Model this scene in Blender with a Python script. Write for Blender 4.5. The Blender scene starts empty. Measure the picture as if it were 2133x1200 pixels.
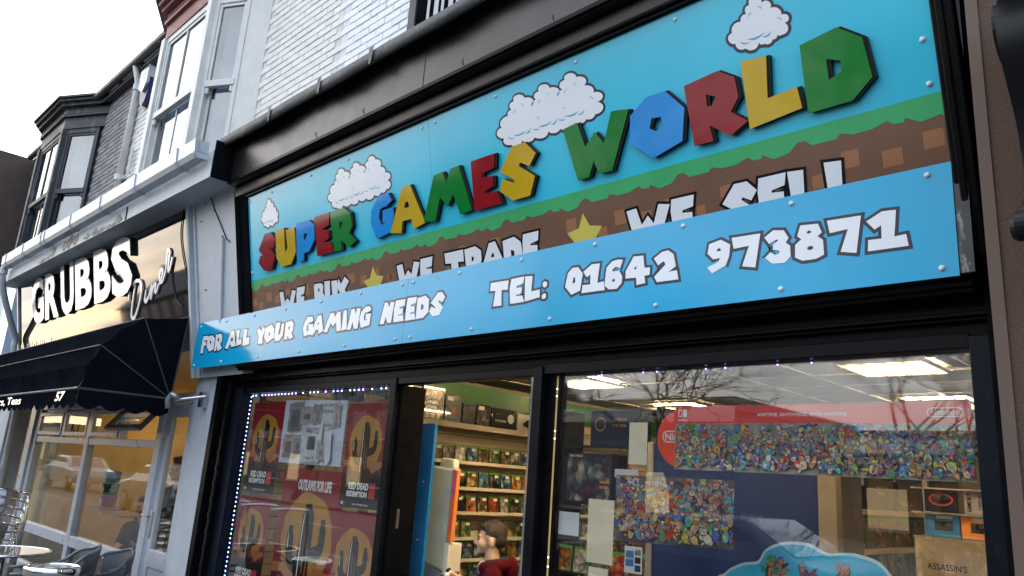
import bpy, bmesh, math, random, json
from mathutils import Vector, Matrix
from mathutils.geometry import tessellate_polygon
random.seed(7)
R_ = math.radians
sc = bpy.context.scene
COL = sc.collection

# ---------------------------------------------------------------- camera
EYE = Vector((0, 0, 1.55)); FPX = 1585.0; PITCH, ROLL, YAW = R_(14.15), R_(4.0), R_(45.45)
_f = Vector((-math.sin(YAW), math.cos(YAW), 0)); _r = Vector((math.cos(YAW), math.sin(YAW), 0)); _u = Vector((0, 0, 1))
_f2 = _f*math.cos(PITCH) + _u*math.sin(PITCH); _u2 = _u*math.cos(PITCH) - _f*math.sin(PITCH)
_r3 = _r*math.cos(ROLL) + _u2*math.sin(ROLL); _u3 = _u2*math.cos(ROLL) - _r*math.sin(ROLL)
cam = bpy.data.cameras.new('camera'); camo = bpy.data.objects.new('camera', cam); COL.objects.link(camo)
mw = Matrix.Identity(4)
for i in range(3):
    mw[i][0] = _r3[i]; mw[i][1] = _u3[i]; mw[i][2] = -_f2[i]; mw[i][3] = EYE[i]
camo.matrix_world = mw
cam.sensor_width = 36; cam.lens = FPX/2133*36; cam.clip_end = 600; cam.clip_start = .05
sc.camera = camo
def seen(p, m=150):            # is a point inside the frame, with a margin for a step to the side
    d = Vector(p) - EYE; z = d.dot(_f2)
    if z <= .1: return False
    x = 1066.5 + FPX*d.dot(_r3)/z; y = 600 - FPX*d.dot(_u3)/z
    return -m < x < 2133+m and -m < y < 1200+m

# ---------------------------------------------------------------- sky, sun, exposure
SUN_AZ = Vector((-.93, -.37, 0)).normalized(); SUN_EL = R_(7)
world = bpy.data.worlds.new('World'); sc.world = world; world.use_nodes = True
wn = world.node_tree; wn.nodes.clear()
def wnode(t, **k):
    n = wn.nodes.new(t)
    for a, b in k.items(): setattr(n, a, b)
    return n
sky = wnode('ShaderNodeTexSky', sky_type='NISHITA', sun_disc=False, sun_elevation=SUN_EL, altitude=20, air_density=1.0, dust_density=1.0, ozone_density=1.5)
sky.sun_rotation = math.atan2(SUN_AZ.x, SUN_AZ.y)
tc = wnode('ShaderNodeTexCoord'); sep = wnode('ShaderNodeSeparateXYZ'); wn.links.new(tc.outputs['Generated'], sep.inputs[0])
def wmath(op, a, b=None, c=None):
    n = wnode('ShaderNodeMath', operation=op)
    for i, v in enumerate((a, b, c)):
        if v is None: continue
        if isinstance(v, (int, float)): n.inputs[i].default_value = v
        else: wn.links.new(v, n.inputs[i])
    return n.outputs[0]
zc = wmath('ADD', wmath('MAXIMUM', sep.outputs['Z'], 0.0), .16)
cx = wmath('DIVIDE', sep.outputs['X'], zc); cy = wmath('DIVIDE', sep.outputs['Y'], zc)
cmb = wnode('ShaderNodeCombineXYZ'); wn.links.new(cx, cmb.inputs[0]); wn.links.new(cy, cmb.inputs[1])
cn = wnode('ShaderNodeTexNoise'); cn.inputs['Scale'].default_value = 1.15; cn.inputs['Detail'].default_value = 7; cn.inputs['Roughness'].default_value = .55
wn.links.new(cmb.outputs[0], cn.inputs['Vector'])
cr = wnode('ShaderNodeMapRange'); wn.links.new(cn.outputs[0], cr.inputs['Value'])
cr.inputs['From Min'].default_value = .37; cr.inputs['From Max'].default_value = .58; cr.inputs['To Min'].default_value = .62
# a low warm glow low down round the sun, grey-white cloud elsewhere
dotn = wnode('ShaderNodeVectorMath', operation='DOT_PRODUCT'); wn.links.new(tc.outputs['Generated'], dotn.inputs[0]); dotn.inputs[1].default_value = SUN_AZ
glow = wnode('ShaderNodeMapRange'); wn.links.new(dotn.outputs['Value'], glow.inputs['Value']); glow.inputs['From Min'].default_value = -.2; glow.inputs['From Max'].default_value = 1.0
ccol = wnode('ShaderNodeMix', data_type='RGBA'); wn.links.new(glow.outputs[0], ccol.inputs[0])
CLOUD_FAR, CLOUD_NEAR = (7.4, 8.8, 10.9, 1), (15.5, 15.6, 15.8, 1)
ccol.inputs[6].default_value = CLOUD_FAR; ccol.inputs[7].default_value = CLOUD_NEAR
low = wnode('ShaderNodeMapRange'); wn.links.new(sep.outputs['Z'], low.inputs['Value']); low.inputs['From Min'].default_value = 0; low.inputs['From Max'].default_value = .34
warm = wnode('ShaderNodeMix', data_type='RGBA', blend_type='MULTIPLY'); warm.inputs[0].default_value = 1
wcol = wnode('ShaderNodeMix', data_type='RGBA'); wn.links.new(low.outputs[0], wcol.inputs[0]); wcol.inputs[6].default_value = (.28, .255, .236, 1); wcol.inputs[7].default_value = (1, 1, 1, 1)
wn.links.new(ccol.outputs[2], warm.inputs[6]); wn.links.new(wcol.outputs[2], warm.inputs[7])
mixs = wnode('ShaderNodeMix', data_type='RGBA'); wn.links.new(cr.outputs[0], mixs.inputs[0]); wn.links.new(sky.outputs[0], mixs.inputs[6]); wn.links.new(warm.outputs[2], mixs.inputs[7])
bg = wnode('ShaderNodeBackground'); bg.inputs['Strength'].default_value = .14; wn.links.new(mixs.outputs[2], bg.inputs[0])
wo = wnode('ShaderNodeOutputWorld'); wn.links.new(bg.outputs[0], wo.inputs[0])

sun = bpy.data.lights.new('sun', 'SUN'); sun.energy = .5; sun.angle = R_(50); sun.color = (1, .90, .80)
suno = bpy.data.objects.new('sun', sun); COL.objects.link(suno)
sdir = -(SUN_AZ*math.cos(SUN_EL) + Vector((0, 0, math.sin(SUN_EL))))
suno.rotation_euler = sdir.to_track_quat('-Z', 'Y').to_euler(); suno.location = (-8, -5, 12)

sc.view_settings.view_transform = 'Standard'; sc.view_settings.look = 'None'; sc.view_settings.gamma = 1; sc.view_settings.use_curve_mapping = False
sc.view_settings.exposure = .74
sc.cycles.use_denoising = True; sc.cycles.max_bounces = 8; sc.cycles.transparent_max_bounces = 16; sc.cycles.glossy_bounces = 4; sc.cycles.diffuse_bounces = 3
sc.cycles.sample_clamp_indirect = 6; sc.cycles.caustics_reflective = False; sc.cycles.caustics_refractive = False

# ---------------------------------------------------------------- materials
MATS = {}
def _base(name):
    m = bpy.data.materials.new(name); m.use_nodes = True
    nt = m.node_tree; b = nt.nodes['Principled BSDF']
    MATS[name] = m
    return m, nt, b
def M(name, col, rough=.5, metal=0, var=.12, scale=6, bump=0, bscale=80, coat=0, spec=.5, rvar=.15, obj=0, dirt=None, sheen=0):
    """principled paint / plastic / metal with noise wear; obj = tint that differs from object to object"""
    if name in MATS: return MATS[name]
    m, nt, b = _base(name); L = nt.links.new
    t = nt.nodes.new('ShaderNodeTexCoord'); n = nt.nodes.new('ShaderNodeTexNoise'); n.inputs['Scale'].default_value = scale; n.inputs['Detail'].default_value = 5
    geo = nt.nodes.new('ShaderNodeNewGeometry')
    L(geo.outputs['Position'], n.inputs['Vector'])
    mr = nt.nodes.new('ShaderNodeMapRange'); L(n.outputs[0], mr.inputs[0]); mr.inputs[1].default_value = .3; mr.inputs[2].default_value = .7; mr.inputs[3].default_value = 1-var; mr.inputs[4].default_value = 1+var
    mul = nt.nodes.new('ShaderNodeMix'); mul.data_type = 'RGBA'; mul.blend_type = 'MULTIPLY'; mul.inputs[0].default_value = 1; mul.inputs[6].default_value = (*col, 1); L(mr.outputs[0], mul.inputs[7])
    out = mul.outputs[2]
    if obj:
        oi = nt.nodes.new('ShaderNodeObjectInfo'); m2 = nt.nodes.new('ShaderNodeMapRange'); L(oi.outputs['Random'], m2.inputs[0]); m2.inputs[3].default_value = 1-obj; m2.inputs[4].default_value = 1+obj
        mu = nt.nodes.new('ShaderNodeMix'); mu.data_type = 'RGBA'; mu.blend_type = 'MULTIPLY'; mu.inputs[0].default_value = 1; L(out, mu.inputs[6]); L(m2.outputs[0], mu.inputs[7]); out = mu.outputs[2]
    if dirt:                       # streaky stains / worn patches with a shape of their own
        dcol, amt, dsc = dirt
        mp = nt.nodes.new('ShaderNodeMapping'); mp.inputs['Scale'].default_value = (1, 1, .3); L(geo.outputs['Position'], mp.inputs[0])
        dn = nt.nodes.new('ShaderNodeTexNoise'); dn.inputs['Scale'].default_value = dsc; dn.inputs['Detail'].default_value = 9; dn.inputs['Roughness'].default_value = .68; L(mp.outputs[0], dn.inputs['Vector'])
        dm = nt.nodes.new('ShaderNodeMapRange'); L(dn.outputs[0], dm.inputs[0]); dm.inputs[1].default_value = .56; dm.inputs[2].default_value = .74; dm.inputs[4].default_value = amt
        mx = nt.nodes.new('ShaderNodeMix'); mx.data_type = 'RGBA'; L(dm.outputs[0], mx.inputs[0]); L(out, mx.inputs[6]); mx.inputs[7].default_value = (*dcol, 1); out = mx.outputs[2]
    L(out, b.inputs['Base Color'])
    r2 = nt.nodes.new('ShaderNodeMapRange'); L(n.outputs[0], r2.inputs[0]); r2.inputs[1].default_value = .3; r2.inputs[2].default_value = .7; r2.inputs[3].default_value = max(.02, rough*(1-rvar)); r2.inputs[4].default_value = min(1, rough*(1+rvar))
    L(r2.outputs[0], b.inputs['Roughness'])
    b.inputs['Metallic'].default_value = metal; b.inputs['Coat Weight'].default_value = coat; b.inputs['Coat Roughness'].default_value = .04; b.inputs['Specular IOR Level'].default_value = spec
    if sheen: b.inputs['Sheen Weight'].default_value = sheen
    if bump:
        bn = nt.nodes.new('ShaderNodeTexNoise'); bn.inputs['Scale'].default_value = bscale; bn.inputs['Detail'].default_value = 6; L(geo.outputs['Position'], bn.inputs['Vector'])
        bp = nt.nodes.new('ShaderNodeBump'); bp.inputs['Strength'].default_value = bump; bp.inputs['Distance'].default_value = .01; L(bn.outputs[0], bp.inputs['Height']); L(bp.outputs[0], b.inputs['Normal'])
        if coat: L(bp.outputs[0], b.inputs['Coat Normal'])
    return m
def EM(name, col, s):
    if name in MATS: return MATS[name]
    m, nt, b = _base(name); b.inputs['Base Color'].default_value = (*col, 1); b.inputs['Emission Color'].default_value = (*col, 1); b.inputs['Emission Strength'].default_value = s
    return m
def GLASS(name, tint=(1, 1, 1), boost=1.0, rough=0.0):
    m, nt, b = _base(name); L = nt.links.new; nt.nodes.remove(b)
    out = nt.nodes['Material Output']
    lw = nt.nodes.new('ShaderNodeLayerWeight'); lw.inputs['Blend'].default_value = .5
    p = nt.nodes.new('ShaderNodeMath'); p.operation = 'POWER'; L(lw.outputs['Facing'], p.inputs[0]); p.inputs[1].default_value = 4.2
    ma = nt.nodes.new('ShaderNodeMath'); ma.operation = 'MULTIPLY_ADD'; L(p.outputs[0], ma.inputs[0]); ma.inputs[1].default_value = .38; ma.inputs[2].default_value = .045*boost; ma.use_clamp = True
    tr = nt.nodes.new('ShaderNodeBsdfTransparent'); tr.inputs[0].default_value = (*tint, 1)
    gl = nt.nodes.new('ShaderNodeBsdfGlossy')
    geo = nt.nodes.new('ShaderNodeNewGeometry'); sm = nt.nodes.new('ShaderNodeTexNoise'); sm.inputs['Scale'].default_value = 2.2; sm.inputs['Detail'].default_value = 8; L(geo.outputs['Position'], sm.inputs['Vector'])   # smears
    rr = nt.nodes.new('ShaderNodeMapRange'); L(sm.outputs[0], rr.inputs[0]); rr.inputs[1].default_value = .45; rr.inputs[2].default_value = .75; rr.inputs[3].default_value = rough; rr.inputs[4].default_value = .07; L(rr.outputs[0], gl.inputs['Roughness'])
    mx = nt.nodes.new('ShaderNodeMixShader'); L(ma.outputs[0], mx.inputs[0]); L(tr.outputs[0], mx.inputs[1]); L(gl.outputs[0], mx.inputs[2]); L(mx.outputs[0], out.inputs[0])
    return m
def ART(name, cols, scale=6, seed=0, rough=.3, stretch=(1, 1, 1), dist=.6, coat=.3):
    """generic printed colour patches: warped cells in a palette, different on every object"""
    if name in MATS: return MATS[name]
    m, nt, b = _base(name); L = nt.links.new
    t = nt.nodes.new('ShaderNodeTexCoord'); oi = nt.nodes.new('ShaderNodeObjectInfo')
    sc_ = nt.nodes.new('ShaderNodeVectorMath'); sc_.operation = 'MULTIPLY_ADD'; L(t.outputs['Object'], sc_.inputs[0]); sc_.inputs[1].default_value = stretch
    mu = nt.nodes.new('ShaderNodeMath'); mu.operation = 'MULTIPLY_ADD'; L(oi.outputs['Random'], mu.inputs[0]); mu.inputs[1].default_value = 91.7; mu.inputs[2].default_value = seed
    L(mu.outputs[0], sc_.inputs[2])
    nz = nt.nodes.new('ShaderNodeTexNoise'); nz.inputs['Scale'].default_value = scale*.7; nz.inputs['Detail'].default_value = 4; nz.inputs['Distortion'].default_value = dist*2; L(sc_.outputs[0], nz.inputs['Vector'])
    ad = nt.nodes.new('ShaderNodeVectorMath'); ad.operation = 'MULTIPLY_ADD'; L(nz.outputs['Color'], ad.inputs[0]); ad.inputs[1].default_value = (dist/scale*2.2,)*3; L(sc_.outputs[0], ad.inputs[2])
    vo = nt.nodes.new('ShaderNodeTexVoronoi'); vo.inputs['Scale'].default_value = scale; L(ad.outputs[0], vo.inputs['Vector'])
    sp = nt.nodes.new('ShaderNodeSeparateColor'); L(vo.outputs['Color'], sp.inputs[0])
    mx_ = nt.nodes.new('ShaderNodeMath'); mx_.operation = 'MULTIPLY_ADD'; L(nz.outputs[0], mx_.inputs[0]); mx_.inputs[1].default_value = .55; L(sp.outputs[0], mx_.inputs[2])
    fr = nt.nodes.new('ShaderNodeMath'); fr.operation = 'FRACT'; L(mx_.outputs[0], fr.inputs[0])
    rp = nt.nodes.new('ShaderNodeValToRGB'); L(fr.outputs[0], rp.inputs[0]); e = rp.color_ramp.elements
    while len(e) > 1: e.remove(e[0])
    for i, c in enumerate(cols):
        q = e[0] if i == 0 else e.new(i/len(cols)); q.position = i/len(cols); q.color = (*c, 1)
    vd = nt.nodes.new('ShaderNodeMapRange'); L(vo.outputs['Distance'], vd.inputs[0]); vd.inputs[2].default_value = .7; vd.inputs[3].default_value = 1.15; vd.inputs[4].default_value = .35
    mul = nt.nodes.new('ShaderNodeMix'); mul.data_type = 'RGBA'; mul.blend_type = 'MULTIPLY'; mul.inputs[0].default_value = 1; L(rp.outputs[0], mul.inputs[6]); L(vd.outputs[0], mul.inputs[7])
    L(mul.outputs[2], b.inputs['Base Color']); b.inputs['Roughness'].default_value = rough; b.inputs['Coat Weight'].default_value = coat
    return m

# ---------------------------------------------------------------- geometry helpers
class MB:
    def __init__(s): s.v = []; s.f = []; s.m = []
    def add(s, vs, fs, mi=0):
        o = len(s.v); s.v += [tuple(v) for v in vs]; s.f += [tuple(i+o for i in f) for f in fs]; s.m += [mi]*len(fs); return s
    def box(s, x0, x1, y0, y1, z0, z1, mi=0, mat=None):
        v = [Vector((x, y, z)) for z in (z0, z1) for y in (y0, y1) for x in (x0, x1)]
        if mat: v = [mat @ q for q in v]
        return s.add(v, [(0, 2, 3, 1), (4, 5, 7, 6), (0, 1, 5, 4), (2, 6, 7, 3), (0, 4, 6, 2), (1, 3, 7, 5)], mi)
    def prism(s, outer, holes, fr, d0, d1, mi=0, mside=None):
        """polygon in frame fr=(O,U,V,N) from offset d0 to d1 along N"""
        O, U, V, N = fr
        loops = [outer]+list(holes)
        tris = tessellate_polygon([[Vector((p[0], p[1], 0)) for p in l] for l in loops])
        flat = [p for l in loops for p in l]; n = len(flat)
        vs = [O+U*p[0]+V*p[1]+N*d for d in (d0, d1) for p in flat]
        nn = U.cross(V).dot(N)
        def area(t): a, b, c = [flat[i] for i in t]; return (b[0]-a[0])*(c[1]-a[1])-(c[0]-a[0])*(b[1]-a[1])
        fr_, bk = [], []
        for t in tris:
            if (area(t) > 0) != (nn > 0): t = t[::-1]
            fr_.append(tuple(i+n for i in t)); bk.append(tuple(t[::-1]))
        s.add(vs, fr_+bk, mi)
        off = 0; sides = []
        for l in loops:
            k = len(l)
            for i in range(k): a = off+i; b = off+(i+1) % k; sides.append((a, b, b+n, a+n))
            off += k
        o = len(s.v)-2*n
        s.f += [tuple(i+o for i in f) for f in sides]; s.m += [mi if mside is None else mside]*len(sides)
        return s
    def sheet(s, outer, holes, fr, d, mi=0):
        O, U, V, N = fr; loops = [outer]+list(holes)
        tris = tessellate_polygon([[Vector((p[0], p[1], 0)) for p in l] for l in loops]); flat = [p for l in loops for p in l]
        nn = U.cross(V).dot(N)
        def area(t): a, b, c = [flat[i] for i in t]; return (b[0]-a[0])*(c[1]-a[1])-(c[0]-a[0])*(b[1]-a[1])
        return s.add([O+U*p[0]+V*p[1]+N*d for p in flat], [t if (area(t) > 0) == (nn > 0) else t[::-1] for t in tris], mi)
    def tube(s, pts, r, n=8, mi=0, closed=False, caps=True):
        pts = [Vector(p) for p in pts]; k = len(pts); rings = []
        rr = r if isinstance(r, (list, tuple)) else [r]*k
        up = None
        for i, p in enumerate(pts):
            a = pts[(i-1) % k] if closed or i > 0 else p; b = pts[(i+1) % k] if closed or i < k-1 else p
            t = (b-a).normalized()
            if up is None: up = Vector((0, 0, 1)) if abs(t.z) < .9 else Vector((1, 0, 0))
            x = t.cross(up).normalized(); y = x.cross(t).normalized(); up = y
            rings.append([p+(x*math.cos(2*math.pi*j/n)+y*math.sin(2*math.pi*j/n))*rr[i] for j in range(n)])
        vs = [q for r_ in rings for q in r_]; fs = []
        for i in range(k if closed else k-1):
            for j in range(n):
                a = i*n+j; b = i*n+(j+1) % n; c = ((i+1) % k)*n+(j+1) % n; d = ((i+1) % k)*n+j
                fs.append((a, b, c, d))
        if caps and not closed: fs.append(tuple(range(n))[::-1]); fs.append(tuple((k-1)*n+j for j in range(n)))
        return s.add(vs, fs, mi)
    def lathe(s, prof, c, n=24, axis='z', mi=0):
        c = Vector(c); vs = []
        for r, h in prof:
            for j in range(n):
                a = 2*math.pi*j/n
                p = Vector((r*math.cos(a), r*math.sin(a), h))
                if axis == 'y': p = Vector((p.x, h, p.y))
                if axis == 'x': p = Vector((h, p.x, p.y))
                vs.append(c+p)
        fs = []
        for i in range(len(prof)-1):
            for j in range(n): fs.append((i*n+j, i*n+(j+1) % n, (i+1)*n+(j+1) % n, (i+1)*n+j))
        return s.add(vs, fs, mi)
    def ell(s, c, r, mat=None, n=14, m=9, mi=0):
        vs = []; c = Vector(c)
        for i in range(m+1):
            th = math.pi*i/m
            for j in range(n):
                a = 2*math.pi*j/n; p = Vector((r[0]*math.sin(th)*math.cos(a), r[1]*math.sin(th)*math.sin(a), r[2]*math.cos(th)))
                if mat: p = mat @ p
                vs.append(c+p)
        fs = [(i*n+j, (i+1)*n+j, (i+1)*n+(j+1) % n, i*n+(j+1) % n) for i in range(m) for j in range(n)]
        return s.add(vs, fs, mi)
    def mesh(s, name, mats, smooth=False):
        me = bpy.data.meshes.new(name); me.from_pydata(s.v, [], s.f)
        for m in (mats if isinstance(mats, (list, tuple)) else [mats]): me.materials.append(m)
        if any(s.m): me.polygons.foreach_set('material_index', s.m)
        if smooth: me.polygons.foreach_set('use_smooth', [True]*len(me.polygons))
        me.update(); return me
    def build(s, name, mats, parent=None, smooth=False, bevel=0, seg=2):
        o = bpy.data.objects.new(name, s.mesh(name, mats, smooth)); COL.objects.link(o)
        if parent: o.parent = parent; o.matrix_parent_inverse = parent.matrix_basis.inverted()
        if bevel: md = o.modifiers.new('bevel', 'BEVEL'); md.width = bevel; md.segments = seg; md.limit_method = 'ANGLE'; md.angle_limit = R_(35)
        return o
def box(name, x0, x1, y0, y1, z0, z1, mat, parent=None, bevel=0):
    return MB().box(min(x0, x1), max(x0, x1), min(y0, y1), max(y0, y1), min(z0, z1), max(z0, z1)).build(name, mat, parent, bevel=bevel)
def tag(o, label=None, cat=None, group=None, kind=None):
    if label: o['label'] = label
    if cat: o['category'] = cat
    if group: o['group'] = group
    if kind: o['kind'] = kind
    return o
def thing(name, label, cat, loc=(0, 0, 0), group=None):
    o = bpy.data.objects.new(name, None); o.empty_display_size = .1; o.location = loc; COL.objects.link(o); return tag(o, label, cat, group)
def struct(o): o['kind'] = 'structure'; return o
def copy_tree(o, parent=None):
    c = o.copy(); COL.objects.link(c); c.parent = parent
    if parent: c.matrix_parent_inverse = o.matrix_parent_inverse.copy()
    for ch in o.children: copy_tree(ch, c)
    return c
X_, Y_, Z_ = Vector((1, 0, 0)), Vector((0, 1, 0)), Vector((0, 0, 1))
def wallframe(y, x=0, z=0): return (Vector((x, y, z)), X_, Z_, -Y_)      # vertical plane facing the street
def sideframe(x): return (Vector((x, 0, 0)), Y_, Z_, X_)                 # vertical plane facing +X
def offset_poly(p, w, lim=2.2):
    n = len(p); A = sum(p[i][0]*p[(i+1) % n][1]-p[(i+1) % n][0]*p[i][1] for i in range(n)); sg = 1 if A > 0 else -1; out = []
    for i in range(n):
        a, b, c = Vector(p[i-1][:2]), Vector(p[i][:2]), Vector(p[(i+1) % n][:2])
        d1 = (b-a); d2 = (c-b)
        if d1.length < 1e-9 or d2.length < 1e-9: out.append(tuple(b)); continue
        n1 = Vector((d1.y, -d1.x)).normalized()*sg; n2 = Vector((d2.y, -d2.x)).normalized()*sg
        m = n1+n2
        if m.length < 1e-6: m = n1
        m.normalize(); k = min(1/max(m.dot(n1), .2), lim); out.append(tuple(b+m*w*k))
    return out
_tc = {}
def textmesh(body, bold=0.0, shear=0.0):
    key = (body, bold, shear)
    if key in _tc: return _tc[key]
    cu = bpy.data.curves.new('txt', 'FONT'); cu.body = body; cu.size = 1; cu.offset = bold; cu.shear = shear; cu.resolution_u = 3
    o = bpy.data.objects.new('txt', cu); COL.objects.link(o)
    dg = bpy.context.evaluated_depsgraph_get(); me = bpy.data.meshes.new_from_object(o.evaluated_get(dg))
    vs = [v.co.copy() for v in me.vertices]; fs = [tuple(p.vertices) for p in me.polygons]
    bpy.data.objects.remove(o); bpy.data.curves.remove(cu); bpy.data.meshes.remove(me)
    x0 = min(v.x for v in vs); x1 = max(v.x for v in vs); y0 = min(v.y for v in vs); y1 = max(v.y for v in vs)
    vs = [((v.x-x0)/(x1-x0), (v.y-y0)/(y1-y0)) for v in vs]
    _tc[key] = (vs, fs); return _tc[key]
def text(name, body, fr, u0, u1, v0, v1, d, mat, parent=None, bold=.02, depth=0, shear=0, side=None, warp=None):
    """lettering fitted to a rectangle of a plane; warp(u,v) may bend it"""
    vs, fs = textmesh(body, bold, shear); O, U, V, N = fr; mb = MB(); flip = U.cross(V).dot(N) < 0
    def P(p, dd):
        a = u0+(u1-u0)*p[0]; b = v0+(v1-v0)*p[1]
        if warp: a, b = warp(a, b)
        return O+U*a+V*b+N*dd
    mb.add([P(p, d+depth) for p in vs], [f[::-1] if flip else f for f in fs])
    if depth:
        n = len(vs); ec = {}
        for f in fs:
            for i in range(len(f)):
                a, b = f[i], f[(i+1) % len(f)]; ec[(a, b)] = 1
        bd = [(a, b) for a, b in ec if (b, a) not in ec]
        mb.add([P(p, d+depth) for p in vs]+[P(p, d) for p in vs], [(a, a+n, b+n, b) if not flip else (a, b, b+n, a+n) for a, b in bd], 1 if side else 0)
    return mb.build(name, [mat, side] if side else mat, parent)
def smooth_path(pts, n=6, closed=False):
    pts = [Vector(p) for p in pts]; out = []; k = len(pts)
    for i in range(k if closed else k-1):
        p0 = pts[(i-1) % k] if closed or i > 0 else pts[i]; p1 = pts[i]; p2 = pts[(i+1) % k]; p3 = pts[(i+2) % k] if closed or i+2 < k else p2
        for j in range(n):
            t = j/n; out.append(.5*((2*p1)+(p2-p0)*t+(2*p0-5*p1+4*p2-p3)*t*t+(3*p1-p0-3*p2+p3)*t**3))
    if not closed: out.append(pts[-1])
    return out

# ---------------------------------------------------------------- palette
BLACK = M('black_gloss_paint', (.004, .004, .005), .30, var=.3, bump=.05, bscale=35, spec=.06, dirt=((.010, .009, .009), .3, 9))
BLACK_BOARD = M('black_fascia_board', (.014, .012, .012), .30, var=.25, bump=.10, bscale=70, spec=.35, dirt=((.035, .026, .021), .3, 5))
BLACK_MATT = M('black_matt_paint', (.006, .007, .009), .6, var=.3, spec=0.0, dirt=((.03, .026, .024), .3, 10))
FRAME_AL = M('dark_bronze_frame', (.004, .005, .007), .36, spec=.10, var=.2, bump=.05)
LEAD = M('weathered_lead', (.06, .065, .07), .6, var=.4, scale=9, bump=.5, bscale=30, dirt=((.22, .23, .24), .6, 7))
WHITE_PVC = M('white_gutter_plastic', (.50, .545, .59), .35, var=.08, dirt=((.30, .31, .32), .35, 6))
WHITE_PAINT = M('white_masonry_paint', (.43, .475, .53), .55, var=.08, bump=.12, bscale=40, dirt=((.24, .25, .27), .5, 4))
WHITE_ALU = M('white_aluminium', (.46, .50, .56), .3, var=.06, dirt=((.3, .31, .33), .3, 7))
CREAM_BRICK = M('cream_painted_brick', (.74, .74, .72), .7, var=.06, bump=.25, bscale=45, obj=.04, dirt=((.45, .43, .38), .6, 2.2))
WHITE_BRICK = M('white_painted_brick', (.78, .81, .85), .7, var=.05, bump=.25, bscale=45, obj=.04, dirt=((.48, .48, .49), .5, 2.2))
GREY_BRICK = M('grey_painted_brick', (.20, .20, .22), .75, var=.25, bump=.4, bscale=45, obj=.25, dirt=((.42, .42, .43), .6, 3))
CREAM_JOINT = M('cream_painted_joint', (.62, .62, .60), .85, bump=.3)
WHITE_JOINT = M('white_painted_joint', (.66, .69, .73), .85, bump=.3)
GREY_JOINT = M('grey_painted_joint', (.13, .13, .145), .85, bump=.3)
CREAM_WOOD = M('cream_window_paint', (.62, .62, .60), .5, var=.08, bump=.06, dirt=((.36, .35, .32), .4, 8))
RED_WOOD = M('faded_red_paint', (.26, .10, .10), .6, var=.15, bump=.15, dirt=((.38, .26, .25), .5, 5))
DARK_WOOD = M('flaking_dark_paint', (.030, .034, .044), .6, var=.4, bump=.4, bscale=30, dirt=((.30, .31, .32), .55, 9))
SLATE = M('slate_roof', (.05, .05, .055), .6, bump=.3)
BROWN_WALL = M('brown_render', (.080, .045, .030), .85, var=.15, bump=.4, bscale=120)
BROWN_DARK = M('brown_brick_flank', (.075, .052, .045), .85, var=.25, bump=.5, bscale=60)
LAMP_BLACK = M('black_iron', (.008, .009, .011), .4, var=.2, spec=.2)
PANE = GLASS('shop_glass', (.97, .985, .98), 2.8)
PANE_UP = GLASS('upstairs_glass', (.75, .80, .82), 4)
CURTAIN = M('net_curtain', (.42, .50, .62), .9, var=.05)
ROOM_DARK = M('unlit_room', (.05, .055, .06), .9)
CHROME = M('polished_metal', (.72, .72, .74), .14, metal=1, var=.05)
STEEL = M('brushed_steel', (.55, .56, .58), .3, metal=1, var=.08)
SIGN_BLUE = M('sign_sky_blue_vinyl', (.026, .46, .65), .16, var=.05, scale=2, spec=.4, dirt=((.022, .37, .52), .35, 4))
PANEL_BLUE = M('panel_blue_vinyl', (.005, .32, .57), .12, var=.05, scale=2, spec=.35, dirt=((.005, .27, .48), .35, 5))
GRASS_GREEN = M('printed_grass_green', (.035, .34, .12), .2, var=.03)
EARTH = M('printed_earth_brown', (.145, .075, .048), .2, var=.04)
EARTH_LT = M('printed_light_brown', (.28, .125, .062), .2, var=.04)
STAR_Y = M('printed_star_yellow', (.50, .46, .09), .2, var=.03)
PRINT_W = M('printed_white', (.66, .70, .76), .2, var=.03)
PRINT_K = M('printed_black', (.006, .007, .011), .2, spec=.2)
PRINT_NAVY = M('printed_dark_navy', (.014, .017, .036), .14, spec=.3)
PRINT_CY = M('printed_cloud_shade', (.03, .36, .52), .2)
ACR = {'red': M('red_acrylic', (.23, .008, .014), .06, var=.06, spec=.35), 'yellow': M('yellow_acrylic', (.47, .31, .014), .06, var=.06, spec=.35),
       'blue': M('blue_acrylic', (.012, .23, .60), .06, var=.06, spec=.35), 'green': M('green_acrylic', (.003, .16, .024), .06, var=.06, spec=.35)}
ACR_K = M('black_acrylic_return', (.004, .004, .005), .3, spec=.15)
SCREW = M('white_screw_cap', (.62, .64, .67), .35)
WOOD_PIECE = M('light_wood', (.35, .22, .10), .5)

# ---------------------------------------------------------------- ground
struct(box('pavement', -60, 25, -1.9, 3.3, -.3, 0, M('pavement_slabs', (.11, .108, .105), .8, var=.25, scale=2, bump=.3)))
struct(box('kerb', -60, 25, -2.08, -1.9, -.3, .004, M('kerb_stone', (.24, .235, .23), .8, bump=.3)))
struct(box('road', -90, 60, -11.5, -2.08, -.4, -.12, M('asphalt', (.05, .05, .052), .75, var=.25, scale=3, bump=.5, bscale=150)))
struct(box('far_pavement', -120, 80, -60, -11.5, -.4, 0, M('pavement_far', (.055, .06, .05), .85, var=.2, scale=1.5, bump=.3)))
struct(box('ground', -280, 260, -280, 280, -.8, -.42, M('ground_earth', (.09, .09, .08), .9, var=.3, scale=.4)))
for k in range(9):
    tag(box('lane_marking', -46+k*6, -43.5+k*6, -6.8, -6.68, -.119, -.114, M('road_paint', (.6, .6, .58), .7, dirt=((.1, .1, .1), .6, 8))), kind='structure')

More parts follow.
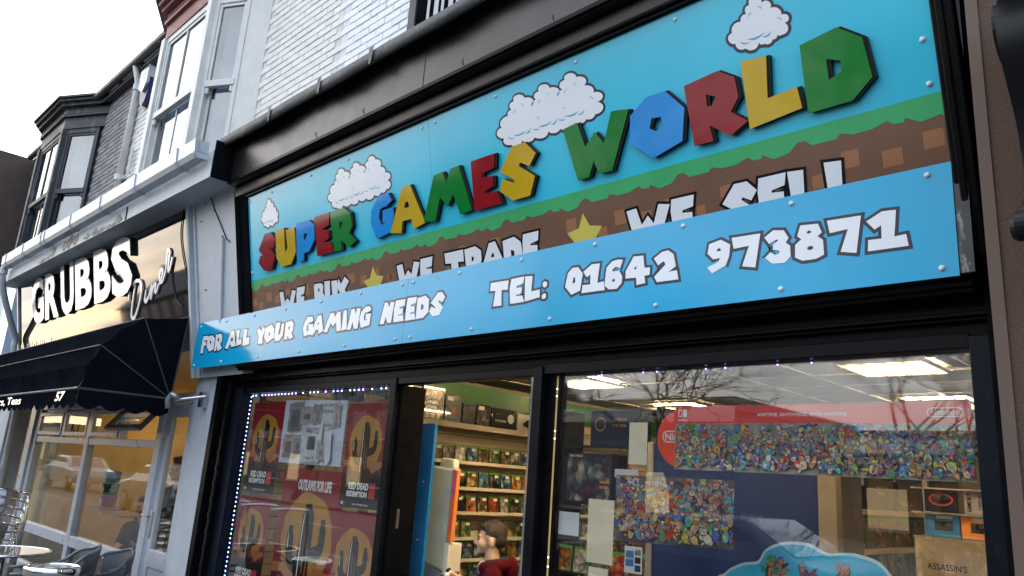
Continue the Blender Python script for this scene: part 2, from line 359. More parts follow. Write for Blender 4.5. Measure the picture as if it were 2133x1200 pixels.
# ---------------------------------------------------------------- upper houses: painted brick laid piece by piece
def brick_mesh(i, mat):
    rnd = random.Random(i*13+5); w, h = .2165, .0655; mb = MB()
    j = lambda a: rnd.uniform(-a, a)
    x0, x1, z0, z1 = j(.002), w+j(.002), j(.002), h+j(.002); b = .005; f = .0085+j(.0015)
    vs = [(x0, 0, z0), (x1, 0, z0), (x1, 0, z1), (x0, 0, z1), (x0, -f+.004, z0), (x1, -f+.004, z0), (x1, -f+.004, z1), (x0, -f+.004, z1),
          (x0+b, -f, z0+b), (x1-b, -f, z0+b), (x1-b, -f, z1-b), (x0+b, -f+j(.002), z1-b)]
    fs = [(0, 1, 5, 4), (1, 2, 6, 5), (2, 3, 7, 6), (3, 0, 4, 7), (4, 5, 9, 8), (5, 6, 10, 9), (6, 7, 11, 10), (7, 4, 8, 11), (8, 9, 10, 11)]
    return mb.add(vs, fs).mesh('brick', mat)
def bricks(parent, x0, x1, z0, z1, y, mat, keep, limit=300):
    ms = [brick_mesh(i, mat) for i in range(7)]; n = 0; row = 0; z = z0
    while z < z1:
        x = x0 + (0 if row % 2 else -.1125)
        while x < x1:
            if x >= x0-.02 and x+.2 <= x1+.03 and seen((x+.1, y, z+.03), 30) and keep(x+.1, z+.03) and n < limit:
                o = bpy.data.objects.new('brick', random.choice(ms)); COL.objects.link(o); o.parent = parent
                o.matrix_parent_inverse = parent.matrix_basis.inverted(); o.location = (x, y, z); o.rotation_euler = (0, random.uniform(-.004, .004), random.uniform(-.008, .008)); n += 1
            x += .225
        z += .075; row += 1
    return n
sight = lambda x, z, yf, zf: z > 1.55+(zf-1.55)*3.1/yf-.12

white_house = thing('white_house', 'upper storey of white painted brick above the turquoise games shop sign', 'building', (-3, 3.4, 0))
box('wall', -5.57, -.62, 3.105, 3.35, 2.6, 8.2, WHITE_JOINT, white_house)
n1 = bricks(white_house, -5.56, -4.40, 4.80, 6.6, 3.105, WHITE_BRICK, lambda x, z: sight(x, z, 2.45, 4.25))
n1 += bricks(white_house, -5.56, -1.0, 6.62, 7.0, 3.105, WHITE_BRICK, lambda x, z: False)
w_up = MB()
sw = tag(MB().box(-4.36, -3.1, 3.0, 3.104, 4.72, 6.4).build('window', BLACK_MATT, white_house), 'black framed upstairs window with torn blind')
MB().box(-4.385, -4.30, 2.985, 3.10, 4.7, 6.4).box(-4.30, -3.1, 2.985, 3.0, 4.7, 4.80).build('frame', DARK_WOOD, sw)
for k in range(5):
    MB().box(-4.16+k*.085, -4.13+k*.085+.02*(k % 2), 2.992, 2.997, 4.8, 5.5+.07*(k % 3)).build('blind_slat', M('blind_fabric', (.5, .52, .56), .8), sw)

cream_house = thing('cream_house', 'cream painted brick upper storey with white sash bay window over the diner', 'building', (-8.3, 3.4, 0))
box('wall', -11.0, -5.575, 3.105, 3.35, 2.6, 7.1, CREAM_JOINT, cream_house)
n2 = bricks(cream_house, -7.12, -5.58, 4.80, 7.1, 3.105, CREAM_BRICK, lambda x, z: sight(x, z, 2.45, 4.25))
n2 += bricks(cream_house, -10.98, -9.4, 4.85, 6.95, 3.105, CREAM_BRICK, lambda x, z: True, 130)
dark_house = thing('dark_house', 'grey painted brick upper storey with black flaking bay window at far left', 'building', (-13.5, 3.4, 0))
box('wall', -16.6, -11.005, 3.105, 3.35, 2.6, 7.0, GREY_JOINT, dark_house)
n3 = bricks(dark_house, -12.6, -11.02, 4.80, 6.95, 3.105, GREY_BRICK, lambda x, z: True)

def facebox(mb, P, Q, u0, u1, n0, n1, z0, z1):
    P = Vector((P[0], P[1], 0)); Q = Vector((Q[0], Q[1], 0)); d = (Q-P).normalized(); n = Vector((d.y, -d.x, 0))
    if u1 < 0: u1 = (Q-P).length + u1
    m = Matrix.Identity(4)
    for i in range(3): m[i][0] = d[i]; m[i][1] = n[i]; m[i][3] = P[i]
    m[2][2] = 1
    return mb.box(u0, u1, n0, n1, z0, z1, mat=m)
def bay(parent, xr, wood, trim, cap, roof, label, curtains, side_panel):
    b = tag(box('bay_window', xr-1.9, xr-.78, 2.80, 3.1, 4.22, 4.34, wood, parent), label)   # the sill block the bay stands on
    A, B, C, D = (xr, 3.1), (xr-.68, 2.74), (xr-2.0, 2.74), (xr-2.68, 3.1)
    z0, z1, zm = 4.34, 6.50, 5.43
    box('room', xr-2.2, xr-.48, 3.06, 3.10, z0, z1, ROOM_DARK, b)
    MB().prism([(p[0], p[1]) for p in (A, B, C, D)], [], (Vector((0, 0, 0)), X_, Y_, Z_), z0-.1, z0).build('sill', trim, b)
    for c in (B, C):
        MB().prism([(c[0]-.055, c[1]-.05), (c[0]+.055, c[1]-.05), (c[0]+.06, c[1]+.05), (c[0]-.06, c[1]+.05)], [], (Vector((0, 0, 0)), X_, Y_, Z_), z0, z1).build('corner_post', trim, b, bevel=.006)
    for P, Q, L, mull in ((D, C, .769, 0), (C, B, 1.32, 1), (B, A, .769, 0)):
        lo = .06; hi = L-.06
        if side_panel and (P == B or Q == C):
            if P == B: lo = .05; hi = .50; f = MB(); facebox(f, P, Q, .50, .78, -.05, .012, z0, z1); f.build('panel', trim, b, bevel=.006)
            else: lo = .27; hi = .72
        fr = MB()
        facebox(fr, P, Q, lo, lo+.05, -.05, .02, z0, z1); facebox(fr, P, Q, hi-.05, hi, -.05, .02, z0, z1); facebox(fr, P, Q, lo+.05, hi-.05, -.05, .02, z1-.08, z1); facebox(fr, P, Q, lo+.05, hi-.05, -.05, .02, z0, z0+.06)
        fr.build('window_frame', trim, b, bevel=.004)
        up = MB()                                   # upper sash stands forward of the lower one
        facebox(up, P, Q, lo+.05, lo+.085, -.03, .008, zm, z1-.08); facebox(up, P, Q, hi-.085, hi-.05, -.03, .008, zm, z1-.08); facebox(up, P, Q, lo+.085, hi-.085, -.03, .008, z1-.12, z1-.08); facebox(up, P, Q, lo+.04, hi-.04, -.03, .028, zm-.03, zm+.045)
        if mull: facebox(up, P, Q, L/2-.014, L/2+.014, -.02, .006, zm+.045, z1-.12)
        up.build('upper_sash', trim, b, bevel=.003)
        dn = MB()
        facebox(dn, P, Q, lo+.05, lo+.09, -.07, -.035, z0+.06, zm); facebox(dn, P, Q, hi-.09, hi-.05, -.07, -.035, z0+.06, zm); facebox(dn, P, Q, lo+.09, hi-.09, -.07, -.035, z0+.06, z0+.13)
        if mull: facebox(dn, P, Q, L/2-.014, L/2+.014, -.065, -.04, z0+.13, zm-.03)
        dn.build('lower_sash', trim, b, bevel=.003)
        for kk in (0, 1):                           # small horns under the meeting rail
            h = MB(); u = lo+.055 if kk == 0 else hi-.09; facebox(h, P, Q, u, u+.035, -.02, .02, zm-.11, zm-.03); h.build('sash_horn', trim, b, bevel=.012)
        for za, zb, nn in ((zm+.045, z1-.12, -.012), (z0+.13, zm-.03, -.052)):
            mid = [(lo+.085, L/2-.014), (L/2+.014, hi-.085)] if mull else [(lo+.085, hi-.085)]
            for ua, ub in mid: g = MB(); facebox(g, P, Q, ua, ub, nn, nn+.004, za, zb); g.build('pane', PANE_UP, b)
        if curtains:
            c = MB(); k = 26; Pv = Vector((*P, 0)); Qv = Vector((*Q, 0)); d = (Qv-Pv).normalized(); n = Vector((d.y, -d.x, 0)); vs = []
            for i in range(k+1):
                u = lo+.06+(hi-lo-.12)*i/k; q = Pv+d*u+n*(-.14+.022*math.sin(i*1.9)+.006*math.sin(i*5))
                vs += [(q.x, q.y, z0+.05), (q.x, q.y, z1-.05)]
            c.add(vs, [(2*i, 2*i+2, 2*i+3, 2*i+1) for i in range(k)]).build('curtain', CURTAIN, b, smooth=True)
    foot = [A, B, C, D]
    def ring(off): return [(A[0]+off*1.9, 3.1), (B[0]+off*.25, B[1]-off), (C[0]-off*.25, C[1]-off), (D[0]-off*1.9, 3.1)]
    cn = MB()
    fr0 = (Vector((0, 0, 0)), X_, Y_, Z_)
    for off, za, zb in ((.03, z1, z1+.20), (.07, z1+.20, z1+.24), (.05, z1+.24, z1+.36), (.12, z1+.36, z1+.42), (.17, z1+.42, z1+.47)): cn.prism(ring(off), [], fr0, za, zb)
    cn.build('cornice', cap, b, bevel=.01)
    rf = MB(); r0 = ring(.21); zt = z1+.47
    vs = [(*p, zt) for p in r0]+[(*p, zt+.03) for p in r0]+[(xr-.6, 3.1, zt+.3), (xr-2.1, 3.1, zt+.3)]
    rf.add(vs, [(0, 1, 2, 3)[::-1], (0, 1, 5, 4), (1, 2, 6, 5), (2, 3, 7, 6), (4, 5, 8), (5, 6, 9, 8), (6, 7, 9)]).build('roof', roof, b)
    return b
bay(cream_house, -7.12, CREAM_WOOD, CREAM_WOOD, RED_WOOD, SLATE, 'cream sash bay with dull red cornice', True, True)
bay(dark_house, -12.54, DARK_WOOD, DARK_WOOD, DARK_WOOD, SLATE, 'black flaking sash bay with stepped cornice', True, False)
# eaves of the two left houses
eg = MB(); pts = [(-8.9, 2.93, 6.99), (-16.4, 2.93, 6.93)]
eg.tube(pts, .055, 10).build('eaves_gutter', M('dark_eaves_gutter', (.035, .042, .045), .5, var=.3, dirt=((.1, .11, .11), .5, 5)), cream_house)
for k in range(8): MB().box(-9.2-k*.85, -9.15-k*.85, 2.90, 3.104, 6.92, 6.98).build('gutter_bracket', DARK_WOOD, cream_house)
box('soffit', -16.4, -5.5, 2.99, 3.104, 6.86, 6.92, DARK_WOOD, cream_house)
MB().add([(-16.5, 2.96, 7.02), (-5.4, 2.96, 7.02), (-5.4, 5.2, 8.6), (-16.5, 5.2, 8.6)], [(0, 1, 2, 3)]).build('roof', SLATE, cream_house)
# rainwater pipe and alarm
dp = thing('downpipe', 'tall cream rainwater pipe running down between the two bay windows', 'downpipe', (-11.0, 3.0, 4.5))
MB().tube([(-10.98, 2.95, 6.93), (-10.99, 3.02, 6.72), (-11.0, 3.03, 6.6), (-10.98, 3.03, 4.5)], .042, 12).build('pipe', CREAM_WOOD, dp, smooth=True)
for z in (6.62, 5.24): MB().lathe([(.042, -.04), (.056, -.04), (.056, .04), (.042, .04)], (-10.99, 3.03, z), 14).box(-11.1, -10.88, 3.05, 3.095, z-.025, z+.025).build('collar', CREAM_WOOD, dp)
MB().tube([(-10.72, 3.06, 5.62), (-10.72, 3.06, 5.25)], .022, 8).build('cable', CREAM_WOOD, dp)
al = thing('alarm_box', 'white and navy burglar alarm box on the cream wall near the eaves', 'alarm box', (-10.6, 3.08, 6.4))
fr = wallframe(3.09)
MB().prism([(-10.80, 6.60), (-10.44, 6.60), (-10.44, 6.40), (-10.50, 6.28), (-10.62, 6.22), (-10.74, 6.28), (-10.80, 6.40)], [], fr, 0, .07).build('backplate', M('navy_plastic', (.012, .018, .10), .4), al, bevel=.01)
MB().prism([(-10.80, 6.78), (-10.46, 6.78), (-10.46, 6.52), (-10.62, 6.42), (-10.80, 6.52)], [], fr, .0, .10).build('cover', M('white_plastic', (.62, .65, .70), .4), al, bevel=.015)
MB().sheet([(-10.62+.05*math.cos(a*math.pi/10), 6.66+.05*math.sin(a*math.pi/10)) for a in range(20)], [[(-10.61+.036*math.cos(a*math.pi/10), 6.665+.036*math.sin(a*math.pi/10)) for a in range(20)]], fr, .102).build('print', PRINT_NAVY, al)
# flank of the next block and the neighbour's shopfront
fb = thing('brown_building', 'dark brown flank wall of the next block at the far left', 'building', (-19, 3, 0))
box('wall', -30, -16.75, 2.3, 9, 0, 7.02, BROWN_DARK, fb)
nb = thing('shuttered_shop', 'grey roller shutter shopfront beyond the diner at the left edge', 'shopfront', (-15, 3.1, 0))
for k in range(22): box('shutter_slat', -16.7, -14.05, 3.08+.004*(k % 2), 3.12, .05+k*.1, .145+k*.1, M('shutter_grey', (.32, .35, .39), .45), nb, bevel=.008)
box('shutter_box', -16.7, -14.0, 2.9, 3.12, 2.27, 2.6, WHITE_PAINT, nb)
box('sign_board', -16.7, -13.95, 2.72, 2.9, 2.65, 4.2, M('pale_blue_board', (.42, .55, .66), .25, coat=.5), nb)
box('pilaster', -14.0, -13.45, 2.9, 3.3, 0, 4.0, WHITE_PAINT, nb, bevel=.01)
# brown pilaster and iron bracket at the right edge
bp = thing('brown_pilaster', 'brown rendered pilaster at the right edge beside the shop window', 'pilaster', (-.3, 3, 0))
box('face', -.562, 1.6, 2.6, 3.34, 0, 7, BROWN_WALL, bp, bevel=.004)
box('corner_bead', -.566, -.530, 2.594, 2.62, 0, 7, M('brown_bead', (.10, .065, .05), .7), bp)
br = thing('corbel_bracket', 'black scrolled corbel bracket on the brown pilaster at the right edge', 'bracket', (-.2, 2.5, 2.3))
prof = [(2.598, 3.06), (2.42, 3.06), (2.31, 3.0), (2.255, 2.90), (2.26, 2.81), (2.32, 2.73), (2.38, 2.66), (2.415, 2.58), (2.425, 2.50), (2.40, 2.42), (2.35, 2.37), (2.34, 2.32), (2.40, 2.29), (2.598, 2.28)]
prof = [(q.x, q.y) for q in smooth_path([(a, b, 0) for a, b in prof], 9)]
MB().prism(prof, [], (Vector((-.42, 0, 0)), Y_, Z_, X_), 0, .55).build('scroll', LAMP_BLACK, br)
MB().lathe([(0, -.012), (.034, -.012), (.042, 0), (.042, .57), (.034, .58), (0, .58)], (-.43, 2.33, 2.31), 22, 'x').build('roll', LAMP_BLACK, br)
MB().lathe([(.085, -.014), (.095, -.014), (.095, -.002), (.085, -.002)], (-.42, 2.37, 2.91), 26, 'x').build('scroll_ring', LAMP_BLACK, br)
MB().prism([(2.16, 3.062), (2.598, 3.062), (2.598, 3.13), (2.13, 3.13)], [], (Vector((-.44, 0, 0)), Y_, Z_, X_), 0, .6).build('cap', LAMP_BLACK, br, bevel=.01)

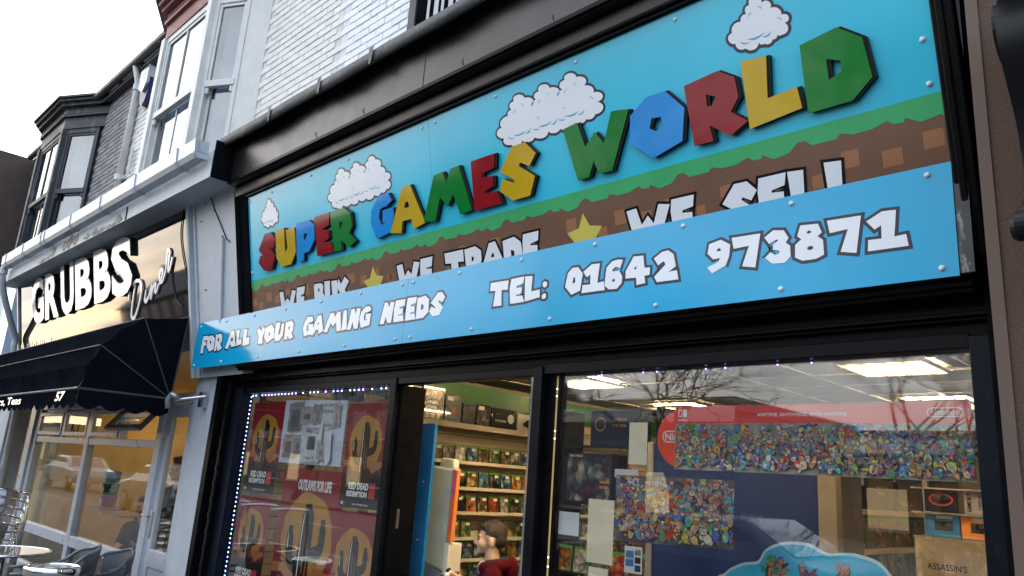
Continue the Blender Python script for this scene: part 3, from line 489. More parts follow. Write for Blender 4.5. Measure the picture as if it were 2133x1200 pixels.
# traced outlines of the printed lettering, in millimetres on the boards they belong to
DATA = json.loads('''{"L3":[["S","red",[[-5652,609],[-5551,605],[-5478,531],[-5521,466],[-5605,503],[-5503,405],[-5555,307],[-5683,310],[-5776,388],[-5737,444],[-5667,407],[-5677,426],[-5763,489]],[]],["U","yellow",[[-5476,604],[-5340,601],[-5342,403],[-5301,435],[-5314,581],[-5182,576],[-5179,385],[-5256,301],[-5409,305],[-5477,383]],[]],["P","blue",[[-5157,602],[-4979,596],[-4904,547],[-4908,434],[-4988,359],[-5067,356],[-5072,300],[-5169,307]],[[[-5053,507],[-5002,495],[-5031,456],[-5055,459]]]],["E","red",[[-4894,601],[-4690,599],[-4702,509],[-4805,488],[-4715,471],[-4715,410],[-4792,394],[-4695,380],[-4654,305],[-4880,305]],[]],["R","green",[[-4685,593],[-4509,595],[-4425,545],[-4412,449],[-4455,401],[-4379,335],[-4461,301],[-4560,372],[-4552,299],[-4649,303]],[[[-4570,508],[-4528,493],[-4550,456],[-4570,459]]]],["G","blue",[[-4091,594],[-3981,589],[-3945,531],[-4016,500],[-4033,507],[-4080,496],[-4099,440],[-4072,390],[-4034,396],[-4035,403],[-4058,405],[-4050,485],[-3935,482],[-3932,424],[-3974,325],[-4132,305],[-4188,418],[-4177,505]],[]],["A","yellow",[[-3832,590],[-3748,593],[-3618,320],[-3735,302],[-3752,370],[-3845,373],[-3865,298],[-3979,318]],[[[-3807,490],[-3775,488],[-3767,450],[-3819,454]]]],["M","green",[[-3508,596],[-3424,600],[-3395,528],[-3351,601],[-3275,604],[-3187,316],[-3289,307],[-3340,442],[-3401,380],[-3462,450],[-3522,310],[-3633,329]],[]],["E","red",[[-3170,602],[-2969,601],[-2981,519],[-3082,509],[-3083,485],[-2993,475],[-2995,415],[-3069,403],[-3069,389],[-2970,382],[-2937,305],[-3165,306]],[]],["S","yellow",[[-2830,603],[-2731,603],[-2656,524],[-2710,464],[-2776,500],[-2789,483],[-2675,401],[-2721,302],[-2852,302],[-2950,376],[-2917,440],[-2833,398],[-2827,414],[-2935,484]],[]],["W","green",[[-2456,598],[-2359,607],[-2318,468],[-2253,529],[-2200,458],[-2141,603],[-2038,582],[-2166,308],[-2248,313],[-2273,385],[-2312,309],[-2383,307]],[]],["O","blue",[[-1933,610],[-1827,609],[-1735,500],[-1762,352],[-1924,311],[-2048,419],[-2031,548]],[[[-1912,502],[-1862,494],[-1857,447],[-1896,435],[-1930,457]]]],["R","red",[[-1727,600],[-1555,615],[-1478,561],[-1470,470],[-1512,416],[-1439,355],[-1525,312],[-1619,386],[-1608,311],[-1703,313]],[[[-1621,528],[-1575,504],[-1599,469],[-1623,473]]]],["L","yellow",[[-1443,620],[-1328,605],[-1342,424],[-1214,434],[-1203,341],[-1434,317]],[]],["D","green",[[-1184,599],[-1034,619],[-943,545],[-924,381],[-1006,312],[-1181,312]],[[[-1086,507],[-1033,483],[-1034,438],[-1085,421]]]]],"LP":[["F",[[-6844,2628],[-6746,2626],[-6743,2587],[-6810,2586],[-6806,2574],[-6762,2569],[-6757,2537],[-6800,2537],[-6798,2469],[-6855,2472],[-6854,2573]],[]],["O",[[-6736,2620],[-6648,2622],[-6594,2588],[-6592,2490],[-6673,2476],[-6742,2524],[-6747,2600]],[[[-6689,2575],[-6663,2575],[-6656,2547],[-6672,2537]]]],["R",[[-6583,2622],[-6493,2624],[-6456,2607],[-6445,2553],[-6473,2534],[-6426,2491],[-6495,2467],[-6535,2517],[-6531,2472],[-6573,2472]],[[[-6538,2586],[-6509,2587],[-6504,2561],[-6525,2551]]]],["A",[[-6299,2620],[-6240,2631],[-6163,2490],[-6247,2484],[-6261,2507],[-6287,2506],[-6308,2472],[-6366,2483]],[[[-6269,2567],[-6244,2571],[-6232,2537],[-6274,2537]]]],["L",[[-6179,2624],[-6132,2625],[-6129,2537],[-6072,2541],[-6065,2498],[-6156,2487]],[]],["L",[[-6050,2621],[-5995,2619],[-5991,2544],[-5935,2546],[-5924,2487],[-6041,2480]],[]],["Y",[[-5817,2589],[-5779,2613],[-5747,2578],[-5716,2617],[-5679,2593],[-5707,2527],[-5691,2475],[-5771,2477],[-5774,2538]],[]],["O",[[-5671,2603],[-5583,2621],[-5530,2580],[-5519,2507],[-5622,2474],[-5678,2520],[-5682,2567]],[[[-5614,2559],[-5591,2559],[-5589,2531],[-5606,2524]]]],["U",[[-5512,2625],[-5447,2623],[-5453,2522],[-5426,2532],[-5420,2611],[-5383,2610],[-5382,2516],[-5421,2479],[-5490,2476],[-5516,2514]],[]],["R",[[-5361,2613],[-5275,2622],[-5236,2593],[-5234,2543],[-5253,2523],[-5215,2487],[-5274,2477],[-5304,2509],[-5303,2479],[-5352,2479]],[[[-5311,2578],[-5288,2581],[-5290,2561],[-5306,2552]]]],["G",[[-5037,2627],[-4975,2623],[-4954,2594],[-4983,2577],[-5007,2583],[-5033,2561],[-5030,2516],[-4993,2524],[-4997,2530],[-5012,2529],[-5016,2571],[-4953,2568],[-4931,2479],[-4990,2489],[-5059,2480],[-5088,2540],[-5075,2590]],[]],["A",[[-4899,2619],[-4851,2624],[-4797,2501],[-4856,2482],[-4866,2515],[-4908,2515],[-4916,2487],[-4955,2512]],[[[-4882,2570],[-4871,2572],[-4868,2553],[-4893,2553]]]],["M",[[-4729,2623],[-4679,2622],[-4669,2584],[-4638,2621],[-4599,2622],[-4565,2483],[-4619,2479],[-4641,2550],[-4676,2520],[-4710,2551],[-4744,2483],[-4794,2492]],[]],["I",[[-4560,2624],[-4520,2624],[-4494,2485],[-4559,2480]],[]],["N",[[-4461,2623],[-4423,2622],[-4406,2581],[-4394,2623],[-4351,2618],[-4362,2478],[-4407,2481],[-4431,2533],[-4445,2478],[-4490,2481]],[]],["G",[[-4289,2623],[-4241,2621],[-4222,2594],[-4263,2578],[-4292,2583],[-4301,2557],[-4292,2525],[-4259,2530],[-4260,2534],[-4277,2533],[-4281,2572],[-4220,2569],[-4224,2490],[-4322,2479],[-4351,2539],[-4339,2591]],[]],["N",[[-4076,2625],[-4042,2624],[-4021,2587],[-4010,2624],[-3970,2619],[-3983,2484],[-4022,2484],[-4049,2528],[-4061,2481],[-4110,2484]],[]],["E",[[-3954,2626],[-3854,2624],[-3855,2583],[-3909,2576],[-3907,2568],[-3870,2564],[-3869,2529],[-3909,2527],[-3907,2520],[-3862,2519],[-3850,2482],[-3958,2482],[-3965,2571]],[]],["E",[[-3831,2628],[-3736,2625],[-3742,2585],[-3791,2578],[-3789,2570],[-3750,2566],[-3748,2532],[-3789,2528],[-3788,2520],[-3746,2519],[-3730,2481],[-3836,2480],[-3838,2554]],[]],["D",[[-3729,2616],[-3651,2623],[-3614,2595],[-3608,2514],[-3653,2482],[-3729,2481]],[[[-3684,2573],[-3661,2564],[-3660,2541],[-3684,2533]]]],["S",[[-3532,2628],[-3493,2626],[-3459,2592],[-3482,2560],[-3513,2576],[-3520,2567],[-3472,2529],[-3501,2483],[-3563,2483],[-3603,2516],[-3582,2547],[-3545,2527],[-3541,2535],[-3594,2568]],[]],["T",[[-3067,2625],[-2924,2622],[-2926,2567],[-2975,2573],[-2967,2483],[-3034,2484],[-3024,2574],[-3068,2577]],[]],["E",[[-2902,2626],[-2803,2627],[-2809,2589],[-2859,2579],[-2858,2571],[-2816,2567],[-2819,2533],[-2856,2530],[-2855,2523],[-2809,2520],[-2794,2484],[-2900,2484],[-2911,2574]],[]],["L",[[-2797,2626],[-2742,2621],[-2745,2535],[-2683,2539],[-2680,2496],[-2790,2485]],[]],["colon",[[-2650,2580],[-2634,2571],[-2632,2553],[-2647,2544],[-2663,2553],[-2664,2572]],[]],["colon",[[-2648,2514],[-2636,2507],[-2635,2489],[-2649,2482],[-2665,2487],[-2666,2505]],[]],["0",[[-2462,2625],[-2424,2623],[-2392,2584],[-2405,2497],[-2461,2482],[-2506,2529],[-2492,2600]],[[[-2451,2575],[-2441,2570],[-2439,2547],[-2448,2539],[-2458,2547]]]],["1",[[-2389,2593],[-2335,2625],[-2285,2621],[-2296,2522],[-2256,2526],[-2248,2480],[-2395,2482],[-2390,2523],[-2341,2521],[-2342,2573],[-2365,2560]],[]],["6",[[-2209,2620],[-2174,2624],[-2144,2618],[-2158,2578],[-2186,2589],[-2205,2577],[-2205,2568],[-2166,2568],[-2145,2536],[-2146,2502],[-2175,2477],[-2224,2480],[-2250,2503],[-2246,2565],[-2241,2594]],[[[-2203,2528],[-2190,2530],[-2187,2519],[-2194,2514],[-2205,2517]]]],["4",[[-2081,2624],[-2025,2620],[-2017,2559],[-1986,2556],[-1987,2521],[-2016,2519],[-2010,2484],[-2060,2480],[-2063,2517],[-2125,2521],[-2125,2558]],[[[-2063,2578],[-2063,2560],[-2079,2559]]]],["2",[[-1965,2596],[-1922,2621],[-1887,2623],[-1858,2600],[-1845,2541],[-1883,2520],[-1839,2521],[-1831,2477],[-1946,2479],[-1962,2507],[-1901,2557],[-1906,2569],[-1913,2574],[-1941,2559]],[]],["9",[[-1676,2616],[-1619,2627],[-1574,2597],[-1579,2547],[-1595,2506],[-1661,2480],[-1685,2510],[-1633,2527],[-1621,2544],[-1656,2543],[-1684,2573]],[[[-1638,2585],[-1627,2591],[-1619,2585],[-1620,2575],[-1638,2577]]]],["7",[[-1567,2626],[-1435,2622],[-1459,2477],[-1519,2491],[-1487,2577],[-1558,2575]],[]],["3",[[-1418,2600],[-1379,2625],[-1333,2617],[-1313,2581],[-1325,2562],[-1307,2546],[-1306,2500],[-1331,2477],[-1385,2482],[-1416,2512],[-1392,2533],[-1372,2517],[-1352,2522],[-1353,2533],[-1381,2542],[-1380,2562],[-1357,2578],[-1363,2583],[-1397,2569]],[]],["8",[[-1263,2624],[-1191,2618],[-1177,2579],[-1194,2566],[-1173,2547],[-1171,2486],[-1204,2474],[-1258,2475],[-1288,2493],[-1286,2546],[-1260,2565],[-1277,2581]],[[[-1238,2592],[-1228,2597],[-1219,2591],[-1220,2586],[-1229,2583],[-1237,2587]],[[-1237,2527],[-1224,2532],[-1213,2527],[-1213,2518],[-1226,2513],[-1237,2519]]]],["7",[[-1155,2623],[-1025,2619],[-1048,2473],[-1107,2487],[-1076,2574],[-1146,2570]],[]],["1",[[-1007,2591],[-949,2620],[-899,2616],[-910,2514],[-869,2516],[-863,2470],[-1006,2472],[-1003,2516],[-955,2514],[-954,2566],[-978,2553]],[]]],"LS":[["W",[[-5496,111],[-5438,111],[-5421,28],[-5375,51],[-5344,22],[-5303,106],[-5245,94],[-5296,-12],[-5477,-9]],[]],["E",[[-5228,114],[-5110,112],[-5127,59],[-5179,48],[-5177,41],[-5129,36],[-5133,-10],[-5244,-8],[-5241,55]],[]],["B",[[-4975,109],[-4882,105],[-4856,87],[-4866,30],[-4849,13],[-4849,-4],[-4983,-4],[-4986,96]],[[[-4927,73],[-4907,68],[-4910,48],[-4928,43]]]],["U",[[-4838,111],[-4765,108],[-4771,-3],[-4843,-5]],[]],["U",[[-4746,102],[-4671,100],[-4669,2],[-4742,-2]],[]],["Y",[[-4650,108],[-4626,64],[-4572,112],[-4520,74],[-4578,22],[-4570,-6],[-4637,-7],[-4679,57]],[]],["W",[[-3965,99],[-3905,103],[-3885,21],[-3847,56],[-3815,24],[-3785,101],[-3727,89],[-3768,-2],[-3947,-2]],[]],["E",[[-3715,106],[-3597,106],[-3611,47],[-3663,43],[-3663,36],[-3612,31],[-3615,-2],[-3727,-3],[-3725,56]],[]],["T",[[-3484,105],[-3313,103],[-3313,30],[-3366,37],[-3363,-1],[-3427,-1],[-3427,36],[-3479,41]],[]],["R",[[-3302,100],[-3207,105],[-3160,73],[-3159,18],[-3171,-2],[-3297,-4]],[[[-3242,52],[-3221,40],[-3231,22],[-3245,22]]]],["A",[[-3091,103],[-3040,107],[-2989,0],[-3145,0]],[[[-3072,41],[-3057,41],[-3054,19],[-3081,19]]]],["D",[[-2979,97],[-2887,106],[-2839,69],[-2831,-1],[-2977,0]],[[[-2920,37],[-2895,28],[-2893,2],[-2919,0]]]],["E",[[-2818,107],[-2702,107],[-2711,57],[-2768,46],[-2767,37],[-2718,31],[-2721,-2],[-2829,-4],[-2826,62]],[]],["W",[[-2120,97],[-2062,101],[-2039,16],[-2000,54],[-1971,11],[-1936,97],[-1875,84],[-1912,0],[-2099,-2]],[]],["E",[[-1864,103],[-1745,102],[-1755,50],[-1812,41],[-1812,30],[-1762,25],[-1763,-1],[-1871,-1],[-1874,49]],[]],["S",[[-1545,105],[-1486,104],[-1444,57],[-1474,18],[-1512,40],[-1519,30],[-1479,-4],[-1565,-4],[-1610,29]],[]],["E",[[-1432,104],[-1311,103],[-1322,51],[-1379,41],[-1380,31],[-1328,26],[-1330,-3],[-1441,-4],[-1442,47]],[]],["L",[[-1305,103],[-1238,96],[-1244,-1],[-1301,-1]],[]],["L",[[-1153,105],[-1085,97],[-1091,0],[-1149,-2]],[]]],"ST":[[[-4229,136],[-4195,69],[-4116,53],[-4156,-3],[-4296,-2],[-4347,49],[-4270,60]],[[-2390,142],[-2353,71],[-2276,56],[-2325,-4],[-2456,-5],[-2504,57],[-2425,69]]],"BL":[[-4533,57,-4454,122],[-4382,24,-4311,89],[-4200,62,-4166,120],[-4076,8,-4018,59],[-5404,76,-5342,124],[-5107,42,-5054,122],[-5946,44,-5876,106],[-5838,10,-5770,63],[-5573,30,-5492,89],[-5713,62,-5625,132],[-3350,102,-3295,126],[-3072,86,-3006,126],[-3474,0,-3426,26],[-4060,2,-4008,56],[-2506,57,-2439,128],[-2304,-2,-2246,46],[-2195,42,-2128,112],[-2038,30,-1978,78],[-1900,80,-1864,111],[-1740,0,-1696,46],[-1615,57,-1552,109],[-1208,6,-1158,62],[-1084,61,-1017,129],[-934,30,-862,96],[-787,64,-717,130]],"GR":[[-5330,169],[-5263,179],[-5224,213],[-5194,212],[-5167,187],[-5069,186],[-5052,204],[-5006,188],[-4935,188],[-4877,205],[-4856,187],[-4819,184],[-4813,199],[-4762,169]],"C4":[[-1479,767],[-1480,775],[-1479,782],[-1477,789],[-1473,795],[-1468,799],[-1463,803],[-1456,804],[-1448,805],[-1441,804],[-1433,801],[-1434,806],[-1433,811],[-1432,816],[-1430,820],[-1427,823],[-1423,825],[-1419,827],[-1414,827],[-1409,827],[-1404,826],[-1407,831],[-1409,836],[-1409,842],[-1409,846],[-1407,851],[-1405,855],[-1401,857],[-1397,859],[-1392,860],[-1387,859],[-1388,870],[-1386,879],[-1380,886],[-1371,889],[-1362,889],[-1351,885],[-1342,878],[-1335,868],[-1331,858],[-1331,847],[-1326,850],[-1320,851],[-1313,850],[-1306,846],[-1300,841],[-1296,835],[-1293,828],[-1292,821],[-1293,814],[-1297,809],[-1290,810],[-1283,808],[-1276,806],[-1270,802],[-1264,796],[-1259,790],[-1255,783],[-1253,776],[-1252,769],[-1252,762],[-1246,763],[-1239,761],[-1232,757],[-1227,751],[-1224,743],[-1224,736],[-1226,730],[-1231,726],[-1237,724],[-1244,725],[-1238,719],[-1234,712],[-1232,705],[-1231,697],[-1232,691],[-1236,685],[-1241,681],[-1247,679],[-1254,678],[-1261,680],[-1262,679],[-1264,678],[-1266,678],[-1268,678],[-1271,679],[-1273,680],[-1275,681],[-1277,682],[-1279,684],[-1280,687],[-1280,683],[-1281,680],[-1282,677],[-1284,675],[-1287,673],[-1290,672],[-1293,672],[-1296,672],[-1299,672],[-1303,674],[-1304,670],[-1306,666],[-1309,663],[-1313,661],[-1317,660],[-1322,660],[-1327,661],[-1331,663],[-1336,666],[-1340,669],[-1342,668],[-1345,668],[-1348,668],[-1351,669],[-1354,670],[-1357,672],[-1359,675],[-1361,678],[-1362,681],[-1363,684],[-1365,677],[-1368,670],[-1374,665],[-1380,661],[-1388,660],[-1396,660],[-1404,662],[-1412,666],[-1419,672],[-1426,679],[-1431,677],[-1437,677],[-1443,679],[-1449,681],[-1455,685],[-1460,690],[-1464,696],[-1467,702],[-1468,708],[-1468,715],[-1476,716],[-1484,720],[-1491,726],[-1496,734],[-1499,742],[-1500,750],[-1498,757],[-1493,763],[-1487,766]],"C2":[[-4694,741],[-4700,750],[-4703,759],[-4703,767],[-4701,775],[-4695,782],[-4687,787],[-4677,792],[-4665,794],[-4652,795],[-4638,794],[-4639,799],[-4640,803],[-4639,808],[-4637,811],[-4634,815],[-4630,818],[-4624,820],[-4618,821],[-4612,822],[-4605,822],[-4612,827],[-4617,833],[-4620,840],[-4621,846],[-4619,851],[-4616,856],[-4610,860],[-4602,862],[-4593,863],[-4584,863],[-4588,872],[-4586,881],[-4580,887],[-4569,891],[-4555,891],[-4540,889],[-4526,883],[-4514,876],[-4507,867],[-4504,858],[-4489,856],[-4474,852],[-4461,846],[-4450,838],[-4441,829],[-4437,820],[-4436,811],[-4440,804],[-4447,798],[-4457,794],[-4458,799],[-4458,803],[-4456,808],[-4454,812],[-4450,815],[-4445,818],[-4440,820],[-4433,822],[-4426,822],[-4419,822],[-4425,828],[-4430,834],[-4432,840],[-4432,846],[-4430,852],[-4426,856],[-4420,859],[-4412,862],[-4404,862],[-4394,862],[-4398,871],[-4396,879],[-4390,886],[-4379,889],[-4366,890],[-4351,887],[-4337,882],[-4326,874],[-4319,865],[-4316,856],[-4302,855],[-4288,851],[-4275,845],[-4263,837],[-4255,829],[-4250,820],[-4249,811],[-4252,803],[-4259,797],[-4269,793],[-4269,798],[-4269,802],[-4267,806],[-4264,810],[-4260,813],[-4255,815],[-4250,817],[-4243,818],[-4236,819],[-4229,818],[-4237,825],[-4243,831],[-4246,838],[-4247,845],[-4246,851],[-4242,857],[-4236,861],[-4229,864],[-4219,865],[-4209,865],[-4212,874],[-4209,882],[-4201,888],[-4190,891],[-4176,891],[-4162,887],[-4149,881],[-4139,873],[-4132,864],[-4131,855],[-4118,854],[-4105,850],[-4093,845],[-4082,838],[-4074,829],[-4070,821],[-4069,813],[-4071,805],[-4077,799],[-4086,795],[-4075,793],[-4065,790],[-4055,785],[-4046,780],[-4038,774],[-4032,767],[-4029,760],[-4027,753],[-4027,746],[-4030,740],[-4015,739],[-4001,735],[-3988,728],[-3979,719],[-3974,710],[-3974,701],[-3979,693],[-3988,688],[-4000,686],[-4015,687],[-4001,681],[-3989,672],[-3981,663],[-3977,653],[-3978,644],[-3983,636],[-3991,630],[-4003,626],[-4017,625],[-4032,627],[-4033,622],[-4036,618],[-4041,615],[-4046,612],[-4053,611],[-4060,610],[-4068,611],[-4076,613],[-4084,615],[-4092,619],[-4095,613],[-4100,609],[-4106,606],[-4115,604],[-4124,603],[-4134,604],[-4144,607],[-4153,610],[-4162,615],[-4169,621],[-4170,613],[-4175,606],[-4182,600],[-4193,597],[-4205,595],[-4218,595],[-4232,598],[-4245,602],[-4257,609],[-4267,616],[-4271,611],[-4278,607],[-4286,605],[-4296,603],[-4306,604],[-4317,606],[-4327,609],[-4337,614],[-4345,620],[-4351,626],[-4352,619],[-4357,612],[-4364,606],[-4374,602],[-4386,600],[-4400,600],[-4414,603],[-4427,607],[-4440,612],[-4451,619],[-4455,614],[-4462,609],[-4471,606],[-4482,605],[-4493,605],[-4505,607],[-4517,610],[-4528,615],[-4538,621],[-4546,627],[-4547,621],[-4550,615],[-4557,611],[-4566,607],[-4576,606],[-4588,606],[-4599,609],[-4611,612],[-4621,617],[-4630,624],[-4641,625],[-4652,628],[-4663,632],[-4672,637],[-4680,643],[-4685,650],[-4688,657],[-4688,663],[-4685,669],[-4680,674],[-4696,679],[-4710,685],[-4722,694],[-4731,703],[-4735,713],[-4735,722],[-4730,730],[-4721,736],[-4709,740]],"M2":[[[-4536,836],[-4510,830],[-4512,808]],[[-4347,835],[-4325,830],[-4325,813]],[[-4160,833],[-4137,827],[-4139,806]],[[-4060,730],[-4034,724],[-4033,702]],[[-4431,729],[-4406,722],[-4407,702]],[[-4244,730],[-4219,723],[-4220,707]],[[-4568,815],[-4593,815],[-4595,789]],[[-4384,814],[-4406,814],[-4407,792]],[[-4199,815],[-4221,811],[-4220,789]],[[-4652,678],[-4631,647],[-4597,655]],[[-4608,675],[-4554,642],[-4508,676]],[[-4516,659],[-4488,642],[-4467,685]],[[-4465,675],[-4436,642],[-4413,660]],[[-4420,675],[-4365,642],[-4321,676]],[[-4329,657],[-4296,639],[-4280,678]],[[-4277,675],[-4252,646],[-4225,658]],[[-4234,677],[-4179,645],[-4134,675]],[[-4144,659],[-4113,639],[-4095,670]]],"M4":[[[-1354,838],[-1332,839],[-1334,817]],[[-1378,824],[-1397,827],[-1398,804]],[[-1275,758],[-1254,758],[-1255,736]],[[-1447,718],[-1434,687],[-1402,699]],[[-1414,717],[-1374,684],[-1331,718]],[[-1345,702],[-1318,679],[-1302,714]]]}''')
mm = lambda l: [(p[0]/1000, p[1]/1000) for p in l]
TILT = R_(11.7); ZP = 2.7607
SF = (Vector((0, 2.854, ZP)), X_, Vector((0, -math.sin(TILT), math.cos(TILT))), Vector((0, -math.cos(TILT), -math.sin(TILT))))   # canted fascia plane
def sp(u, v, d=0): return SF[0]+SF[1]*u+SF[2]*v+SF[3]*d
SX0, SX1 = -5.958, -.706

# ---------------------------------------------------------------- the games shop fascia sign
sign = thing('shop_sign', 'turquoise canted fascia sign with raised multicoloured SUPER GAMES WORLD letters', 'shop sign', (-3.3, 2.8, 2.7))
for a, b in ((SX0, -3.5585), (-3.5565, SX1)):
    MB().prism([(a, .16 if 0 else -.05), (b, -.05), (b, .975), (a, .975)], [], SF, -.008, 0).build('panel', SIGN_BLUE, sign)
gr = mm(DATA['GR']); per = gr[-1][0]-gr[0][0]; line = []
for k in range(-2, 9):
    for p in gr[:-1]:
        q = (p[0]+k*per, p[1])
        if SX0 < q[0] < SX1: line.append(q)
GT = .262
line = [(SX0, line[0][1]+.01)]+line+[(SX1, line[-1][1]-.01)]
MB().sheet([(SX0, GT)]+[(SX1, GT)]+line[::-1], [], SF, .0012).build('grass_print', GRASS_GREEN, sign)
MB().sheet([(SX0, -.05), (SX1, -.05)]+[(p[0], p[1]+.004) for p in line[::-1]], [], SF, .0006).build('earth_print', EARTH, sign)
for b in DATA['BL']: MB().sheet([(b[0]/1e3, b[1]/1e3), (b[2]/1e3, b[1]/1e3), (b[2]/1e3, b[3]/1e3), (b[0]/1e3, b[3]/1e3)], [], SF, .0009).build('block_print', EARTH_LT, sign)
for s in DATA['ST']: MB().sheet(mm(s), [], SF, .0016).build('star_print', STAR_Y, sign)
for i, (ch, p, h) in enumerate(DATA['LS']):
    o = MB().sheet(offset_poly(mm(p), .0125), [], SF, .0018+.0001*(i % 5)).build('printed_letter', PRINT_K, sign)
    hh = [mm(q) for q in h]
    MB().sheet(mm(p), hh, SF, .0028+.00005*(i % 5)).build('letter_face', PRINT_W, o)
def swoosh(a, m, b):           # thin crescent between two curves that share their ends
    mid = ((a[0]+b[0])/2*.55+m[0]*.45, (a[1]+b[1])/2*.55+m[1]*.45); q = lambda c, t: tuple((1-t)**2*a[k]+2*t*(1-t)*c[k]+t*t*b[k] for k in (0, 1))
    return [q(m, i/8) for i in range(9)]+[q(mid, i/8) for i in range(7, 0, -1)]
def cloud(poly, du, marks, i):
    pl = [(p[0]+du, p[1]) for p in poly]
    pl = [(min(max(p[0], SX0+.002), SX1-.002), min(p[1], .968)) for p in pl]
    ob = MB(); na = len(pl)//10                     # dark outline: one band along each scallop
    for a in range(na):
        arc = [pl[(a*10+k) % len(pl)] for k in range(11)]; ch = Vector(arc[10])-Vector(arc[0]); mid = (Vector(arc[0])+Vector(arc[10]))/2; nn_ = (Vector(arc[5])-mid).normalized(); out = []
        for k in range(11):
            d_ = Vector(arc[min(k+1, 10)])-Vector(arc[max(k-1, 0)]); n_ = Vector((d_.y, -d_.x))
            if n_.length < 1e-9: n_ = nn_.copy()
            n_.normalize()
            if n_.dot(nn_) < 0 and k in (4, 5, 6): n_ = -n_
            sgn = 1 if (Vector((ch.y, -ch.x)).dot(nn_) > 0) else -1
            n_ = Vector((d_.y, -d_.x)).normalized()*sgn if d_.length > 1e-9 else nn_
            q = Vector(arc[k])+n_*.0125; out.append((min(max(q.x, SX0+.001), SX1-.001), min(q.y, .972)))
        inn = [(p_[0]*.97+mid.x*.03, p_[1]*.97+mid.y*.03) for p_ in arc]
        O_, U_, V_, N_ = SF
        for k in range(10): ob.add([O_+U_*p_[0]+V_*p_[1]+N_*(.0014+.0001*i+.00001*a) for p_ in (inn[k], inn[k+1], out[k+1], out[k])], [(0, 1, 2, 3)])
    c = ob.build('cloud_print', PRINT_NAVY, sign)
    MB().sheet(pl, [], SF, .0020+.0001*i).build('cloud_fill', PRINT_W, c)
    for k, (a, m, b) in enumerate(marks): MB().sheet([(q[0]+du, q[1]) for q in swoosh(a, m, b)], [], SF, .0026+.0001*i+.00002*k).build('shade_mark', PRINT_CY, c)
c2 = mm(DATA['C2']); c4 = mm(DATA['C4']); k2 = [mm(m) for m in DATA['M2']]; k4 = [mm(m) for m in DATA['M4']]
cloud(c2, 0, k2, 0); cloud(c2, 1.775, k2, 1); cloud(c4, 0, k4, 2); cloud(c4, -4.24, k4, 3)
for i, (ch, col, p, h) in enumerate(DATA['L3']):
    p = mm(p); h = [mm(q) for q in h]
    sh = lambda l: [(q[0]+.016, q[1]) for q in l]
    o = MB().prism(sh(p), [sh(q) for q in h], SF, .0035, .0215-.0002*(i % 2)).build('letter', ACR_K, sign)
    MB().prism(p, h, SF, .022, .0265+.0002*(i % 2)).build('letter_face', ACR[col], o)
def cap(fr, u, v, r=.011, parent=None, d=0):
    m = MB(); O, U, V, N = fr; n = 10; vs = []
    for rr, hh in ((1, 0), (.95, .35), (.7, .65), (.35, .8)):
        vs += [O+U*(u+rr*r*math.cos(2*math.pi*j/n))+V*(v+rr*r*math.sin(2*math.pi*j/n))+N*(d+hh*r) for j in range(n)]
    fs = [(i*n+j, i*n+(j+1) % n, (i+1)*n+(j+1) % n, (i+1)*n+j) for i in range(3) for j in range(n)]+[tuple(3*n+j for j in range(n))]
    return m.add(vs, fs).build('screw_cap', SCREW, parent, smooth=True)
for u in (-5.925, -5.55, -4.95, -4.45, -3.62, -3.49, -2.95, -2.35, -1.75, -1.15): cap(SF, u, .935, .0105, sign)
for u, v in ((-5.93, .33), (-.745, .47), (-.742, .30)): cap(SF, u, v, .0115, sign)
# the black timber surround of the fascia
fs = thing('fascia_surround', 'black timber cornice and frame round the turquoise sign', 'cornice', (-3.3, 2.6, 3.7))
fr = MB(); fr.prism([(-6.205, -.35), (SX0, -.35), (SX0, .976), (-6.205, 1.08)], [], SF, -.06, .002); fr.build('frame_side', BLACK_MATT, fs, bevel=.006)
MB().prism([(SX0-.05, .003), (SX0-.002, .003), (SX0-.002, .976), (SX0-.05, .976)], [], SF, .0025, .018).build('bead', BLACK_MATT, fs, bevel=.004)
MB().prism([(SX0-.16, .003), (SX0-.15, .003), (SX0-.15, 1.0), (SX0-.16, 1.0)], [], SF, .0025, .012).build('bead', BLACK_MATT, fs, bevel=.003)
MB().prism([(SX1+.001, -.35), (SX1+.075, -.35), (SX1+.075, 1.1), (SX1+.001, 1.1)], [], SF, -.04, .02).build('frame_side', BLACK, fs, bevel=.006)
MB().prism([(SX1+.02, -.35), (SX1+.045, -.35), (SX1+.045, 1.1), (SX1+.02, 1.1)], [], SF, .0205, .034).build('bead', BLACK, fs, bevel=.005)
MB().prism([(SX0, .978), (SX1, .978), (SX1, .996), (SX0, .996)], [], SF, -.03, .022).build('bead', BLACK, fs, bevel=.004)
MB().prism([(SX0-.05, .997), (SX1, .997), (SX1, 1.018), (SX0-.05, 1.018)], [], SF, -.03, .040).build('bead', BLACK, fs, bevel=.007)
MB().prism([(SX0-.2, 1.019), (SX1, 1.019), (SX1, 1.095), (SX0-.2, 1.095)], [], SF, -.03, .018).build('rail', BLACK_BOARD, fs, bevel=.003)
CX0 = -6.13
for a, b in ((CX0, -3.505), (-3.502, -.70)): box('cornice_board', a, b, 2.55, 2.60, 3.835, 4.22, BLACK_BOARD, fs, bevel=.004)
box('cornice_block', CX0, -.70, 2.605, 3.1, 3.84, 4.2, BLACK_MATT, fs)
box('drip_rail', CX0, -.70, 2.53, 2.549, 3.835, 3.865, BLACK, fs, bevel=.005)
fl = MB(); rnd = random.Random(3); k = 60; vs = []
for i in range(k+1):
    x = CX0-.12+(-.66-CX0+.12)*i/k; w = .012*math.sin(i*.55)+rnd.uniform(-.006, .006)
    for y, z in ((2.47, 4.165+w*.4), (2.445+w*.5, 4.16+w), (2.44+w*.5, 4.245+w*.6), (2.455, 4.262+w*.4), (3.1, 4.50)): vs.append((x, y, z))
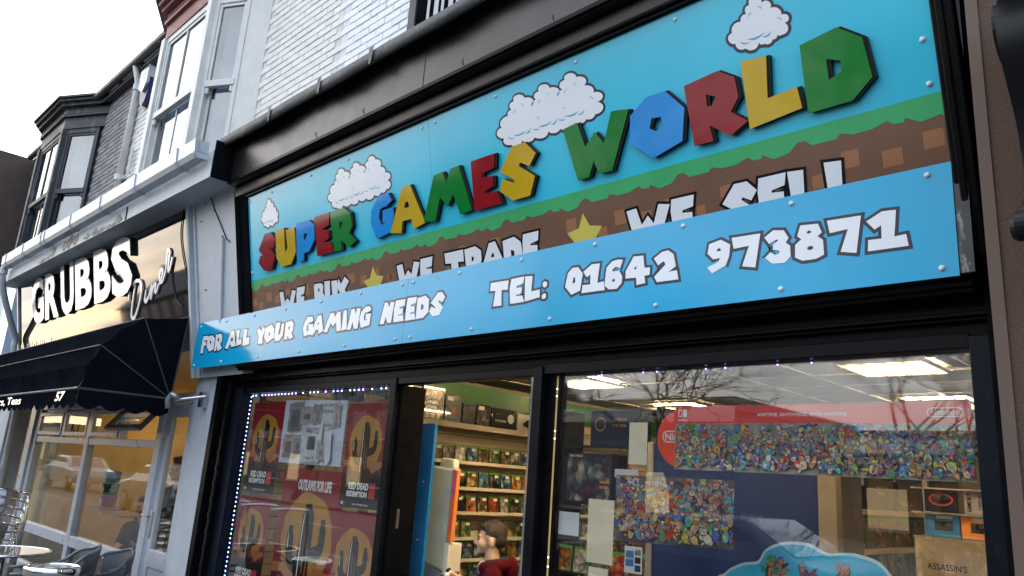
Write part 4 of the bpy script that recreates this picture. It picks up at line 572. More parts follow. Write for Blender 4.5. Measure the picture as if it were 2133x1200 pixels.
fl.add(vs, [(i*5+j, (i+1)*5+j, (i+1)*5+j+1, i*5+j+1) for i in range(k) for j in range(4)]).build('lead_flashing', LEAD, fs, smooth=True)
box('coping', CX0-.06, -.68, 2.458, 3.1, 4.19, 4.235, BLACK_MATT, fs)
for x in (-5.35, -4.62, -3.98, -1.6): MB().add([(x, 2.438, 4.15), (x+.035, 2.430, 4.15), (x+.05, 2.432, 4.27), (x-.01, 2.436, 4.27)], [(0, 1, 2, 3)]).build('flashing_lap', LEAD, fs)
for x in (-5.7, -4.7, -4.1, -3.1, -2.4): MB().tube([(x, 2.53, 3.87), (x+.01, 2.51, 3.885), (x, 2.525, 3.905)], .004, 6).build('hook', LEAD, fs)

# ---------------------------------------------------------------- the lower telephone panel over the shutter box
PF = (Vector((0, 2.85, 0)), X_, Z_, -Y_); PZ0, PZ1 = 2.3365, 2.7607; PX0, PX1, PJ = -7.0, -.707, -3.845
ph = thing('telephone_panel', 'long bright blue panel reading FOR ALL YOUR GAMING NEEDS and a telephone number', 'sign panel', (-3.9, 2.85, 2.34))
for a, b in ((PX0, PJ-.001), (PJ+.001, PX1)): box('panel', a, b, 2.85, 2.856, PZ0, PZ1, PANEL_BLUE, ph)
for i, (ch, p, h) in enumerate(DATA['LP']):
    p = mm(p)
    o = MB().sheet(offset_poly(p, .0125, 2.6), [], PF, .0006+.00012*(i % 6)).build('printed_letter', PRINT_NAVY, ph)
    MB().sheet(p, [mm(q) for q in h], PF, .0019+.00005*(i % 6)).build('letter_face', PRINT_W, o)
for i in range(13):
    u = -6.93+i*.512
    cap(PF, u if abs(u-PJ) > .06 else PJ-.06, PZ1-.034, .0115, ph)
for u in (-6.95, -6.40, -5.75, -5.1, -4.5, -3.92, -3.77, -3.2, -2.6, -1.95, -1.35, -.76): cap(PF, u, PZ0+.034, .0115, ph)
cap(PF, PJ+.055, PZ1-.034, .0115, ph)
MB().sheet([(-3.62, 2.762), (-3.615, 2.762), (-3.50, 2.70), (-3.505, 2.697)], [], PF, .0004).build('scratch', M('scratch_blue', (.05, .22, .34), .4), ph)
sb = thing('shutter_box', 'black steel roller shutter housing behind the blue telephone panel', 'shutter box', (-3.6, 2.95, 2.33))
box('casing', -6.3, -.668, 2.858, 3.14, 2.338, 2.752, BLACK, sb, bevel=.006)
box('end_plate', -.704, -.66, 2.852, 2.857, 2.345, 2.765, M('chipped_black', (.014, .016, .02), .45, dirt=((.5, .52, .55), .8, 28)), sb)
box('shutter_slot', -6.28, -.69, 2.93, 3.02, 2.322, 2.337, M('slot_black', (.004, .004, .004), .6), sb)
box('bottom_bar', -6.28, -.69, 2.95, 3.0, 2.30, 2.321, BLACK, sb, bevel=.004)

# ---------------------------------------------------------------- shopfront frames and glass
YG = 3.1
sf = thing('shopfront', 'black framed games shop window and open doorway', 'shopfront', (-3.5, 3.1, 0))
box('lintel', -6.62, -.67, 3.06, 3.2, 2.225, 2.337, BLACK, sf)
box('lintel_trim', -6.60, -.67, 3.035, 3.059, 2.235, 2.252, BLACK, sf, bevel=.004)
for a, b in ((-6.30, -4.215), (-4.145, -2.88)): box('transom', a, b, 3.07, 3.15, 2.12, 2.165, FRAME_AL, sf, bevel=.004)
box('transom', -2.81, -.745, 3.055, 3.15, 2.122, 2.178, FRAME_AL, sf, bevel=.004)
box('head_panel', -6.6, -.67, 3.10, 3.15, 2.166, 2.226, BLACK, sf)
for a, b, y in ((-6.62, -6.33, 3.05), (-4.213, -4.147, 3.06), (-2.878, -2.812, 3.045), (-.746, -.668, 3.05)):
    box('mullion', a, b, y, 3.16, 0, 2.166, FRAME_AL if a > -5 and a < -1 else M('navy_black_paint', (.004, .007, .013), .4, spec=.12, dirt=((.3, .32, .35), .05, 40)), sf, bevel=.004)
box('glazing_bar', -2.810, -2.715, 3.095, 3.15, 0, 2.12, BLACK, sf)
box('door_edge', -2.935, -2.912, 3.09, 3.17, 0, 2.118, CHROME, sf, bevel=.003)
box('door_jamb', -2.911, -2.879, 3.08, 3.30, 0, 2.119, BLACK, sf, bevel=.003)
box('door_jamb', -4.146, -4.12, 3.10, 3.30, 0, 2.119, BLACK, sf)
box('door_bolt', -4.119, -4.112, 3.15, 3.17, 1.20, 1.32, STEEL, sf)
box('stall_riser', -6.33, -4.215, 3.08, 3.2, 0, .42, BLACK, sf); box('stall_riser', -2.71, -.746, 3.08, 3.2, 0, .42, BLACK, sf)
box('sill', -6.33, -4.215, 3.03, 3.2, .42, .47, BLACK, sf); box('sill', -2.71, -.746, 3.03, 3.2, .42, .47, BLACK, sf)
box('pane', -6.33, -4.215, 3.110, 3.116, .47, 2.121, PANE, sf)
box('pane', -2.714, -.746, 3.110, 3.116, .47, 2.123, PANE, sf)
box('filler_post', -.667, -.563, 2.98, 3.3, 0, 4.2, BLACK_MATT, sf)
box('shutter_guide', -6.72, -6.63, 2.98, 3.2, 0, 2.33, BLACK, sf, bevel=.004)
box('shutter_guide', -6.52, -6.47, 3.0, 3.049, 0, 2.224, BLACK, sf, bevel=.004)
for k in range(14): box('guide_bolt', -6.505, -6.485, 2.992, 2.999, .3+k*.13, .33+k*.13, LAMP_BLACK, sf)
# white pilaster and console between the two shops
pl = thing('white_pilaster', 'white painted pilaster and cracked console between the diner and the games shop', 'pilaster', (-6.95, 3.1, 0))
box('shaft', -7.22, -6.80, 3.02, 3.3, 0, 2.36, WHITE_PAINT, pl, bevel=.008)
MB().prism([(-7.13, -.5), (-6.208, -.5), (-6.208, 1.12), (-7.13, 1.32)], [], SF, -.2, -.012).build('console', WHITE_PAINT, pl)
MB().prism([(-7.155, -.5), (-7.105, -.5), (-7.105, 1.33), (-7.155, 1.33)], [], SF, -.05, .03).build('edge_strip', WHITE_PAINT, pl, bevel=.006)
MB().prism([(-7.04, -.5), (-7.02, -.5), (-7.02, 1.28), (-7.04, 1.28)], [], SF, -.0119, .004).build('bead', WHITE_PAINT, pl, bevel=.004)
MB().prism([(-6.63, -.45), (-6.60, -.45), (-6.44, .72), (-6.47, .72)], [], SF, -.0119, .012).build('bead', WHITE_PAINT, pl, bevel=.005)
MB().tube([sp(-6.72, 1.22, -.006), sp(-6.62, 1.02, -.008), sp(-6.55, .92, -.006), sp(-6.40, .70, -.008), sp(-6.33, .66, -.006)], .0055, 5).build('crack', M('crack_shadow', (.01, .011, .012), .9), pl)
MB().tube([sp(-6.47, .74, -.006), sp(-6.51, .35, -.006), sp(-6.60, -.1, -.008)], .006, 5).build('crack', M('crack_shadow', (.01, .011, .012), .9), pl)
for u, v in ((-6.9, .95), (-6.62, 1.0), (-6.86, .30), (-6.8, 1.1)): MB().ell(sp(u, v, -.01), (.012, .008, .008)).build('rust_spot', M('rust', (.05, .03, .02), .8), pl)

# ================================================================ the diner next door
BLK_MIRROR = M('black_mirror_acrylic', (.006, .006, .007), .035, var=.05, scale=1.2, spec=.6, bump=.012, bscale=1.6)
LET_WHITE = M('white_letter_acrylic', (.82, .84, .86), .12, var=.02, coat=.5)
LET_SIDE = M('black_letter_side', (.012, .012, .012), .3)
AWN = M('black_awning_canvas', (.0055, .0065, .010), .9, var=.2, scale=4, bump=.08, bscale=20, spec=.0, dirt=((.012, .014, .018), .3, 6))
AWN_SEAM = M('awning_piping', (.028, .032, .038), .6)
rect_ = lambda a, b, c, d: [(a, b), (c, b), (c, d), (a, d)]
ds = thing('diner_sign', 'glossy black fascia sign with raised white GRUBBS Diner lettering', 'shop sign', (-10.2, 2.8, 2.85))
for a, b in ((-13.28, -10.22), (-10.215, -7.16)): MB().prism([(a, .02), (b, .02), (b, 1.27), (a, 1.27)], [], SF, -.03, -.004).build('panel', BLK_MIRROR, ds)
MB().prism([(-13.30, 1.272), (-7.158, 1.272), (-7.158, 1.30), (-13.30, 1.30)], [], SF, -.03, .01).build('top_trim', STEEL, ds)
MB().prism([(-13.34, -.1), (-13.285, -.1), (-13.285, 1.32), (-13.34, 1.32)], [], SF, -.03, .02).build('edge_trim', WHITE_ALU, ds)
for ch, u0, u1 in (('G', -12.44, -11.86), ('R', -11.79, -11.19), ('U', -11.07, -10.54), ('B', -10.47, -9.86), ('B', -9.77, -9.21), ('S', -9.17, -8.55)):
    e = .012 if ch in 'GSU' else 0
    b = text('letter', ch, SF, u0, u1, .49-e, 1.115+e, .0, LET_SIDE, ds, bold=.045, depth=.034, side=LET_SIDE)
    text('letter_face', ch, SF, u0, u1, .49-e, 1.115+e, .0345, LET_WHITE, b, bold=.04, depth=.006, side=LET_WHITE)
strokes = [('D', [(-8.55, .56), (-8.60, .46), (-8.66, .32), (-8.67, .23), (-8.58, .215), (-8.46, .33), (-8.37, .47), (-8.37, .56), (-8.46, .60), (-8.60, .575), (-8.70, .52), (-8.73, .43)]),
           ('i', [(-8.25, .46), (-8.285, .375), (-8.25, .35), (-8.18, .39), (-8.13, .45)]),
           ('n', [(-8.13, .45), (-8.09, .49), (-8.12, .37), (-8.05, .47), (-7.985, .50), (-8.0, .43), (-7.96, .42), (-7.90, .48)]),
           ('e', [(-7.90, .48), (-7.82, .55), (-7.785, .61), (-7.83, .62), (-7.875, .56), (-7.85, .50), (-7.79, .51), (-7.73, .57)]),
           ('r', [(-7.73, .57), (-7.67, .74), (-7.645, .80), (-7.60, .77), (-7.63, .68), (-7.645, .59), (-7.60, .61), (-7.54, .70)])]
for ch, st in strokes:          # flat cut script, broad in the middle of each stroke
    c_ = [(q.x, q.y) for q in smooth_path([(a, b, 0) for a, b in st], 5)]; m_ = MB(); n_ = len(c_)
    for i in range(n_-1):
        d_ = Vector((c_[i+1][0]-c_[i][0], c_[i+1][1]-c_[i][1])); 
        if d_.length < 1e-6: continue
        d_ = d_.normalized(); w_ = .019*(.62+.38*math.sin(math.pi*(i+.5)/n_)); s_ = Vector((-d_.y, d_.x))*w_; e_ = d_*.012
        a_ = Vector(c_[i])-e_; b_ = Vector(c_[i+1])+e_
        m_.prism([tuple(a_-s_), tuple(b_-s_), tuple(b_+s_), tuple(a_+s_)], [], SF, .001, .012+.00012*i)
    m_.build('script_letter', LET_WHITE, ds)
for k, ch in enumerate('T: 01642 804390'):
    u = -13.22+k*.104
    if ch == ':':
        for v in (.15, .205): MB().sheet(rect_(u+.02, v, u+.045, v+.022), [], SF, .001).build('number_print', LET_WHITE, ds)
    elif ch != ' ': text('number_print', ch, SF, u, u+(.085 if ch != '1' else .05), .145, .255, .001, LET_WHITE, ds, bold=.03)
MB().tube([sp(p.x, p.y, .004) for p in smooth_path([(-7.24, 1.15, 0), (-7.33, .95, 0), (-7.32, .75, 0), (-7.22, .45, 0)], 6)], .006, 5).build('loose_cable', LAMP_BLACK, ds)
MB().tube([sp(p.x, p.y, .004) for p in smooth_path([(-7.55, .72, 0), (-7.58, .5, 0), (-7.5, .3, 0), (-7.36, .2, 0)], 6)], .005, 5).build('loose_cable', LAMP_BLACK, ds)
# white board over the sign with its soffit, black return on the games shop side
db = thing('diner_cornice', 'white weathered cornice board above the black diner sign', 'cornice', (-9.7, 2.5, 3.85))
box('board', -13.45, -6.135, 2.375, 2.42, 3.855, 4.10, WHITE_PAINT, db)
box('soffit', -13.45, -6.135, 2.421, 3.0, 3.87, 3.89, WHITE_PAINT, db)
box('top', -13.45, -6.135, 2.421, 3.1, 4.07, 4.098, LEAD, db)
box('end_return', -6.134, -6.120, 2.38, 3.0, 3.857, 4.19, BLACK_MATT, db)
for x in (-8.1, -8.12): MB().tube([(x, 2.372, 4.0), (x+.02, 2.371, 3.93), (x+.015, 2.372, 3.857)], .004, 5).build('crack', M('crack_shadow', (.01, .011, .012), .9), db)
rnd = random.Random(11)
for k in range(16):     # scraps of torn vinyl left along the lower edge
    x = -11.2+rnd.uniform(0, 1)**1.3*2.9; h = rnd.uniform(.02, .09) if k % 4 else rnd.uniform(.12, .2)
    n = rnd.randint(5, 8); poly = [(x+.14*rnd.uniform(.5, 1)*math.cos(a), 3.87+max(0, h*(.3+rnd.uniform(0, .8)*math.sin(a)))) for a in [math.pi*i/n for i in range(n+1)]]
    MB().prism(poly+[(x, 3.862)], [], wallframe(2.375), .001+.001*(k % 3), .004+.001*(k % 3)).build('torn_vinyl', M('torn_vinyl', (.04, .045, .04), .5), db)
gt = thing('gutter', 'white square line gutter with clips running along above the diner sign', 'gutter', (-9.5, 2.3, 4.0))
gp = [(2.355, 4.02), (2.27, 4.02), (2.245, 4.06), (2.238, 4.18), (2.25, 4.182), (2.258, 4.065), (2.28, 4.035), (2.35, 4.035)]
MB().prism(gp, [], (Vector((-12.8, 0, 0)), Y_, Z_, X_), 0, 6.58).build('trough', WHITE_PVC, gt)
def gband(x, w, e, nm):
    pr = [(2.36, 4.02-e), (2.268, 4.02-e), (2.245-e, 4.06-e*.5), (2.238-e, 4.185), (2.255, 4.188), (2.262, 4.07), (2.36, 4.07)]
    return MB().prism(pr, [], (Vector((x, 0, 0)), Y_, Z_, X_), 0, w).build(nm, WHITE_PVC, gt, bevel=.003)
gband(-6.225, .02, .004, 'end_cap')
for x in (-6.62, -7.62, -8.62, -9.65, -10.7, -10.85, -11.7, -12.6): gband(x, .035, .009, 'clip')
box('end_wall', -6.222, -6.218, 2.24, 2.36, 4.025, 4.18, WHITE_PVC, gt)
mo = MB(); rnd = random.Random(5)
for k in range(60):
    x = -6.24-rnd.random()*.35; y = 2.27+rnd.random()*.08; h = .02+rnd.random()*.05
    mo.add([(x-.004, y, 4.15), (x+.004, y, 4.15), (x+rnd.uniform(-.02, .02), y+rnd.uniform(-.02, .01), 4.17+h)], [(0, 1, 2)])
tag(mo.build('moss', M('moss_green', (.05, .09, .02), .9)), 'tuft of green moss growing in the end of the white gutter', 'moss', kind='stuff')
d2 = thing('gutter_downpipe', 'white plastic downpipe at the left end of the diner gutter', 'downpipe', (-12.85, 2.4, 0))
MB().tube(smooth_path([(-12.85, 2.3, 4.05), (-12.85, 2.3, 3.95), (-12.95, 2.38, 3.7), (-13.15, 2.6, 3.3), (-13.25, 2.72, 3.1), (-13.28, 2.74, 2.9), (-13.38, 2.95, 2.3), (-13.38, 2.95, 0)], 4), .042, 10).build('pipe', WHITE_PVC, d2, smooth=True)
for z in (3.98, 2.6, 1.2): MB().lathe([(.04, -.04), (.055, -.04), (.055, .04), (.04, .04)], (-12.85 if z > 3 else (-13.33 if z > 2 else -13.38), 2.3 if z > 3 else (2.85 if z > 2 else 2.95), z), 12).build('collar', WHITE_PVC, d2)
# ------------------------------------------------ awning
aw = thing('awning', 'black canvas canopy with scalloped valance and white lettering over the diner front', 'awning', (-10.5, 2.6, 2.1))
PY, PZ, AR = 2.77, 2.057, .77; AX0, AX1 = -13.3, -7.15
angs = [0, 15, 30, 46, 63, 93]
def bow(a, r=AR): return (PY-r*math.cos(R_(a)), PZ+r*math.sin(R_(a)))
skin = MB(); vs = []; nx = 40
bend = lambda a, b, t, s=.985: None
pr = []
for i in range(len(angs)-1):
    for j in range(5):
        t = j/5; p, q = bow(angs[i]), bow(angs[i+1]); sag = -.014*math.sin(math.pi*t)
        y = p[0]+(q[0]-p[0])*t; z = p[1]+(q[1]-p[1])*t; L = math.hypot(y-PY, z-PZ); k = (L+sag)/L
        pr.append((PY+(y-PY)*k, PZ+(z-PZ)*k))
pr.append(bow(angs[-1])); np_ = len(pr)
for i in range(nx+1):
    x = AX0+(AX1-AX0)*i/nx
    for k, (y, z) in enumerate(pr): w = .010*math.sin(i*.9+k*.7)+.007*math.sin(i*2.3+k)+.006*math.sin(i*.37)*math.sin(k*.45); vs.append((x, y+w, z+w*.5))
fsq = [(i*np_+k, (i+1)*np_+k, (i+1)*np_+k+1, i*np_+k+1) for i in range(nx) for k in range(np_-1)]
skin.add(vs, fsq)
for xx in (AX1, AX0):
    base = [(xx, PY, PZ)]+[(xx, y, z) for y, z in pr]; o = len(skin.v)
    skin.add(base, [(0, i, i+1) for i in range(1, len(base)-1)])
skin.build('canopy', AWN, aw, smooth=False)
for a in (0, 30, 63, 93):
    y, z = bow(a, AR+.004); MB().tube([(AX1+.004, PY, PZ), (AX1+.004, y, z), (AX0, y, z)], .007 if a else .013, 6).build('piping', AWN_SEAM, aw)
def scallop(u0, u1, zt, zb, n):
    pts = [(u0, zt), (u1, zt)]; w = (u1-u0)/n
    for k in range(n, 0, -1):
        for j in range(7): t = j/6; pts.append((u0+w*(k-t), zb-.045*math.sin(math.pi*t)))
    return pts
fy = bow(0)[0]
MB().prism(scallop(AX0, AX1, PZ, 1.935, 30), [], wallframe(fy-.003), -.001, .002).build('valance', AWN, aw)
MB().prism(scallop(fy, PY, PZ, 1.935, 4), [], sideframe(AX1), .001, .004).build('valance', AWN, aw)
text('lettering', '57', wallframe(fy-.003), -7.75, -7.48, 1.955, 2.04, .004, LET_WHITE, aw, bold=.03, shear=.2)
text('lettering', 'Dinners, Teas', wallframe(fy-.003), -10.5, -8.9, 1.94, 2.03, .004, LET_WHITE, aw, bold=.015)

arm = MB().tube([(-7.10, 2.80, 2.05), (-6.90, 2.985, 2.10)], .014, 8).box(-6.97, -6.92, 2.95, 3.02, 2.0, 2.14); arm.build('arm', STEEL, aw)
MB().tube([(-7.13, 2.75, 1.97), (-7.14, 2.74, 2.05), (-7.08, 2.75, 2.10), (-7.03, 2.78, 2.07)], .024, 8).build('hinge', M('galvanised', (.4, .42, .44), .4, metal=.8), aw, smooth=True)
# ------------------------------------------------ diner windows and door
dw = thing('diner_facade', 'white aluminium diner window wall with top lights and glazed door', 'shopfront', (-9.8, 3.1, 0))
GL = GLASS('diner_glass', (.96, .975, .97), 1.4)
def bar(nm, a, b, z0, z1, y0=3.06, y1=3.14): return box(nm, a, b, y0, y1, z0, z1, WHITE_ALU, dw, bevel=.006)
bar('head', -12.5, -7.24, 2.06, 2.16); bar('post', -12.50, -12.36, 0, 2.06, 3.05)
bar('mullion', -10.27, -10.14, 0, 2.06, 3.055); bar('post', -8.08, -7.93, 0, 2.06, 3.05)
bar('post', -7.32, -7.24, 0, 2.06, 3.05); bar('post', -12.75, -12.505, 0, 2.2, 3.02)
for a, b in ((-12.36, -10.27), (-10.14, -8.08)):
    bar('transom', a, b, 1.62, 1.70); bar('rail', a, b, .46, .58); bar('rail', a, b, .02, .10)
    box('pane', a, b, 3.102, 3.107, .58, 1.62, GL, dw); 
    box('lower_panel', a, b, 3.10, 3.106, .10, .46, GLASS('tinted_lower', (.55, .62, .58), 4) if 'tinted_lower' not in MATS else MATS['tinted_lower'], dw)
for x in (-11.25, -9.15): bar('mullion', x-.04, x+.04, 1.70, 2.06)
for a, b, opn in ((-12.36, -11.29, 0), (-11.21, -10.27, 0), (-10.14, -9.19, 0), (-9.11, -8.08, 1)):
    L = tag(MB().box(a, b, 3.09, 3.12, 2.03, 2.059).build('top_light', WHITE_ALU, dw), 'open top light tilted outwards' if opn else None)
    rot = Matrix.Translation((0, 3.08, 2.03)) @ Matrix.Rotation(R_(-38 if opn else 0), 4, 'X') @ Matrix.Translation((0, -3.08, -2.03))
    f = MB(); y0, y1 = (3.05, 3.095)
    for bx in ((a+.01, a+.06, 1.72, 2.02), (b-.06, b-.01, 1.72, 2.02), (a+.06, b-.06, 1.72, 1.77), (a+.06, b-.06, 1.975, 2.02)): f.box(bx[0], bx[1], y0, y1, bx[2], bx[3], mat=rot)
    f.build('sash', WHITE_ALU if not opn else M('dark_sash_edge', (.10, .11, .12), .4), L, bevel=.004)
    MB().box(a+.06, b-.06, 3.068, 3.072, 1.77, 1.975, mat=rot).build('pane', GL, L)
dr = tag(box('door', -7.93, -7.90, 3.07, 3.13, .02, 2.06, WHITE_ALU, dw), 'narrow glazed diner door')
for bx in ((-7.90, -7.80, .02, 2.05), (-7.40, -7.32, .02, 2.05), (-7.80, -7.40, 1.93, 2.05), (-7.80, -7.40, .52, .68), (-7.80, -7.40, .02, .16)): box('stile', bx[0], bx[1], 3.075, 3.125, bx[2], bx[3], WHITE_ALU, dr, bevel=.005)
box('pane', -7.80, -7.40, 3.098, 3.103, .68, 1.93, GL, dr)
box('kick_panel', -7.80, -7.40, 3.09, 3.11, .16, .52, WHITE_ALU, dr)
hd = box('handle_plate', -7.875, -7.845, 3.055, 3.0745, .78, 1.02, STEEL, dr, bevel=.004)
MB().tube([(-7.86, 3.05, .98), (-7.86, 3.015, .98), (-7.97, 3.01, .985)], .009, 8).build('handle', STEEL, dr, smooth=True)
# ------------------------------------------------ diner interior
OCH = M('ochre_wall', (.64, .45, .18), .85, var=.1)
struct(box('diner_floor', -13.3, -7.23, 3.2, 7.5, -.02, .02, M('diner_floor_tile', (.22, .16, .10), .5)))
struct(box('diner_wall', -13.3, -7.23, 7.5, 7.6, 0, 2.75, OCH)); struct(box('diner_side_wall', -7.23, -7.13, 3.15, 7.5, 0, 2.75, OCH)); struct(box('diner_side_wall', -13.4, -13.3, 3.15, 7.5, 0, 2.75, OCH))
struct(box('diner_ceiling', -13.3, -7.23, 3.15, 7.5, 2.7, 2.8, M('diner_ceiling_paint', (.6, .5, .34), .9)))
struct(box('diner_return_wall', -13.3, -12.2, 3.3, 3.5, 0, 2.7, OCH))
BULB = EM('diner_bulb', (1, .77, .44), 140)
for i, (x, y) in enumerate(((-8.3, 4.6), (-10.3, 4.8), (-11.9, 5.2))):
    l = thing('pendant_lamp', ('pendant lamp inside the diner nearest the door', 'pendant lamp in the middle of the diner', 'pendant lamp at the far left of the diner')[i], 'lamp', (x, y, 2.4), 'pendant lamps in the diner')
    MB().lathe([(.02, .28), (.03, .1), (.17, .0), (.165, -.01), (.02, .09)], (x, y, 2.42), 18).build('shade', M('lamp_shade', (.5, .42, .3), .5), l, smooth=True)
    MB().ell((x, y, 2.42), (.06, .06, .07)).build('bulb', BULB, l, smooth=True)
cb = thing('cupboard', 'brown wooden double cupboard against the diner back wall', 'cupboard', (-10.2, 7.2, 0))
CBW = M('brown_cupboard_wood', (.16, .075, .03), .45)
box('carcass', -11.0, -9.0, 6.9, 7.45, .02, 1.55, CBW, cb)
for a, b in ((-10.96, -10.02), (-9.98, -9.04)): dd = box('cupboard_door', a, b, 6.87, 6.899, .1, 1.5, CBW, cb, bevel=.008); box('knob', b-.08 if a < -10.5 else a+.05, b-.05 if a < -10.5 else a+.08, 6.84, 6.869, .85, .9, STEEL, dd)
pic = thing('picture', 'framed picture on the ochre diner wall', 'picture', (-8.9, 7.45, 1.7))
box('frame', -8.75, -8.05, 7.44, 7.49, 1.45, 2.15, WOOD_PIECE, pic); box('print', -8.68, -8.12, 7.432, 7.439, 1.52, 2.08, M('faded_print', (.55, .42, .2), .6), pic)
for i, x in enumerate((-8.9, -11.4)):
    t = thing('diner_table', ('small table inside the diner behind the right pane', 'small table inside the diner behind the left pane')[i], 'table', (x, 4.2, 0))
    box('top', x-.35, x+.35, 3.9, 4.6, .72, .75, WOOD_PIECE, t, bevel=.005); MB().tube([(x, 4.25, .02), (x, 4.25, .72)], .035).build('leg', LAMP_BLACK, t)

ST3 = [('teal', (.03, .22, .26)), ('green', (.05, .24, .10)), ('pink', (.45, .10, .22))]
for i, (c, col) in enumerate(ST3):
    t = thing('storage_tub', f'{c} plastic tub in the small stack inside the diner window', 'tub', (-9.98, 3.35, 1.2-.14*i), 'stacked tubs in the diner window')
    z = 1.20-.14*i; MB().lathe([(0, 0), (.075, 0), (.09, .125), (.097, .125), (.097, .135), (.085, .135)], (-9.98, 3.36, z), 20).build('tub', M('tub_'+c, col, .4), t, smooth=True); box('label', -10.02, -9.94, 3.266, 3.269, z+.04, z+.09, M('tub_label', (.5, .48, .44), .6), t)
box('window_shelf', -10.14, -9.8, 3.22, 3.5, .89, .915, WOOD_PIECE); tag(bpy.data.objects['window_shelf'], 'small wooden shelf under the stack of tubs in the diner window', 'shelf')
MB().tube(smooth_path([(-11.6, 3.3, 2.05), (-11.7, 3.3, 1.85), (-11.5, 3.3, 1.78), (-11.45, 3.3, 1.92), (-11.65, 3.3, 1.95), (-11.8, 3.3, 1.74)], 5), .008, 6).build('hanging_cable', LAMP_BLACK); tag(bpy.data.objects['hanging_cable'], 'loop of black cable hanging behind the left diner top light', 'cable')

# ================================================================ inside the games shop
WALLP = M('slatwall_cream', (.50, .42, .31), .55, var=.05); SHELF = M('shelf_cream', (.55, .47, .36), .5)
struct(box('shop_floor', -6.3, -.55, 3.2, 9.8, -.02, .01, M('shop_carpet', (.08, .08, .085), .9, bump=.2)))
lw = struct(box('shop_side_wall', -6.30, -6.222, 3.2, 9.8, 0, 2.56, M('slat_groove', (.16, .13, .09), .8)))
struct(box('shop_back_wall', -6.3, -.55, 9.8, 9.9, 0, 2.56, WALLP)); struct(box('shop_right_wall', -.55, -.45, 3.2, 9.8, 0, 2.56, WALLP))
bwl = bpy.data.objects['shop_back_wall']; box('header_board', -6.2, -3.4, 9.785, 9.799, 2.15, 2.5, M('navy_header', (.012, .02, .08), .35), bwl); box('header_board', -3.38, -.6, 9.785, 9.799, 2.15, 2.5, M('black_header', (.012, .012, .014), .35), bwl)
for k in range(23):
    box('slat', -6.222, -6.204, 3.22, 9.78, .06+k*.096, .06+k*.096+.086, WALLP, lw)
GREENB = M('green_header_board', (.014, .10, .012), .4)
box('header_board', -6.203, -6.19, 4.2, 9.7, 2.29, 2.52, GREENB, lw)
cl = struct(box('shop_ceiling', -6.3, -.5, 3.15, 9.85, 2.60, 2.7, M('ceiling_void', (.03, .03, .03), .9)))
TILE = M('ceiling_tile', (.15, .14, .125), .9, var=.05, bump=.2, bscale=200); TBAR = M('ceiling_grid', (.16, .15, .13), .6)
FIX = [(-2.18, 5.40), (-2.18, 7.60), (-2.78, 7.60), (-5.03, 5.40), (-5.30, 7.60), (-4.45, 3.55)]
tm = MB().box(.006, .589, .006, .589, 0, .012).mesh('ceiling_tile', TILE)
gx0, gy0 = -6.28, 3.20
for i in range(10):
    for j in range(11):
        x, y = gx0+i*.6, gy0+j*.6
        if any(abs(x-fx) < .35 and abs(y-fy) < .35 for fx, fy in [(-2.08, 5.6), (-2.68, 5.6)][:1]): continue
        o = bpy.data.objects.new('ceiling_tile', tm); COL.objects.link(o); o.parent = cl; o.location = (x, y, 2.562)
for i in range(11): box('grid_bar', gx0+i*.6-.012, gx0+i*.6+.012, 3.2, 9.8, 2.55, 2.5615, TBAR, cl)
for j in range(12): box('grid_bar', -6.28, -.5, gy0+j*.6-.012, gy0+j*.6+.012, 2.5505, 2.561, TBAR, cl)
TUBE = EM('fluorescent_tube', (1, .74, .40), 150); LOUV = M('louvre_metal', (.20, .18, .15), .4)
lit = [(-2.18, 5.40, 'square louvred ceiling light nearest the right window corner'), (-2.50, 7.60, 'square louvred ceiling light deep in the shop on the right'), (-5.03, 5.42, 'square louvred ceiling light above the left shelves'), (-5.30, 7.62, 'square louvred ceiling light deep in the shop on the left'), (-3.35, 3.22, 'added louvred ceiling light, out of view just inside the doorway'), (-1.75, 3.26, 'added louvred ceiling light, out of view just behind the right window banners')]  # last two are unseen, added to light the boy and the right window display
for x, y, lb in lit:
    f = thing('ceiling_light', lb, 'ceiling light', (x, y, 2.5), 'louvred ceiling lights')
    box('tray', x, x+.6, y, y+.6, 2.546, 2.549, M('light_tray', (.22, .20, .17), .5), f)
    for k in range(4): MB().tube([(x+.09+k*.14, y+.03, 2.532), (x+.09+k*.14, y+.57, 2.532)], .013, 8).build('tube', TUBE, f)
    lo = MB()
    for k in range(11): lo.box(x, x+.6, y+k*.0595, y+k*.0595+.003, 2.495, 2.52)
    for k in range(5): lo.box(x+.02+k*.14-.002, x+.02+k*.14+.002, y, y+.6, 2.4945, 2.5195)
    tag(lo.build('louvre', LOUV, f), kind='stuff')
# shelves on the left wall and the cases on them
CASECOL = {'red': [(.45, .03, .02), (.12, .02, .02), (.6, .5, .4), (.5, .12, .03)], 'orange': [(.55, .22, .03), (.25, .08, .02), (.6, .45, .2), (.1, .06, .04)], 'grey': [(.22, .21, .2), (.05, .05, .05), (.45, .42, .38), (.12, .11, .1)],
           'brown': [(.22, .13, .06), (.06, .035, .02), (.42, .32, .2), (.12, .08, .05)], 'black': [(.015, .014, .014), (.03, .028, .025), (.2, .18, .16), (.01, .01, .01)], 'white': [(.6, .57, .5), (.5, .47, .42), (.1, .1, .1), (.62, .6, .55)],
           'green': [(.08, .2, .05), (.03, .07, .03), (.35, .38, .15), (.1, .1, .05)], 'blue': [(.04, .1, .28), (.02, .03, .08), (.3, .38, .45), (.05, .16, .3)]}
CMAT = {c: ART('case_cover_'+c, p, 18, seed=i*7, rough=.2, coat=.5) for i, (c, p) in enumerate(CASECOL.items())}
CASE_G = M('case_green_plastic', (.05, .26, .03), .35, coat=.3); PRICE = M('price_sticker', (.62, .60, .52), .6)
case_me = MB().box(-.007, .007, 0, .135, 0, .172).mesh('case', CASE_G)
